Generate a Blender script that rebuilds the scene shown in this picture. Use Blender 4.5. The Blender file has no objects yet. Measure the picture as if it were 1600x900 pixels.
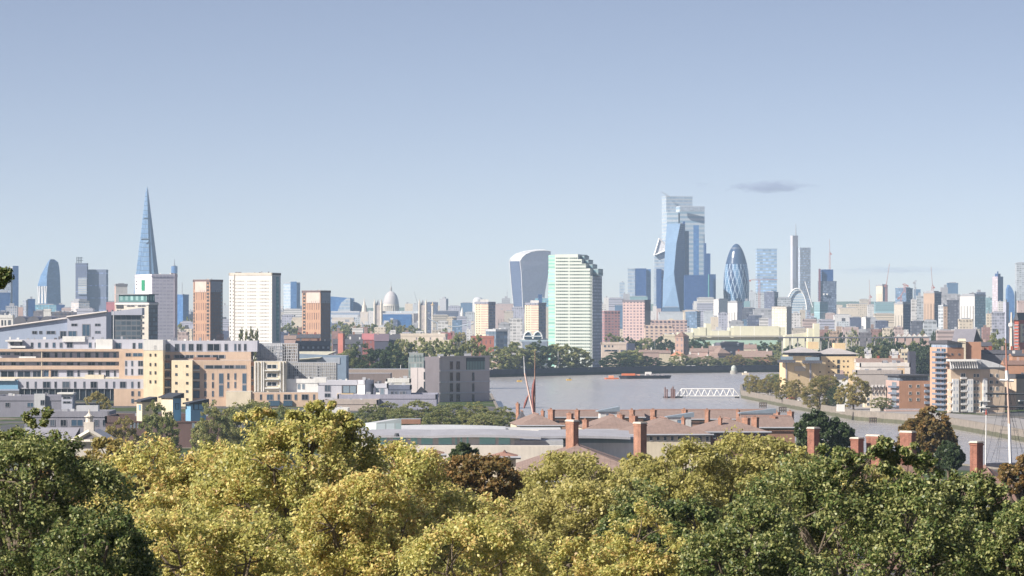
import bpy, bmesh, math, random
import numpy as np
from mathutils import Vector, Matrix
from mathutils.geometry import delaunay_2d_cdt
R = math.radians
sc = bpy.context.scene
COL = sc.collection
# ---------------------------------------------------------------- camera
F, HZ, CZ = 5400.0, 497.0, 47.0          # focal length in photo pixels, horizon row, eye height above the river
cam = bpy.data.cameras.new('camera'); cam.sensor_width = 36; cam.lens = 36*F/1600
cam.shift_y = (HZ-450)/1600; cam.clip_start = 1; cam.clip_end = 60000
co = bpy.data.objects.new('camera', cam); COL.objects.link(co)
co.location = (0, 0, CZ); co.rotation_euler = (R(90), 0, 0); sc.camera = co
# ---------------------------------------------------------------- light
PHI, ELEV = R(32), R(36)
TO_SUN = Vector((-math.cos(PHI)*math.cos(ELEV), -math.sin(PHI)*math.cos(ELEV), math.sin(ELEV)))
w = bpy.data.worlds.new('World'); sc.world = w; w.use_nodes = True
nt = w.node_tree; bg = nt.nodes['Background']
sky = nt.nodes.new('ShaderNodeTexSky'); sky.sky_type = 'NISHITA'; sky.sun_disc = False
sky.sun_elevation = ELEV; sky.sun_rotation = math.atan2(TO_SUN.x, TO_SUN.y)
sky.air_density = 1.0; sky.dust_density = 1.6; sky.ozone_density = 3.0; sky.altitude = 0
tc = nt.nodes.new('ShaderNodeTexCoord'); vm_ = nt.nodes.new('ShaderNodeVectorMath'); vm_.operation = 'MULTIPLY_ADD'; vm_.inputs[1].default_value = (1, 1, 2.8); vm_.inputs[2].default_value = (0, 0, .055)
nt.links.new(tc.outputs['Generated'], vm_.inputs[0]); nt.links.new(vm_.outputs[0], sky.inputs[0])
tint = nt.nodes.new('ShaderNodeMix'); tint.data_type = 'RGBA'; tint.blend_type = 'MULTIPLY'; tint.inputs[0].default_value = 1; tint.inputs[7].default_value = (1.37, 1.035, .885, 1)
nt.links.new(sky.outputs[0], tint.inputs[6]); nt.links.new(tint.outputs[2], bg.inputs[0]); bg.inputs[1].default_value = 0.1
sl = bpy.data.lights.new('sun', 'SUN'); sl.energy = 4.9; sl.angle = R(0.53); sl.color = (1, .93, .83)
so = bpy.data.objects.new('sun', sl); COL.objects.link(so); so.location = (-500, -300, 600)
so.rotation_euler = TO_SUN.to_track_quat('Z', 'Y').to_euler()
sc.view_settings.view_transform = 'Standard'; sc.view_settings.look = 'None'
sc.view_settings.exposure = 0.8; sc.view_settings.gamma = 1; sc.view_settings.use_curve_mapping = False
cy = sc.cycles
cy.use_denoising = True; cy.max_bounces = 5; cy.diffuse_bounces = 3; cy.glossy_bounces = 2; cy.transmission_bounces = 3
cy.volume_bounces = 2; cy.transparent_max_bounces = 6; cy.caustics_reflective = False; cy.caustics_refractive = False
cy.sample_clamp_indirect = 4
# ---------------------------------------------------------------- node helpers
def lin(*c):
    """sRGB 0-255 -> linear"""
    return tuple(((x/255/12.92) if x/255 <= .04045 else ((x/255+.055)/1.055)**2.4) for x in c)
class G:
    def __init__(s, name):
        s.m = bpy.data.materials.new(name); s.m.use_nodes = True
        s.t = s.m.node_tree; s.b = s.t.nodes['Principled BSDF']
    def n(s, typ, **kw):
        d = s.t.nodes.new(typ)
        for k, v in kw.items(): setattr(d, k, v)
        return d
    def put(s, sock, v):
        if isinstance(v, bpy.types.NodeSocket): s.t.links.new(v, sock)
        elif isinstance(v, tuple) and len(v) == 3 and sock.type == 'RGBA': sock.default_value = (*v, 1)
        else: sock.default_value = v
    def ma(s, op, a, b=0.0, c=None):
        d = s.n('ShaderNodeMath', operation=op)
        s.put(d.inputs[0], a); s.put(d.inputs[1], b)
        if c is not None: s.put(d.inputs[2], c)
        return d.outputs[0]
    def mix(s, f, a, b, blend='MIX'):
        d = s.n('ShaderNodeMix', data_type='RGBA', blend_type=blend)
        s.put(d.inputs[0], f); s.put(d.inputs[6], a); s.put(d.inputs[7], b)
        return d.outputs[2]
    def noise(s, scale, vec=None, detail=3, rough=.55):
        d = s.n('ShaderNodeTexNoise'); d.inputs['Scale'].default_value = scale
        d.inputs['Detail'].default_value = detail; d.inputs['Roughness'].default_value = rough
        if vec is not None: s.t.links.new(vec, d.inputs['Vector'])
        return d.outputs[0]
    def pos(s): return s.n('ShaderNodeNewGeometry').outputs['Position']
    def out(s, col, rough=.8, spec=.3, metal=0.0):
        s.put(s.b.inputs['Base Color'], col); s.put(s.b.inputs['Roughness'], rough)
        s.put(s.b.inputs['Specular IOR Level'], spec); s.put(s.b.inputs['Metallic'], metal)
        return s.m
MATS = {}
def vary(g, col, amt=.14, scale=.25):
    """weathering: broad blotches and vertical streaks"""
    p = g.pos()
    n1 = g.noise(scale, p, 4)
    mp = g.n('ShaderNodeMapping'); mp.inputs['Scale'].default_value = (1.6, 1.6, .12); g.t.links.new(p, mp.inputs[0])
    n2 = g.noise(1.0, mp.outputs[0], 3)
    f = g.ma('ADD', g.ma('MULTIPLY', g.ma('SUBTRACT', n1, .5), 1.6), g.ma('MULTIPLY', g.ma('SUBTRACT', n2, .5), 1.2))
    k = g.ma('ADD', .85, g.ma('MULTIPLY', f, amt*1.8))
    d = g.n('ShaderNodeVectorMath', operation='SCALE')
    g.put(d.inputs[0], col); g.put(d.inputs['Scale'], k)
    return d.outputs[0]
def flat(name, col, rough=.8, amt=.12, spec=.3, scale=.25, metal=0.0):
    if name in MATS: return MATS[name]
    g = G(name); MATS[name] = g.out(vary(g, col, amt, scale), rough, spec, metal); return MATS[name]
def fac(name, wall, glass, bay, floor, fw=.55, fh=.5, glass2=None, off=.25, prob=1.0, amt=.1, lines=None):
    """a wall with a regular grid of window panes in metres of its UV map (u along the wall, v down from the top)"""
    if name in MATS: return MATS[name]
    g = G(name)
    sp = g.n('ShaderNodeSeparateXYZ'); g.t.links.new(g.n('ShaderNodeUVMap').outputs[0], sp.inputs[0])
    u = g.ma('DIVIDE', sp.outputs[0], bay); v = g.ma('DIVIDE', sp.outputs[1], floor)
    fu = g.ma('FRACT', u); fv = g.ma('FRACT', v)
    mu = g.ma('LESS_THAN', g.ma('ABSOLUTE', g.ma('SUBTRACT', fu, .5)), fw/2)
    mv = g.ma('LESS_THAN', g.ma('ABSOLUTE', g.ma('SUBTRACT', fv, off+fh/2)), fh/2)
    cb = g.n('ShaderNodeCombineXYZ'); g.put(cb.inputs[0], g.ma('FLOOR', u)); g.put(cb.inputs[1], g.ma('FLOOR', v))
    wn = g.n('ShaderNodeTexWhiteNoise', noise_dimensions='3D'); g.t.links.new(cb.outputs[0], wn.inputs[0])
    r = wn.outputs[0]
    mask = g.ma('MULTIPLY', mu, mv)
    if prob < 1: mask = g.ma('MULTIPLY', mask, g.ma('LESS_THAN', r, prob))
    gl = g.mix(g.ma('POWER', r, 1.6), glass, glass2 or tuple(min(1, x*2.2+.03) for x in glass))
    wl = vary(g, wall, amt)
    if lines: wl = g.mix(g.ma('GREATER_THAN', fv, .88), wl, lines)
    MATS[name] = g.out(g.mix(mask, wl, gl), g.ma('SUBTRACT', .8, g.ma('MULTIPLY', mask, .5)), g.ma('ADD', .25, g.ma('MULTIPLY', mask, .15)))
    return MATS[name]
def glass(name, col, rough=.12, metal=.25, amt=.1):
    if name in MATS: return MATS[name]
    g = G(name); MATS[name] = g.out(vary(g, col, amt, .05), rough, .6, metal); return MATS[name]
# ---------------------------------------------------------------- mesh builder
class MB:
    def __init__(s): s.v = []; s.f = []; s.u = []; s.m = []
    def face(s, pts, uv=None, m=0):
        i = len(s.v); s.v += [tuple(p) for p in pts]; s.f.append(tuple(range(i, i+len(pts))))
        s.u += uv if uv else [(p[0], p[1]) for p in pts]; s.m.append(m)
    def wall(s, p, q, z0p, z0q, z1p, z1q, m=0, ztop=None):
        L = math.hypot(q[0]-p[0], q[1]-p[1]); zt = max(z1p, z1q) if ztop is None else ztop
        s.face([(p[0], p[1], z0p), (q[0], q[1], z0q), (q[0], q[1], z1q), (p[0], p[1], z1p)],
               [(0, zt-z0p), (L, zt-z0q), (L, zt-z1q), (0, zt-z1p)], m)
    def prism(s, poly, z0, z1, m=0, mt=1, bottom=False):
        n = len(poly); zs = z1 if isinstance(z1, (list, tuple)) else [z1]*n; zt = max(zs)
        for i in range(n):
            j = (i+1) % n
            s.wall(poly[i], poly[j], z0, z0, zs[i], zs[j], m, zt)
        s.face([(poly[i][0], poly[i][1], zs[i]) for i in range(n)], None, mt)
        if bottom: s.face([(p[0], p[1], z0) for p in reversed(poly)], None, m)
    def box(s, x0, x1, y0, y1, z0, z1, m=0, mt=None):
        s.prism([(x0, y0), (x1, y0), (x1, y1), (x0, y1)], z0, z1, m, m if mt is None else mt, True)
    def bar(s, p, q, r, m=0, r2=None):
        p = Vector(p); q = Vector(q); d = (q-p)
        if d.length < 1e-6: return
        d.normalize(); a = d.orthogonal().normalized(); b = d.cross(a); r2 = r if r2 is None else r2
        A = [p+(a*x+b*y)*r for x, y in ((1, 1), (-1, 1), (-1, -1), (1, -1))]
        B = [q+(a*x+b*y)*r2 for x, y in ((1, 1), (-1, 1), (-1, -1), (1, -1))]
        for i in range(4):
            j = (i+1) % 4; s.face([A[i], A[j], B[j], B[i]], None, m)
        s.face(list(reversed(A)), None, m); s.face(B, None, m)
    def loft(s, rings, m=0, cap=True, mcap=None, close=True):
        n = len(rings[0]); zt = max(p[2] for r in rings for p in r)
        per = [[0.0] for r in rings]
        mid = rings[len(rings)//2]
        us = [0.0]
        for i in range(n): us.append(us[-1]+(Vector(mid[(i+1) % n])-Vector(mid[i])).length)
        for k in range(len(rings)-1):
            a, b = rings[k], rings[k+1]
            for i in range(n if close else n-1):
                j = (i+1) % n
                s.face([a[i], a[j], b[j], b[i]], [(us[i], zt-a[i][2]), (us[i+1], zt-a[j][2]), (us[i+1], zt-b[j][2]), (us[i], zt-b[i][2])], m)
        if cap: s.face(rings[-1], None, m if mcap is None else mcap)
    def cyl(s, c, z0, z1, r0, r1=None, n=16, m=0, mt=None):
        r1 = r0 if r1 is None else r1
        s.loft([[(c[0]+r*math.cos(2*math.pi*i/n), c[1]+r*math.sin(2*math.pi*i/n), z) for i in range(n)] for z, r in ((z0, r0), (z1, r1))], m, True, mt)
    def lathe(s, c, prof, n=24, m=0):
        s.loft([[(c[0]+r*math.cos(2*math.pi*i/n), c[1]+r*math.sin(2*math.pi*i/n), z) for i in range(n)] for z, r in prof], m)
    def gable(s, A, B, d, z0, z1, over=.3, m=0, mg=1):
        """ridge roof over the strip A->B (front eaves) of depth d (2D normal to the back)"""
        A = Vector(A); B = Vector(B); t = (B-A).normalized(); nb = Vector((-t.y, t.x))
        if nb.y < 0: nb = -nb
        A0 = A-t*over; B0 = B+t*over; e0 = -nb*over
        f0 = A0+e0; f1 = B0+e0; r0 = A0+nb*d/2; r1 = B0+nb*d/2; b0 = A0+nb*(d+over); b1 = B0+nb*(d+over)
        s.face([(*f0, z0), (*f1, z0), (*r1, z1), (*r0, z1)], [(0, 0), ((f1-f0).length, 0), ((f1-f0).length, d/2), (0, d/2)], m)
        s.face([(*b1, z0), (*b0, z0), (*r0, z1), (*r1, z1)], [(0, 0), ((f1-f0).length, 0), ((f1-f0).length, d/2), (0, d/2)], m)
        s.face([(*b0, z0), (*f0, z0), (*r0, z1)], None, mg); s.face([(*f1, z0), (*b1, z0), (*r1, z1)], None, mg)
        s.face([(*f1, z0), (*f0, z0), (*b0, z0), (*b1, z0)], None, mg)
    def hip(s, poly, z0, z1, over=.4, k=.5, m=0):
        """hipped roof on a quad footprint (ridge along the longer side)"""
        c = sum((Vector(p) for p in poly), Vector((0, 0)))/4
        P = [Vector(p)+(Vector(p)-c).normalized()*over for p in poly]
        if (P[1]-P[0]).length < (P[2]-P[1]).length: P = P[1:]+P[:1]
        ins = (P[2]-P[1]).length*k
        L = (P[1]-P[0]).length; ins = min(ins, L*.48)
        t = (P[1]-P[0]).normalized()
        r0 = (P[0]+P[3])/2+t*ins; r1 = (P[1]+P[2])/2-t*ins
        W = (P[2]-P[1]).length
        s.face([(*P[0], z0), (*P[1], z0), (*r1, z1), (*r0, z1)], [(0, 0), (L, 0), (L-ins, W/2), (ins, W/2)], m)
        s.face([(*P[2], z0), (*P[3], z0), (*r0, z1), (*r1, z1)], [(0, 0), (L, 0), (L-ins, W/2), (ins, W/2)], m)
        s.face([(*P[1], z0), (*P[2], z0), (*r1, z1)], [(0, 0), (W, 0), (W/2, ins)], m)
        s.face([(*P[3], z0), (*P[0], z0), (*r0, z1)], [(0, 0), (W, 0), (W/2, ins)], m)
        s.face([(*p, z0) for p in reversed(P)], None, m)
        return r0, r1
    def mesh(s, name, mats, off=(0, 0, 0)):
        me = bpy.data.meshes.new(name)
        V = np.array(s.v, dtype=np.float64)-np.array(off)
        me.from_pydata(V.tolist(), [], s.f); uv = me.uv_layers.new(name='uv')
        uv.data.foreach_set('uv', np.array(s.u, dtype=np.float32).ravel())
        for mt in mats: me.materials.append(mt)
        me.polygons.foreach_set('material_index', [min(x, len(mats)-1) for x in s.m])
        me.update(); return me
    def build(s, name, mats, parent=None):
        mats = mats if isinstance(mats, (list, tuple)) else [mats]
        if parent is None:
            V = np.array(s.v); off = ((V[:, 0].min()+V[:, 0].max())/2, (V[:, 1].min()+V[:, 1].max())/2, V[:, 2].min())
        else: off = wloc(parent)
        o = bpy.data.objects.new(name, s.mesh(name, mats, off)); COL.objects.link(o)
        if parent is None: o.location = off
        else: o.parent = parent
        return o
def wloc(o):
    v = Vector((0, 0, 0))
    while o: v += o.location; o = o.parent
    return v
USED = {}
def tag(o, label, cat, group=None, kind=None):
    if label: o['label'] = label
    if cat: o['category'] = cat
    if group: o['group'] = group
    if kind: o['kind'] = kind
    return o
def struct(o): o['kind'] = 'structure'; return o
def thing(name, label, cat, loc, group=None):
    o = bpy.data.objects.new(name, None); COL.objects.link(o); o.location = loc; o.empty_display_size = 1
    return tag(o, label, cat, group)
def dup(root, loc=None, label=None, group=None, rz=None, scale=None):
    r = root.copy(); COL.objects.link(r)
    if loc is not None: r.location = loc
    if rz is not None: r.rotation_euler = (0, 0, rz)
    if scale is not None: r.scale = scale if hasattr(scale, '__len__') else (scale,)*3
    if label: r['label'] = label
    if group: r['group'] = group
    for ch in list(root.children):
        c = ch.copy(); COL.objects.link(c); c.parent = r
        for gch in list(ch.children):
            d = gch.copy(); COL.objects.link(d); d.parent = c
    return r
# ---------------------------------------------------------------- from photo pixel + distance to a place in the world
def P(px, py, Y): return Vector(((px-800)/F*Y, Y, CZ-(py-HZ)/F*Y))
def X2(px, Y): return ((px-800)/F*Y, Y)
def Z(py, Y): return CZ-(py-HZ)/F*Y
def M(px, Y): return px/F*Y
def YG(py, z=0.0): return (CZ-z)*F/(py-HZ)
def hit(px, p, q):
    k = (px-800)/F; dx = q[0]-p[0]; dy = q[1]-p[1]
    t = (k*p[1]-p[0])/(dx-k*dy)
    return Vector((p[0]+t*dx, p[1]+t*dy))
def foot2(px0, pxc, px1, Y, a):
    """corner footprint: right face pxc..px1 at angle a, left face px0..pxc square to it; CCW: corner, right, back, left"""
    a = R(a); C = Vector(X2(pxc, Y)); k1 = (px1-800)/F; k0 = (px0-800)/F
    c, s_ = math.cos(a), math.sin(a)
    r = (k1*C.y-C.x)/(c-k1*s_); l = (k0*C.y-C.x)/(-s_-k0*c)
    Rr = C+Vector((c, s_))*r; L = C+Vector((-s_, c))*l
    return [C, Rr, Rr+L-C, L]
def foot1(px0, px1, Y, d, a=0):
    """front footprint: one face px0..px1, turned by a degrees"""
    A = Vector(X2(px0, Y)); t = Vector((math.cos(R(a)), math.sin(R(a))))
    k = (px1-800)/F; r = (k*A.y-A.x)/(t.x-k*t.y); B = A+t*r; n = Vector((-t.y, t.x))
    return [A, B, B+n*d, A+n*d]
def cen(poly, z): c = sum((Vector(p) for p in poly), Vector((0, 0)))/len(poly); return (c.x, c.y, z)
def shrink(poly, d):
    c = sum((Vector(p) for p in poly), Vector((0, 0)))/len(poly)
    return [Vector(p)-(Vector(p)-c).normalized()*d for p in poly]
GZ = 4.0
def bankY(px): return float(np.interp(px, [600, 765, 905, 1040, 1218], [2620, 2744, 2852, 2944, 3010]))
# ================================================================ materials
WHITE = flat('white_render', (.74, .73, .70)); CREAM = flat('cream_render', (.68, .60, .46)); OCHRE = flat('ochre_render', (.72, .54, .30))
YELLOW = flat('yellow_render', (.86, .74, .52)); LILAC = flat('lilac_cladding', (.46, .48, .57), amt=.07)
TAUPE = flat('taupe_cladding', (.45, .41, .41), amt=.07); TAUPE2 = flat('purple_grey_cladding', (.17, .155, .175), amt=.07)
BRICK = flat('buff_brick', (.58, .43, .32)); ORBRICK = flat('orange_brick', (.46, .25, .16)); REDB = flat('red_brick', (.33, .085, .05), amt=.2, scale=.8)
PINK = flat('pinkish_brick', (.50, .36, .32)); BROWNB = flat('brown_brick', (.30, .17, .12))
SLATE = flat('dark_slate', (.085, .085, .10)); LEAD = flat('grey_metal_roof', (.34, .35, .38), .5); PALELEAD = flat('pale_metal_roof', (.52, .53, .55), .5)
STONE = flat('portland_stone', (.62, .57, .50)); CONC = flat('concrete', (.40, .38, .36)); DKCONC = flat('dark_concrete', (.14, .14, .16))
TILE = None
WSTEEL = flat('white_steel', (.78, .78, .77), .45, .04); DSTEEL = flat('dark_steel', (.06, .065, .075), .45, .04); RSTEEL = flat('red_steel', (.45, .08, .05), .5, .05)
GLD = glass('dark_glass', (.035, .05, .07)); GLB = glass('blue_glass', (.07, .13, .20)); GLT = glass('teal_glass', (.10, .33, .33)); GLS = glass('sky_blue_panel', (.22, .42, .60), .4, 0)
GLP = glass('pale_glass', (.30, .38, .45))
GREENP = flat('green_panel', (.03, .28, .14), .5, .05)
def tile_mat(name, a, b, course=.35):
    g = G(name); sp = g.n('ShaderNodeSeparateXYZ'); g.t.links.new(g.n('ShaderNodeUVMap').outputs[0], sp.inputs[0])
    col = vary(g, g.mix(g.noise(.9, g.pos(), 5, .7), a, b), .16, .5)
    fv = g.ma('FRACT', g.ma('DIVIDE', sp.outputs[1], course)); fu = g.ma('FRACT', g.ma('DIVIDE', sp.outputs[0], course*2.2))
    k = g.ma('MAXIMUM', g.ma('GREATER_THAN', fv, .86), g.ma('GREATER_THAN', fu, .92))
    col = g.mix(g.ma('MULTIPLY', k, .35), col, tuple(x*.45 for x in a))
    MATS[name] = g.out(col, .85, .2); return MATS[name]
TILE = tile_mat('brown_roof_tile', (.22, .155, .135), (.35, .26, .22), .5)
TILE2 = tile_mat('red_brown_roof_tile', (.18, .11, .09), (.29, .19, .155), .45)
def brick_mat(name, a, b, mortar):
    g = G(name); bt = g.n('ShaderNodeTexBrick'); g.t.links.new(g.n('ShaderNodeUVMap').outputs[0], bt.inputs[0])
    bt.inputs['Scale'].default_value = 1.0; bt.inputs['Brick Width'].default_value = .34; bt.inputs['Row Height'].default_value = .12
    bt.inputs['Mortar Size'].default_value = .012
    g.put(bt.inputs['Color1'], a); g.put(bt.inputs['Color2'], b); g.put(bt.inputs['Mortar'], mortar)
    MATS[name] = g.out(vary(g, bt.outputs[0], .3, .9), .85, .2); return MATS[name]
HOUSEW = fac('house_brick_windows', (.34, .22, .17), (.05, .06, .07), 3.6, 3.6, .34, .5, (.16, .18, .20), .25)
CHIM = brick_mat('chimney_brick', (.31, .13, .09), (.20, .08, .06), (.36, .22, .17))
CHIM2 = brick_mat('chimney_buff_brick', (.40, .19, .12), (.28, .13, .09), (.40, .30, .24))
# ================================================================ ground, river, hills
bank = [P(600, 594, YG(594)), P(765, 589.5, YG(589.5)), P(905, 586, YG(586)), P(1040, 583.2, YG(583.2)), P(1218, 581.4, YG(581.4)),
        P(1300, 581, YG(581)), P(1215, 596, YG(596)), P(1158, 612, YG(612)), P(1160, 622, YG(622)), P(1240, 639, YG(639)), P(1340, 657, YG(657)), P(1480, 668, YG(668)),
        P(1600, 690, YG(690)), P(1800, 735, YG(735)), P(2200, 760, YG(760)), P(2100, 800, YG(800)), P(1600, 760, YG(760)), P(1250, 716, YG(716)), P(1000, 702, YG(702)), P(845, 674, YG(674)),
        P(778, 652, YG(652)), P(767, 627, YG(627)), P(600, 606, YG(606))]
bank = [Vector((p.x, p.y)) for p in bank]
def inside(x, y):
    c = False; n = len(bank); j = n-1
    for i in range(n):
        a, b = bank[i], bank[j]
        if (a.y > y) != (b.y > y) and x < (b.x-a.x)*(y-a.y)/(b.y-a.y)+a.x: c = not c
        j = i
    return c
def height(x, y):
    h = GZ
    if y < 420: h += 41*(1-max(y, 0)/420)**2+(-y*.01 if y < 0 else 0)
    if y > 9300:
        t = min(1, (y-9300)/3800); t = t*t*(3-2*t)
        h += t*(44+10*math.sin(x*.0021+1.3)+8*math.sin(x*.0057+.4)+4*math.sin(x*.013)+72*math.exp(-((x-1400)/330)**2))
    return h
verts = list(bank); nb = len(bank)
rng = random.Random(3)
for y in [-60, 0, 30, 60, 90, 120, 150, 180, 220, 260, 300, 350, 420, 520, 700, 900, 1500, 2300, 3300, 4500, 6500, 8500, 9300]:
    for i in range(13):
        x = (i-6)/6*(400+y*.36); x += rng.uniform(-2, 2)
        if not inside(x, y): verts.append(Vector((x, y+rng.uniform(-1, 1))))
for y in range(9700, 14100, 450):
    for i in range(41): verts.append(Vector(((i-20)/20*(400+y*.36)+rng.uniform(-20, 20), y+rng.uniform(-60, 60))))
vs, es, fs, *_ = delaunay_2d_cdt(verts, [(i, (i+1) % nb) for i in range(nb)], [], 0, 1e-4)
land = MB(); far_land = MB()
for f in fs:
    c = sum((vs[i] for i in f), Vector((0, 0)))/len(f)
    if inside(c.x, c.y): continue
    (land if c.y < 9500 else far_land).face([(vs[i].x, vs[i].y, height(vs[i].x, vs[i].y)) for i in f])
g = G('ground_mix'); p = g.pos()
col = g.mix(g.ma('GREATER_THAN', g.noise(.012, p, 4, .6), .52), (.10, .10, .105), (.06, .085, .03))
col = g.mix(g.ma('GREATER_THAN', g.noise(.03, p, 4, .6), .60), col, (.20, .17, .14))
GROUNDM = g.out(vary(g, col, .2, .3), .9, .1)
g = G('hill_woods'); p = g.pos()
HILLM = g.out(g.mix(g.noise(.01, p, 6, .7), (.035, .06, .03), (.10, .12, .06)), .95, .1)
land.build('ground', GROUNDM)['kind'] = 'structure'
far_land.build('hills', HILLM)['kind'] = 'structure'
g = G('river_water'); p = g.pos()
mp = g.n('ShaderNodeMapping'); mp.inputs['Scale'].default_value = (.14, .05, 1); g.t.links.new(p, mp.inputs[0])
nz = g.noise(1.0, mp.outputs[0], 6, .65)
mp2 = g.n('ShaderNodeMapping'); mp2.inputs['Scale'].default_value = (.012, .0016, 1); g.t.links.new(p, mp2.inputs[0])
nb2 = g.noise(1.0, mp2.outputs[0], 4, .55)
bp = g.n('ShaderNodeBump'); bp.inputs['Strength'].default_value = .9; bp.inputs['Distance'].default_value = 2.0
g.t.links.new(nz, bp.inputs['Height']); g.t.links.new(bp.outputs[0], g.b.inputs['Normal'])
WATER = g.out(g.mix(nb2, (.26, .24, .23), (.39, .37, .36)), g.ma('ADD', .08, g.ma('MULTIPLY', nb2, .3)), .35)
wt = MB(); xs = [b.x for b in bank]; ys = [b.y for b in bank]
from mathutils.geometry import tessellate_polygon
for tri in tessellate_polygon([[Vector((b.x, b.y, 0)) for b in bank]]):
    q = [bank[i] for i in tri]
    if (q[1]-q[0]).cross(q[2]-q[0]) < 0: q.reverse()
    wt.face([(v.x, v.y, 0) for v in q])
wt.build('river', WATER)['kind'] = 'structure'
# river walls: real masonry ribbons standing along the banks
def ribbon(pts, z0, z1, th, mb, m=0):
    for i in range(len(pts)-1):
        a, b = Vector(pts[i]), Vector(pts[i+1]); t = (b-a).normalized(); n = Vector((-t.y, t.x))*th
        mb.prism([a+n, a-n, b-n, b+n] if (b-a).cross(n) > 0 else [a-n, a+n, b+n, b-n], z0, z1, m, m, True)
g = G('dark_river_wall'); p = g.pos(); sp = g.n('ShaderNodeSeparateXYZ'); g.t.links.new(p, sp.inputs[0])
lo = g.ma('LESS_THAN', sp.outputs[2], g.ma('ADD', 1.6, g.ma('MULTIPLY', g.noise(.1, p), 1.2)))
DWALL = g.out(vary(g, g.mix(lo, (.055, .055, .07), (.04, .045, .035)), .25), .9, .1)
g = G('stone_river_wall'); p = g.pos(); sp = g.n('ShaderNodeSeparateXYZ'); g.t.links.new(p, sp.inputs[0])
lo = g.ma('LESS_THAN', sp.outputs[2], g.ma('ADD', 1.3, g.ma('MULTIPLY', g.noise(.1, p), 1.0)))
SWALL = g.out(vary(g, g.mix(lo, (.27, .24, .21), (.13, .13, .09)), .22, .4), .9, .1)
mb = MB(); ribbon(bank[0:6], -2, 6.2, .6, mb); tag(mb.build('river_wall', DWALL), 'dark river wall running along the far bank below the green-trimmed white tower', 'river wall')
mb = MB(); ribbon(bank[6:15], -2, 4.6, .7, mb); tag(mb.build('river_wall', SWALL), 'pale stone river wall curving along the bank from the white gangway to the right', 'river wall')
mb = MB(); ribbon(bank[15:22], -2, 4.4, .6, mb); tag(mb.build('river_wall', SWALL), 'stone quay wall of the near bank behind the brown roofs', 'river wall')
PAVE = flat('paving', (.33, .31, .30))
# promenade behind the right-hand river wall
mb = MB(); q = bank[8:13]
for i in range(len(q)-1):
    a, b = q[i], q[i+1]; t = (b-a).normalized(); n = Vector((-t.y, t.x)); n = n if n.y > 0 else -n
    mb.face([(*(a+n*.8), GZ+.06), (*(b+n*.8), GZ+.06), (*(b+n*30), GZ+.06), (*(a+n*30), GZ+.06)])
mb.build('promenade_pavement', PAVE)['kind'] = 'structure'
# ================================================================ haze and clouds
hz = MB(); hz.box(-3900, 3900, -90, 14500, -6, 345)
vm = bpy.data.materials.new('haze_air'); vm.use_nodes = True; t = vm.node_tree; t.nodes.clear()
pv = t.nodes.new('ShaderNodeVolumePrincipled'); ou = t.nodes.new('ShaderNodeOutputMaterial'); t.links.new(pv.outputs[0], ou.inputs['Volume'])
HAZE_D = 4.0e-5
pv.inputs['Color'].default_value = (.58, .78, 1, 1); pv.inputs['Density'].default_value = HAZE_D; pv.inputs['Anisotropy'].default_value = -.1
h = hz.build('haze', vm); h['kind'] = 'stuff'
def cloud(px, py, wpx, hpx, Y, label, dens):
    bm = bmesh.new(); bmesh.ops.create_icosphere(bm, subdivisions=3, radius=1); me = bpy.data.meshes.new('cloud'); bm.to_mesh(me); bm.free()
    m = bpy.data.materials.new('cloud_vapour'); m.use_nodes = True; t = m.node_tree; t.nodes.clear()
    pv = t.nodes.new('ShaderNodeVolumePrincipled'); ou = t.nodes.new('ShaderNodeOutputMaterial'); t.links.new(pv.outputs[0], ou.inputs['Volume'])
    pv.inputs['Color'].default_value = (.42, .48, .66, 1)
    tc = t.nodes.new('ShaderNodeTexCoord'); nz = t.nodes.new('ShaderNodeTexNoise'); nz.inputs['Scale'].default_value = 2.3; nz.inputs['Detail'].default_value = 5
    mpg = t.nodes.new('ShaderNodeMapping'); mpg.inputs['Scale'].default_value = (1.6, .8, .9); mpg.inputs['Location'].default_value = (px*.37, 0, 0); t.links.new(tc.outputs['Object'], mpg.inputs[0]); t.links.new(mpg.outputs[0], nz.inputs[0])
    ln = t.nodes.new('ShaderNodeVectorMath'); ln.operation = 'LENGTH'; t.links.new(tc.outputs['Object'], ln.inputs[0])
    s1 = t.nodes.new('ShaderNodeMath'); s1.operation = 'SUBTRACT'; t.links.new(nz.outputs[0], s1.inputs[0]); 
    s2 = t.nodes.new('ShaderNodeMath'); s2.operation = 'MULTIPLY'; t.links.new(ln.outputs['Value'], s2.inputs[0]); s2.inputs[1].default_value = .62
    t.links.new(s2.outputs[0], s1.inputs[1])
    s3 = t.nodes.new('ShaderNodeMath'); s3.operation = 'MULTIPLY'; s3.use_clamp = False; t.links.new(s1.outputs[0], s3.inputs[0]); s3.inputs[1].default_value = dens
    s4 = t.nodes.new('ShaderNodeMath'); s4.operation = 'MAXIMUM'; t.links.new(s3.outputs[0], s4.inputs[0]); s4.inputs[1].default_value = 0
    t.links.new(s4.outputs[0], pv.inputs['Density'])
    me.materials.append(m); o = bpy.data.objects.new('cloud', me); COL.objects.link(o)
    o.location = P(px, py, Y); o.scale = (M(wpx/2, Y), M(wpx/2, Y)*.5, M(hpx/2, Y))
    tag(o, label, 'cloud')
cloud(1203, 292, 175, 28, 18000, 'long lavender grey cloud floating above the bullet-shaped glass tower', .022)
cloud(1095, 288, 34, 12, 18000, 'tiny faint grey cloud wisp just right of the tallest glass tower top', .015)
cloud(1390, 422, 300, 18, 19000, 'thin faint grey cloud streak low over the cranes', .004)
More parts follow.
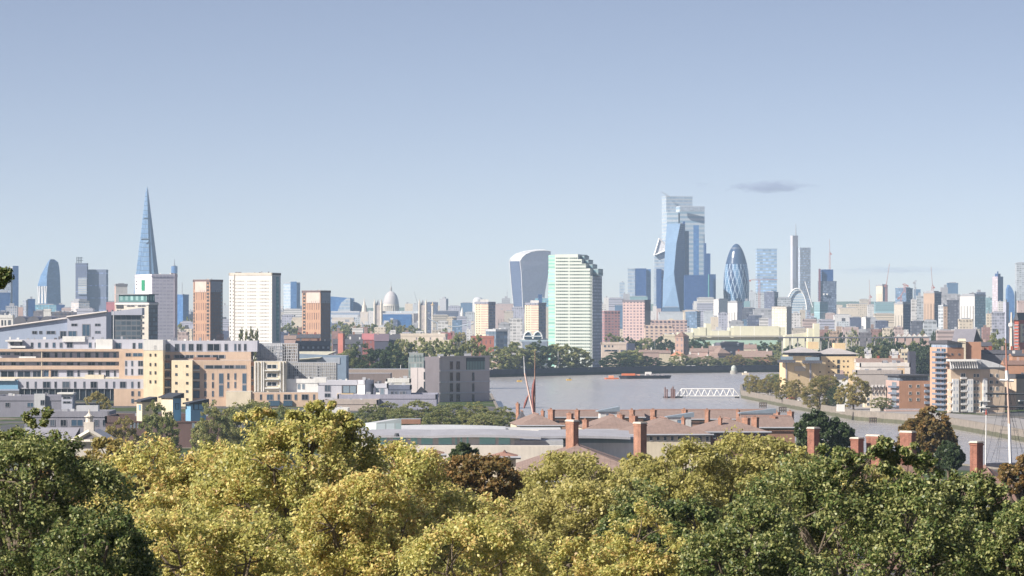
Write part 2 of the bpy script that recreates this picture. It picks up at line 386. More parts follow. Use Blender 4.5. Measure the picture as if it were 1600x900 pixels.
# ================================================================ trees
def leaf_mat(name, cols, trans=.5, rough=.45, spec=.45):
    g = G(name)
    a = g.n('ShaderNodeAttribute'); a.attribute_name = 'rnd'; b = g.n('ShaderNodeAttribute'); b.attribute_name = 'tone'
    oi = g.n('ShaderNodeObjectInfo')
    f = g.ma('ADD', g.ma('MULTIPLY', a.outputs['Fac'], .58), g.ma('MULTIPLY', b.outputs['Fac'], .40))
    f = g.ma('ADD', f, g.ma('MULTIPLY', g.ma('SUBTRACT', oi.outputs['Random'], .5), .22))
    r = g.n('ShaderNodeValToRGB'); e = r.color_ramp.elements
    while len(e) < len(cols): e.new(.5)
    for i, c in enumerate(cols): e[i].position = i/(len(cols)-1); e[i].color = (*c, 1)
    g.t.links.new(f, r.inputs[0])
    tr = g.n('ShaderNodeBsdfTranslucent'); g.t.links.new(r.outputs[0], tr.inputs[0])
    g.out(r.outputs[0], rough, spec); ms = g.n('ShaderNodeMixShader'); ms.inputs[0].default_value = trans
    g.t.links.new(g.b.outputs[0], ms.inputs[1]); g.t.links.new(tr.outputs[0], ms.inputs[2])
    g.t.links.new(ms.outputs[0], g.t.nodes['Material Output'].inputs[0]); MATS[name] = g.m; return g.m
L_YEL = leaf_mat('leaf_yellow_green', [(0.114, 0.145, 0.038), (0.571, 0.522, 0.152), (0.243, 0.275, 0.076), (0.837, 0.754, 0.288), (0.492, 0.319, 0.127), (0.743, 0.667, 0.212)])
L_LIME = leaf_mat('leaf_lime', [(.16,.165,.05),(.52,.47,.15),(.29,.29,.09),(.68,.60,.25),(.40,.35,.12)])
L_GRN = leaf_mat('leaf_dark_green', [(.03,.055,.014),(.15,.20,.055),(.05,.085,.02),(.42,.42,.16),(.09,.12,.03),(.26,.27,.08)], .35, .45, .4)
L_BRN = leaf_mat('leaf_russet', [(0.069, 0.075, 0.023), (0.253, 0.161, 0.057), (0.138, 0.127, 0.046), (0.391, 0.23, 0.081), (0.207, 0.138, 0.046)])
L_MID = leaf_mat('leaf_grey_green', [(0.124, 0.161, 0.062), (0.223, 0.261, 0.099), (0.347, 0.347, 0.137), (0.422, 0.373, 0.149)])
L_DEEP = leaf_mat('leaf_deep_green', [(0.038, 0.068, 0.03), (0.075, 0.112, 0.045), (0.12, 0.15, 0.06)])
L_OLV = leaf_mat('leaf_olive', [(0.15, 0.16, 0.056), (0.281, 0.262, 0.094), (0.411, 0.337, 0.112), (0.449, 0.318, 0.112)])
L_RED = leaf_mat('leaf_purple', [(0.135, 0.075, 0.075), (0.24, 0.12, 0.12), (0.3, 0.165, 0.15)])
BARK = flat('bark', (.16, .13, .10), .9, .2, .1, 1.5)
def leaf_mesh(name, C, Rr, n, size, seed, up=.5, inner=.15):
    """n leaf-shaped faces round each clump centre"""
    rg = np.random.default_rng(seed); k = len(C); N = k*n
    d = rg.normal(size=(N, 3)); d /= np.linalg.norm(d, axis=1)[:, None]
    rad = (inner+(1-inner)*rg.random(N)**.6)*np.repeat(Rr, n)
    c = np.repeat(C, n, axis=0)+d*rad[:, None]*np.array([1, 1, .8])
    nr = d*.45+np.array([0, 0, up*.8])+np.array(TO_SUN)*.45+rg.normal(size=(N, 3))*.68; nr /= np.linalg.norm(nr, axis=1)[:, None]
    t = np.cross(nr, rg.normal(size=(N, 3))); t /= np.linalg.norm(t, axis=1)[:, None]; b = np.cross(nr, t)
    L = (size*(.65+.7*rg.random(N)))[:, None]*.5
    V = np.empty((N, 4, 3)); V[:, 0] = c-t*L; V[:, 1] = c+b*L*.62-t*L*.1; V[:, 2] = c+t*L; V[:, 3] = c-b*L*.62-t*L*.1
    me = bpy.data.meshes.new(name); me.vertices.add(4*N); me.vertices.foreach_set('co', V.astype(np.float32).ravel())
    me.loops.add(4*N); me.loops.foreach_set('vertex_index', np.arange(4*N, dtype=np.int32))
    me.polygons.add(N); me.polygons.foreach_set('loop_start', np.arange(0, 4*N, 4, dtype=np.int32))
    for nm, val in (('rnd', rg.random(N)), ('tone', np.repeat(rg.random(k), n))):
        at = me.attributes.new(nm, 'FLOAT', 'FACE'); at.data.foreach_set('value', val.astype(np.float32))
    me.update(calc_edges=True); return me
def limb(mb, p, q, r0, r1, rg, seg=4, wob=.08):
    p = Vector(p); q = Vector(q); L = (q-p).length; pts = [p]
    for i in range(1, seg+1):
        t = i/seg; v = p.lerp(q, t)+Vector([rg.uniform(-1, 1)*L*wob*(1-t) for _ in range(3)])+Vector((0, 0, L*.06*math.sin(math.pi*t)))
        pts.append(v)
    n = 7; rings = []
    for i, v in enumerate(pts):
        d = (pts[min(i+1, seg)]-pts[max(i-1, 0)]).normalized(); a = d.orthogonal().normalized(); b = d.cross(a); r = r0+(r1-r0)*i/seg
        rings.append([v+(a*math.cos(2*math.pi*j/n)+b*math.sin(2*math.pi*j/n))*r for j in range(n)])
    mb.loft(rings)
def crown_pts(a, c, z0, lobes, per, seed, flatb=-.35, rl=(.30, .48), cr=.085):
    rg = random.Random(seed); LB = []
    for i in range(lobes):
        for _ in range(40):
            v = Vector((rg.gauss(0, 1), rg.gauss(0, 1), rg.gauss(0, 1))).normalized()
            if v.z > flatb: break
        k = rg.uniform(.5, .72); r = rg.uniform(*rl)
        LB.append((Vector((v.x*a*k, v.y*a*k, z0+v.z*c*k)), r*a))
    LB.append((Vector((0, 0, z0)), .5*a))
    C = []; Rr = []
    for i, (cc, r) in enumerate(LB):
        for _ in range(per):
            v = Vector((rg.gauss(0, 1), rg.gauss(0, 1), rg.gauss(0, 1))).normalized()
            q = cc+Vector((v.x, v.y, v.z*c/a))*r*rg.uniform(.78, 1.08)
            if any((Vector(((q-c2).x, (q-c2).y, (q-c2).z*a/c))).length < r2*.72 for j, (c2, r2) in enumerate(LB) if j != i): continue
            C.append(q); Rr.append(a*cr*rg.uniform(.7, 1.35))
    return np.array([list(v) for v in C]), np.array(Rr), LB
def tree(name, label, base, height_, a, c, mat, leaf, n, lobes=13, per=42, seed=1, group=None, rl=(.30, .48), cr=.12, extra=None, flatb=-.85):
    rg = random.Random(seed)
    root = thing(name, label, 'tree', base, group); z0 = height_-c
    C, Rr, LB = crown_pts(a, c, z0, lobes, per, seed, flatb, rl, cr)
    if extra is not None:
        for (q, r) in extra: C = np.vstack([C, [list(q)]]); Rr = np.append(Rr, r)
    me = leaf_mesh('crown', C, Rr, n, leaf, seed); me.materials.append(mat)
    o = bpy.data.objects.new('crown', me); COL.objects.link(o); o.parent = root
    tb = MB(); rt = max(.02*height_, .012*height_+.02*a); top = Vector((0, 0, z0-c*.25))
    limb(tb, (0, 0, -.02*height_), top, rt, rt*.6, rg, 5, .03)
    for cc, r in LB: limb(tb, top*rg.uniform(.75, 1), cc, rt*.45, rt*.12, rg, 4, .1)
    for i in range(0, len(C), 9):
        q = Vector(C[i]); nr = min(LB, key=lambda l: (l[0]-q).length); limb(tb, nr[0], q, rt*.12, rt*.03, rg, 2, .1)
    me2 = tb.mesh('trunk', [BARK]); t = bpy.data.objects.new('trunk', me2); COL.objects.link(t); t.parent = root
    return root
# --- near crowns below the viewpoint
def near(px, ytop, Y, wpx, mat, label, leaf=.2, n=85, lobes=15, per=48, seed=1, name='park_tree', ch=None, extra=None, **kw):
    top = P(px, ytop, Y); a = M(wpx/2, Y); c = ch or a*1.0; gz = height(top.x, Y)
    ex = None
    if extra:
        ex = []
        for (ex_px, ex_py, nn, spread) in extra:
            rg = random.Random(ex_px); q0 = P(ex_px, ex_py, Y)
            for _ in range(nn):
                ex.append((Vector((q0.x-top.x+rg.gauss(0, spread), rg.gauss(0, spread), q0.z-gz-abs(rg.gauss(0, spread*1.3)))), a*.06*rg.uniform(.6, 1.1)))
    kw.setdefault('rl', (.36, .50)); return tree(name, label, (top.x, Y, gz), top.z-gz, a, c, mat, 5.8/F*Y, int(min(170, max(26, 7.5*(wpx*.06/5.8)**2*1.0+36))), lobes+3, per, seed, None, extra=ex, **kw)
near(30, 668, 105, 330, L_GRN, 'dark green leafy tree in shade at the lower left corner', .20, 85, 15, 46, 11, extra=[(20, 650, 14, .5), (60, 640, 6, .3)])
near(150, 800, 92, 210, L_GRN, 'low dark green crown in deep shade at the foot of the left corner tree', .19, 80, 11, 42, 12)
near(285, 672, 165, 300, L_YEL, 'golden green tree with a broad crown just right of the dark corner tree', .21, 85, 16, 50, 13)
near(455, 656, 150, 330, L_YEL, 'tallest golden green tree, its top shoots rising before the white scaffolded block', .20, 90, 17, 54, 14, extra=[(500, 630, 22, .5), (415, 640, 14, .42), (535, 642, 12, .4), (550, 660, 10, .35), (468, 645, 12, .4)])
near(620, 705, 158, 300, L_YEL, 'golden green tree left of the russet tree in the middle', .20, 85, 16, 50, 15)
near(90, 694, 250, 190, L_BRN, 'brownish tree below the small pediment and turret', .24, 70, 13, 40, 16)
near(170, 688, 262, 130, L_OLV, 'olive tree between the small pediment and the golden tree', .24, 60, 11, 36, 17)
near(748, 697, 225, 148, L_BRN, 'russet chestnut tree in the middle below the teal-glazed building', .22, 80, 14, 46, 18)
near(895, 700, 235, 240, L_LIME, 'lime green tree under the two buff brick chimneys', .22, 80, 16, 50, 19)
near(1105, 676, 245, 270, L_LIME, 'lime green tree before the brown tiled house roofs', .22, 80, 16, 50, 20)
near(1215, 690, 275, 170, L_LIME, 'pale green tree left of the row of red brick chimneys', .24, 70, 14, 44, 21)
near(215, 770, 142, 210, L_YEL, 'golden green crown low at the left, right of the shaded corner trees', seed=41)
near(560, 745, 138, 260, L_YEL, 'golden green crown in front of the tallest golden tree, lower right of it', seed=42)
near(700, 752, 172, 220, L_YEL, 'yellow-olive crown directly below the russet tree', seed=43)
near(330, 790, 128, 300, L_YEL, 'wide golden green crown along the bottom left of the middle', seed=44)
near(860, 742, 190, 220, L_LIME, 'pale lime crown right of the russet tree, low in the canopy', seed=45)
near(770, 800, 130, 340, L_YEL, 'yellow-green tree along the bottom edge under the russet tree', .19, 85, 15, 48, 22)
near(960, 800, 140, 230, L_YEL, 'yellow tree in the middle of the bottom edge', .19, 85, 15, 46, 23)
near(1040, 758, 175, 210, L_GRN, 'dark olive tree between the yellow tree and the big green one', .20, 75, 13, 42, 24)
near(1340, 712, 130, 390, L_GRN, 'big glossy green tree below the red brick chimneys', .19, 95, 18, 56, 25, extra=[(1388, 688, 18, .45), (1302, 702, 12, .4), (1470, 735, 8, .4), (1440, 712, 10, .4), (1340, 706, 6, .3)])
near(1165, 790, 115, 220, L_GRN, 'deep green tree at the bottom, left of the big glossy one', .19, 85, 13, 44, 26)
near(1510, 745, 135, 200, L_GRN, 'glossy green tree before the red-brown tiled roof', .19, 85, 14, 46, 27)
near(1620, 770, 125, 170, L_GRN, 'dark green tree at the lower right corner', .19, 80, 12, 42, 28)
near(1455, 640, 640, 100, L_BRN, 'bronze tree standing before the river between chimneys', .24, 70, 13, 42, 29)
near(1482, 692, 630, 46, L_DEEP, 'small dark evergreen at the foot of the bronze tree', .22, 60, 8, 30, 30)
near(1283, 645, 650, 92, L_DEEP, 'round dark green tree between the house roofs and the riverside path', .26, 75, 13, 42, 31)
near(1595, 708, 330, 70, L_BRN, 'brown-leaved bush at the right edge under the ship mast', .24, 60, 9, 34, 32)
near(725, 686, 430, 52, L_DEEP, 'dark conifer behind the russet tree', .26, 60, 9, 30, 33, name='conifer_tree', ch=5)
near(1380, 720, 300, 130, L_LIME, 'light green tree behind the big glossy one, between the red chimneys', .24, 60, 10, 36, 34)
near(640, 718, 300, 120, L_LIME, 'pale green tree below the round red chimney', .24, 60, 10, 36, 35)
near(525, 690, 300, 130, L_LIME, 'light green tree behind the tallest golden tree', .24, 60, 10, 36, 39)
near(1010, 706, 330, 110, L_LIME, 'light green tree tucked between the two lime crowns', .24, 60, 10, 36, 36)
near(-196, 335, 70, 350, L_GRN, 'tall tree at the left edge showing only one leafy branch tip', .17, 45, 12, 40, 37, extra=[(5, 421, 4, .06), (2, 431, 4, .06), (-12, 432, 8, .1), (-30, 440, 10, .15)])
# the rest of the wooded park slope, behind and beside the crowns of the front row
rgp = random.Random(77)
for i, (px, py, Y, wp) in enumerate([(120, 735, 300, 130), (250, 722, 330, 130), (390, 728, 310, 140), (470, 735, 380, 110), (590, 742, 290, 140), (700, 745, 330, 120), (830, 758, 300, 130), (960, 752, 350, 130), (1080, 738, 320, 140), (1200, 735, 340, 130), (1300, 745, 300, 140), (1420, 752, 340, 120), (1520, 800, 240, 130), (-110, 690, 130, 260), (-260, 700, 170, 260), (1730, 735, 150, 240), (1860, 720, 190, 240), (-60, 720, 260, 160), (1690, 730, 300, 150)]):
    near(px, py, Y, wp, [L_LIME, L_YEL, L_GRN][i % 3], 'tree of the wooded park slope, mostly hidden behind the front row of crowns', seed=500+i, name='slope_tree')['group'] = 'park slope trees behind the front row'
# --- trees of the middle and far distance: shared meshes, each tree its own object
def unit_tree(seed, n, leaf, lobes=11, per=30, a=.42, c=.46, cr=.11):
    rg = random.Random(seed); C, Rr, LB = crown_pts(a, c, 1-c, lobes, per, seed, -.95, (.40, .56), cr)
    me = leaf_mesh('crown', C, Rr, n, leaf, seed, .4, .3)
    tb = MB(); limb(tb, (0, 0, -.02), (0, 0, 1-c*1.2), .028, .02, rg, 4, .03)
    for cc, r in LB: limb(tb, (0, 0, 1-c*1.3), cc, .014, .004, rg, 3, .1)
    return me, tb.mesh('trunk', [BARK])
FINE = [unit_tree(100+i, 50, .032, 14, 36) for i in range(4)]
COARSE = [unit_tree(200+i, 30, .055, 15, 26) for i in range(3)]
TALLC = [unit_tree(300, 60, .045, 12, 34, .15, .49, .09)]
def planted(name, label, px, ytop, Y, wpx, mat, group=None, lib=None, z=GZ, k=[0], cat='tree'):
    lib = lib or (FINE if Y < 2300 else COARSE); k[0] += 1; cr, tr = lib[k[0] % len(lib)]
    b = X2(px, Y); H = (Z(ytop, Y)-z)*1.14; z -= H*.125; W = M(wpx, Y)/(.84 if lib is not TALLC else .36)
    r = thing(name, label, cat, (b[0], b[1], z), group); r.rotation_euler = (0, 0, k[0]*2.4); r.scale = (W, W, H)
    for nm, me, m in (('crown', cr, mat), ('trunk', tr, BARK)):
        if not me.materials: me.materials.append(BARK)
        o = bpy.data.objects.new(nm, me); COL.objects.link(o); o.parent = r
        o.material_slots[0].link = 'OBJECT'; o.material_slots[0].material = m
    return r
T = planted
for i in range(26):
    px = -760+i*60 if i < 13 else 1660+(i-13)*60; Y = [300, 420, 560, 700][i % 4]
    T('slope_tree', 'tree of the wooded park slope, mostly hidden behind the front row of crowns', px, [735, 712, 690, 672][i % 4], Y, [190, 150, 110, 95][i % 4], [L_LIME, L_YEL, L_MID, L_DEEP][(i*7) % 4], 'park slope trees behind the front row', None, height(0, Y))
# plane trees before the grey block and the teal-glazed building
for i, (px, yt, Y, wp) in enumerate([(578, 634, 1320, 50), (612, 630, 1330, 58), (655, 628, 1345, 62), (700, 628, 1340, 64), (742, 632, 1330, 60), (780, 637, 1310, 56), (630, 640, 1270, 60), (760, 645, 1260, 60), (690, 640, 1265, 60)]):
    T('plane_tree', 'grey-green tree in the thick row below the dark grey block with vertical slot windows', px, yt, Y, wp, L_MID, 'trees in the row below the grey block')
T('street_tree', 'bushy green tree before the blue-doored roof huts', 250, 632, 1000, 62, L_MID); T('street_tree', 'small green tree at the foot of the long striped apartment block', 152, 616, 1280, 48, L_OLV)
T('street_tree', 'wide olive tree before the buff brick block, right of the roof huts', 385, 620, 1050, 92, L_MID); T('street_tree', 'green tree left of the wide olive tree', 330, 636, 1030, 60, L_MID)
T('street_tree', 'dull brown tree beside the small stone turret', 185, 655, 960, 62, L_OLV); T('street_tree', 'grey-green tree right of the wide olive tree', 440, 640, 1020, 60, L_MID)
# right-bank promenade trees
for px, yt, wp, yb, lab in [(1178, 584, 30, 614, 'leftmost round tree on the right-bank promenade, at the end of the white gangway'), (1200, 590, 34, 618, 'round grey-green promenade tree, second from the gangway'), (1229, 592, 36, 624, 'round green promenade tree, third from the gangway'), (1243, 595, 30, 626, 'round green promenade tree, fourth from the gangway')]:
    T('promenade_tree', lab, px, yt, YG(yb, GZ), wp, L_OLV)
T('promenade_tree', 'large domed plane tree before the cream balconied block', 1280, 583, YG(634, GZ), 58, L_OLV); T('promenade_tree', 'rounded brownish plane tree right of the large domed one', 1333, 588, YG(640, GZ), 52, L_OLV)
T('promenade_tree', 'dark tree squeezed between the two large plane trees', 1307, 600, YG(636, GZ), 26, L_DEEP)
T('promenade_tree', 'low green tree before the white gabled houses', 1378, 622, YG(642, GZ), 40, L_MID); T('promenade_tree', 'green tree behind the promenade trees, by the cream block', 1215, 582, 2080, 34, L_MID)
# far bank
for px, yt, yb, wp, m, lab in [(548, 545, 577, 40, L_MID, 'leftmost tree of the dark clump behind the tiered brown wall'), (575, 538, 577, 52, L_DEEP, 'big dark tree in the clump behind the tiered brown wall'), (608, 540, 578, 46, L_DEEP, 'dark tree right of the biggest one behind the tiered brown wall'), (632, 552, 578, 26, L_RED, 'purple-leaved tree left of the dark grey block'),
     (700, 524, 572, 48, L_MID, 'grey-green tree rising behind the dark grey block'), (740, 530, 572, 40, L_MID, 'smaller grey-green tree behind the glazed corner of the dark grey block'), (625, 528, 560, 34, L_MID, 'light green tree before the long cream wall, left one'), (655, 527, 560, 38, L_MID, 'light green tree before the long cream wall, right one'), (678, 534, 560, 34, L_MID, 'light green tree at the right end of the long cream wall'),
     (782, 540, 581, 44, L_MID, 'broad tree behind the brick waterside block'), (812, 534, 584, 50, L_MID, 'tall tree at the waterside left of the white flagpole'), (842, 536, 584, 44, L_DEEP, 'tall dark tree left of the green-trimmed white tower'), (875, 536, 586, 44, L_MID, 'tall tree in front of the left corner of the green-trimmed white tower'), (900, 540, 586, 46, L_MID, 'tall tree before the middle of the green-trimmed white tower'),
     (968, 552, 585, 46, L_DEEP, 'dark tree right of the green-trimmed white tower at the river wall'), (990, 546, 584, 44, L_MID, 'broad grey-green tree above the black barge'), (1015, 556, 584, 36, L_DEEP, 'dark tree behind the stern of the black barge'), (1062, 553, 583, 26, L_MID, 'round tree before the orange-gabled house'), (1082, 560, 583, 18, L_MID, 'small round tree right of the orange-gabled house'),
     (1104, 556, 582, 36, L_MID, 'broad tree before the dark brick waterside house'), (1124, 560, 582, 26, L_MID, 'tree right of the broad one before the dark brick waterside house'), (1150, 553, 582, 24, L_OLV, 'pale olive tree above the round river beacon'), (1172, 558, 581, 34, L_MID, 'wide low tree right of the river beacon'), (1196, 556, 581, 34, L_OLV, 'wide low olive tree near the left end of the cream block'), (1228, 552, 581, 32, L_MID, 'tree just behind the left end of the cream block'), (1040, 566, 584, 30, L_DEEP, 'low dark tree above the stern of the barge')]:
    T('riverside_tree', lab, px, yt, 2240+px*.1 if px < 615 else 2300 if 690 < px < 750 else 2600 if px < 690 else bankY(px)+18+(px*7) % 12, wp*1.2, m)
def belt(label, group, rows, Y, mats, lib=None, name='distant_tree'):
    rg = random.Random(len(label))
    for i, (px, yt, wp) in enumerate(rows): T(name, label, px, yt, Y+rg.uniform(-60, 60), wp*1.3, mats[i % len(mats)], group, lib)
belt('tree of the green belt below the domed cathedral and the stone bridge towers', 'green belt below the domed cathedral', [(452, 506, 26), (470, 510, 22), (530, 502, 28), (548, 508, 26), (566, 506, 30), (590, 506, 28), (612, 505, 30), (634, 507, 28), (652, 508, 24), (700, 516, 24), (722, 518, 26), (286, 506, 24), (296, 500, 18)], 4300, [L_MID, L_OLV, L_MID])
belt('tree of the dark wood behind the right-bank houses', 'wood behind the right-bank houses', [(1338, 540, 28), (1356, 536, 30), (1376, 534, 32), (1398, 533, 30), (1418, 533, 30), (1438, 534, 28), (1452, 538, 26), (1348, 546, 30), (1386, 545, 34), (1424, 546, 34), (1446, 548, 30), (1408, 540, 30), (1366, 541, 36), (1390, 540, 36), (1430, 541, 36), (1344, 541, 30)], 2650, [L_DEEP, L_MID, L_DEEP])
belt('tree among the houses below the long pale depot wall', 'trees below the long pale depot wall', [(962, 520, 28), (986, 530, 26), (1012, 527, 28), (1036, 526, 30), (1052, 532, 22), (1088, 528, 30), (1102, 534, 24), (1190, 536, 26), (1212, 534, 30), (1238, 536, 26), (1178, 540, 22), (1290, 532, 22), (1225, 545, 28), (1262, 550, 24)], 3300, [L_MID, L_DEEP])
belt('tree in the green strip at the right edge behind the dark-roofed brick house', 'trees behind the dark-roofed brick house', [(1546, 538, 26), (1566, 530, 30), (1556, 522, 26), (1584, 545, 26), (1538, 528, 22)], 2600, [L_MID, L_DEEP])
for px, yt, wp in [(377, 514, 11), (385, 517, 9), (393, 513, 12), (401, 516, 10)]:
    T('poplar_tree', 'narrow dark tree standing against the foot of the wide white tower', px, yt, 2560, wp, L_MID, 'narrow trees at the foot of the wide white tower', TALLC)
for px, yt, wp in [(1000, 545, 40), (845, 545, 50), (640, 560, 30)]: pass
# ================================================================ far skyline
def loftpx(mb, Y, levels, kind='ridge', m=0, dback=None, dpt=25, cap=True, mcap=None):
    """levels from the bottom up: (py, left, ridge, right) in photo pixels at distance Y; the ridge corner stands nearest"""
    rings = []
    for py, l, c, r in levels:
        W = M(r-l, Y); d = dback or W*.8
        z = Z(py, Y); L = X2(l, Y+dpt); Cc = X2(c, Y); Rr = X2(r, Y+dpt); B1 = X2(r-(r-l)*.25, Y+dpt+d); B0 = X2(l+(r-l)*.25, Y+dpt+d)
        rings.append([(*L, z), (*Cc, z), (*Rr, z), (*B1, z), (*B0, z)])
    mb.loft(rings, m, cap, mcap)
CURT_B = fac('blue_curtain_wall', (.07, .18, .40), (.04, .11, .28), 6, 4, .9, .72, (.07, .17, .36), .1)
CURT_D = fac('dark_curtain_wall', (.03, .09, .25), (.015, .05, .16), 6, 4, .9, .7, (.03, .07, .20), .1)
CURT_P = fac('pale_curtain_wall', (.48, .52, .56), (.25, .33, .42), 4, 7, 1, .62, (.36, .45, .54), .15)
CURT_G = fac('grey_curtain_wall', (.34, .36, .40), (.15, .18, .23), 3.2, 4, .72, .6, None, .15)
CURT_T = fac('teal_curtain_wall', (.30, .42, .46), (.10, .24, .32), 3.2, 4, .85, .7, None, .12)
def tower(name, label, px0, pxc, px1, yt, Y, a, mat, roof=LEAD, z0=GZ, cat='tower', plant=None, mats2=None, group=None, single=False):
    """corner-on tower: wall part, roof slab, optional plant room"""
    ft = foot2(px0, pxc, px1, Y, a) if pxc is not None else foot1(px0, px1, Y, M(px1-px0, Y)*.8, a)
    zt = Z(yt, Y); mb = MB(); mb.prism(ft, z0, zt, 0, 1)
    if mats2: mb.m[0] = 2
    ms = [mat, roof]+([mats2] if mats2 else [])
    if single and Y > 3500 and px1-px0 > 7:
        rg = random.Random(int(px0*11+yt*3)); A_, B_, D_ = Vector(ft[0]), Vector(ft[1])-Vector(ft[0]), Vector(ft[3])-Vector(ft[0]); u0 = rg.uniform(.05, .5); u1 = u0+rg.uniform(.2, .45)
        mb.prism([A_+B_*u0+D_*.2, A_+B_*u1+D_*.2, A_+B_*u1+D_*.6, A_+B_*u0+D_*.6], zt-.5, zt+rg.uniform(1.5, 5), 1, 1)
    if single: return tag(mb.build(name, ms), label, cat, group), ft, zt
    root = thing(name, label, cat, cen(ft, z0), group)
    mb.build('wall', ms, root)
    if plant:
        pb = MB(); pb.prism(shrink(ft, plant[1]), zt, zt+plant[0], 0, 0); pb.build('roof_plant', [roof, roof], root)
    pr = MB()
    for i in range(4):
        p, q = Vector(ft[i]), Vector(ft[(i+1) % 4]); t = (q-p).normalized(); n = Vector((t.y, -t.x))
        pr.prism([p+n*.25-t*.25, q+n*.25+t*.25, q-n*.5+t*.25, p-n*.5-t*.25], zt-1.1, zt+1.0, 0, 0, True)
    pr.build('parapet', [mat if not mats2 else roof], root)
    if Y < 3400:
        rg = random.Random(int(px0*7)); A_, B_, D_ = Vector(ft[0]), Vector(ft[1])-Vector(ft[0]), Vector(ft[3])-Vector(ft[0])
        for k in range(rg.randint(3, 5)):
            q = A_+B_*rg.uniform(.1, .9)+D_*rg.uniform(.1, .6); s_ = rg.uniform(.4, 1.1); vb = MB(); vb.box(q.x-s_, q.x+s_, q.y-s_, q.y+s_, zt, zt+1.1+rg.uniform(.3, 1.3)); vb.build('roof_vent', [rg.choice([WHITE, LEAD, DKCONC, PALELEAD])], root)
    return root, ft, zt
# --- left group
r, ft, zt = tower('twin_slab_tower', 'pair of grey-blue slabs with a pale core at the left edge', 0, None, 17, 421, 7200, 4, CURT_G, plant=None)
mb = MB(); mb.prism(foot1(17, 20.5, 7212, 20), GZ, Z(417, 7200)); mb.build('core', [WHITE], r); mb = MB(); mb.prism(foot2(19.5, 20.5, 29, 7190, 12), GZ, Z(415.5, 7200)); mb.build('rear_slab', [CURT_D, LEAD], r)
tower('office_block', 'low dark blue glass block at the left edge below the twin slabs', -6, None, 16, 458, 6500, 5, CURT_D, plant=(4, 8))
tower('office_block', 'grey gridded block with a stepped top at the left edge', 9, None, 27, 479, 4700, 3, fac('grey_grid', (.45, .46, .50), (.12, .15, .20), 3, 3.2, .5, .55), plant=(4.5, 6))
tower('office_block', 'narrow beige slab beside the grey gridded block', 28, None, 36, 480, 5000, 3, PINK, single=True)
tower('apartment_tower', 'grey slab tower with a lit edge left of the curved glass tower', 36, 41, 44, 470, 5600, 60, CURT_G, plant=(4, 4)); tower('office_block', 'dark blue block between the grey slab and the curved glass tower', 43, None, 55, 468, 5900, 8, CURT_D, plant=(5, 6))
t = thing('glass_tower', 'bulging faceted blue glass tower with a slanted top', 'tower', (*X2(77, 7500), GZ)); mb = MB()
loftpx(mb, 7500, [(512, 62, 74, 95), (470, 60.5, 73.5, 95), (446, 58.8, 73, 94.3), (430, 63.5, 73.5, 93.8), (418, 70, 75, 92.6), (409.5, 74.5, 77, 91), (405, 77.5, 79, 85)], m=0, dback=30)
mb.build('facade', [fac('bulging_glass', (.14, .23, .36), (.07, .15, .29), 6, 3.6, .94, .8, (.11, .21, .38), .1)], t)
mb = MB()
for k in range(6):
    f = k/5; a_ = P(60+13*f, 447, 7499-24*f+24); b_ = P(61+12*f-(k % 2)*1.3, 474, 7499-24*f+24); mb.bar(a_-Vector((0, 2, 0)), b_-Vector((0, 2, 0)), 1.0)
mb.build('bracing', [WSTEEL], t)
tower('podium_block', 'low green-grey podium under the bulging glass tower', 52, None, 90, 477, 6900, 3, CURT_T, plant=(3, 12)); tower('office_block', 'pale lit box on roofs in front of the bulging tower', 68, None, 80, 484, 3600, 6, WHITE, plant=(3, 5)); tower('office_block', 'small dark stepped block right of the bulging tower', 88, None, 101, 477, 6500, 6, CURT_D, plant=(4, 6))
# hospital-like slab pair
r, ft, zt = tower('concrete_tower', 'dark concrete tower with a taller left shaft and a banded right slab', 118, None, 136, 412, 6400, 0, fac('ribbed_concrete', (.15, .18, .27), (.08, .10, .18), 30, 12, 1, .12))
mb = MB(); mb.prism(foot1(136, 166, 6412, 45, 2), GZ, Z(421, 6412)); mb.build('main_slab', [fac('banded_slab', (.20, .24, .34), (.12, .16, .27), 3, 23, 1, .10), LEAD], r)
mb = MB(); mb.prism(foot1(122, 135.5, 6398, 3), Z(460, 6398), Z(434, 6398)); mb.build('lit_bay', [fac('lit_bay_bands', (.50, .52, .52), (.16, .20, .26), 30, 4, 1, .45)], r)
mb = MB()
for px in (120, 122.5, 125, 127): mb.bar(P(px, 412, 6410), P(px, 401.5, 6410), .45)
for py in (403, 407): mb.bar(P(119.5, py, 6410), P(130, py, 6410), .3)
mb.build('mast_frame', [DSTEEL], r)
r, ft, zt = tower('hotel_block', 'beige and white banded block in front of the dark concrete tower', 111, 123, 140, 471, 5000, 20, fac('beige_bands', (.58, .54, .52), (.22, .24, .30), 9, 3.4, .6, .45), mats2=fac('white_bands', (.62, .62, .63), (.18, .22, .28), 3.5, 3.4, .8, .5), plant=(4, 8))
tower('apartment_block', 'low dark brick terrace with a jagged roofline below the concrete tower', 80, None, 120, 489, 3300, 2, fac('dark_terrace', (.16, .15, .17), (.07, .08, .11), 4, 3.2, .5, .5), plant=(2, 6)); tower('apartment_block', 'pale lilac box on the long sloping roof building', 120, None, 146, 484, 2900, 4, LILAC, plant=(2, 4))
tower('office_block', 'small red clad block right of the dark concrete tower', 166, None, 180, 473, 5500, 2, flat('pink_red_panel', (.50, .18, .20)), plant=(3, 3))
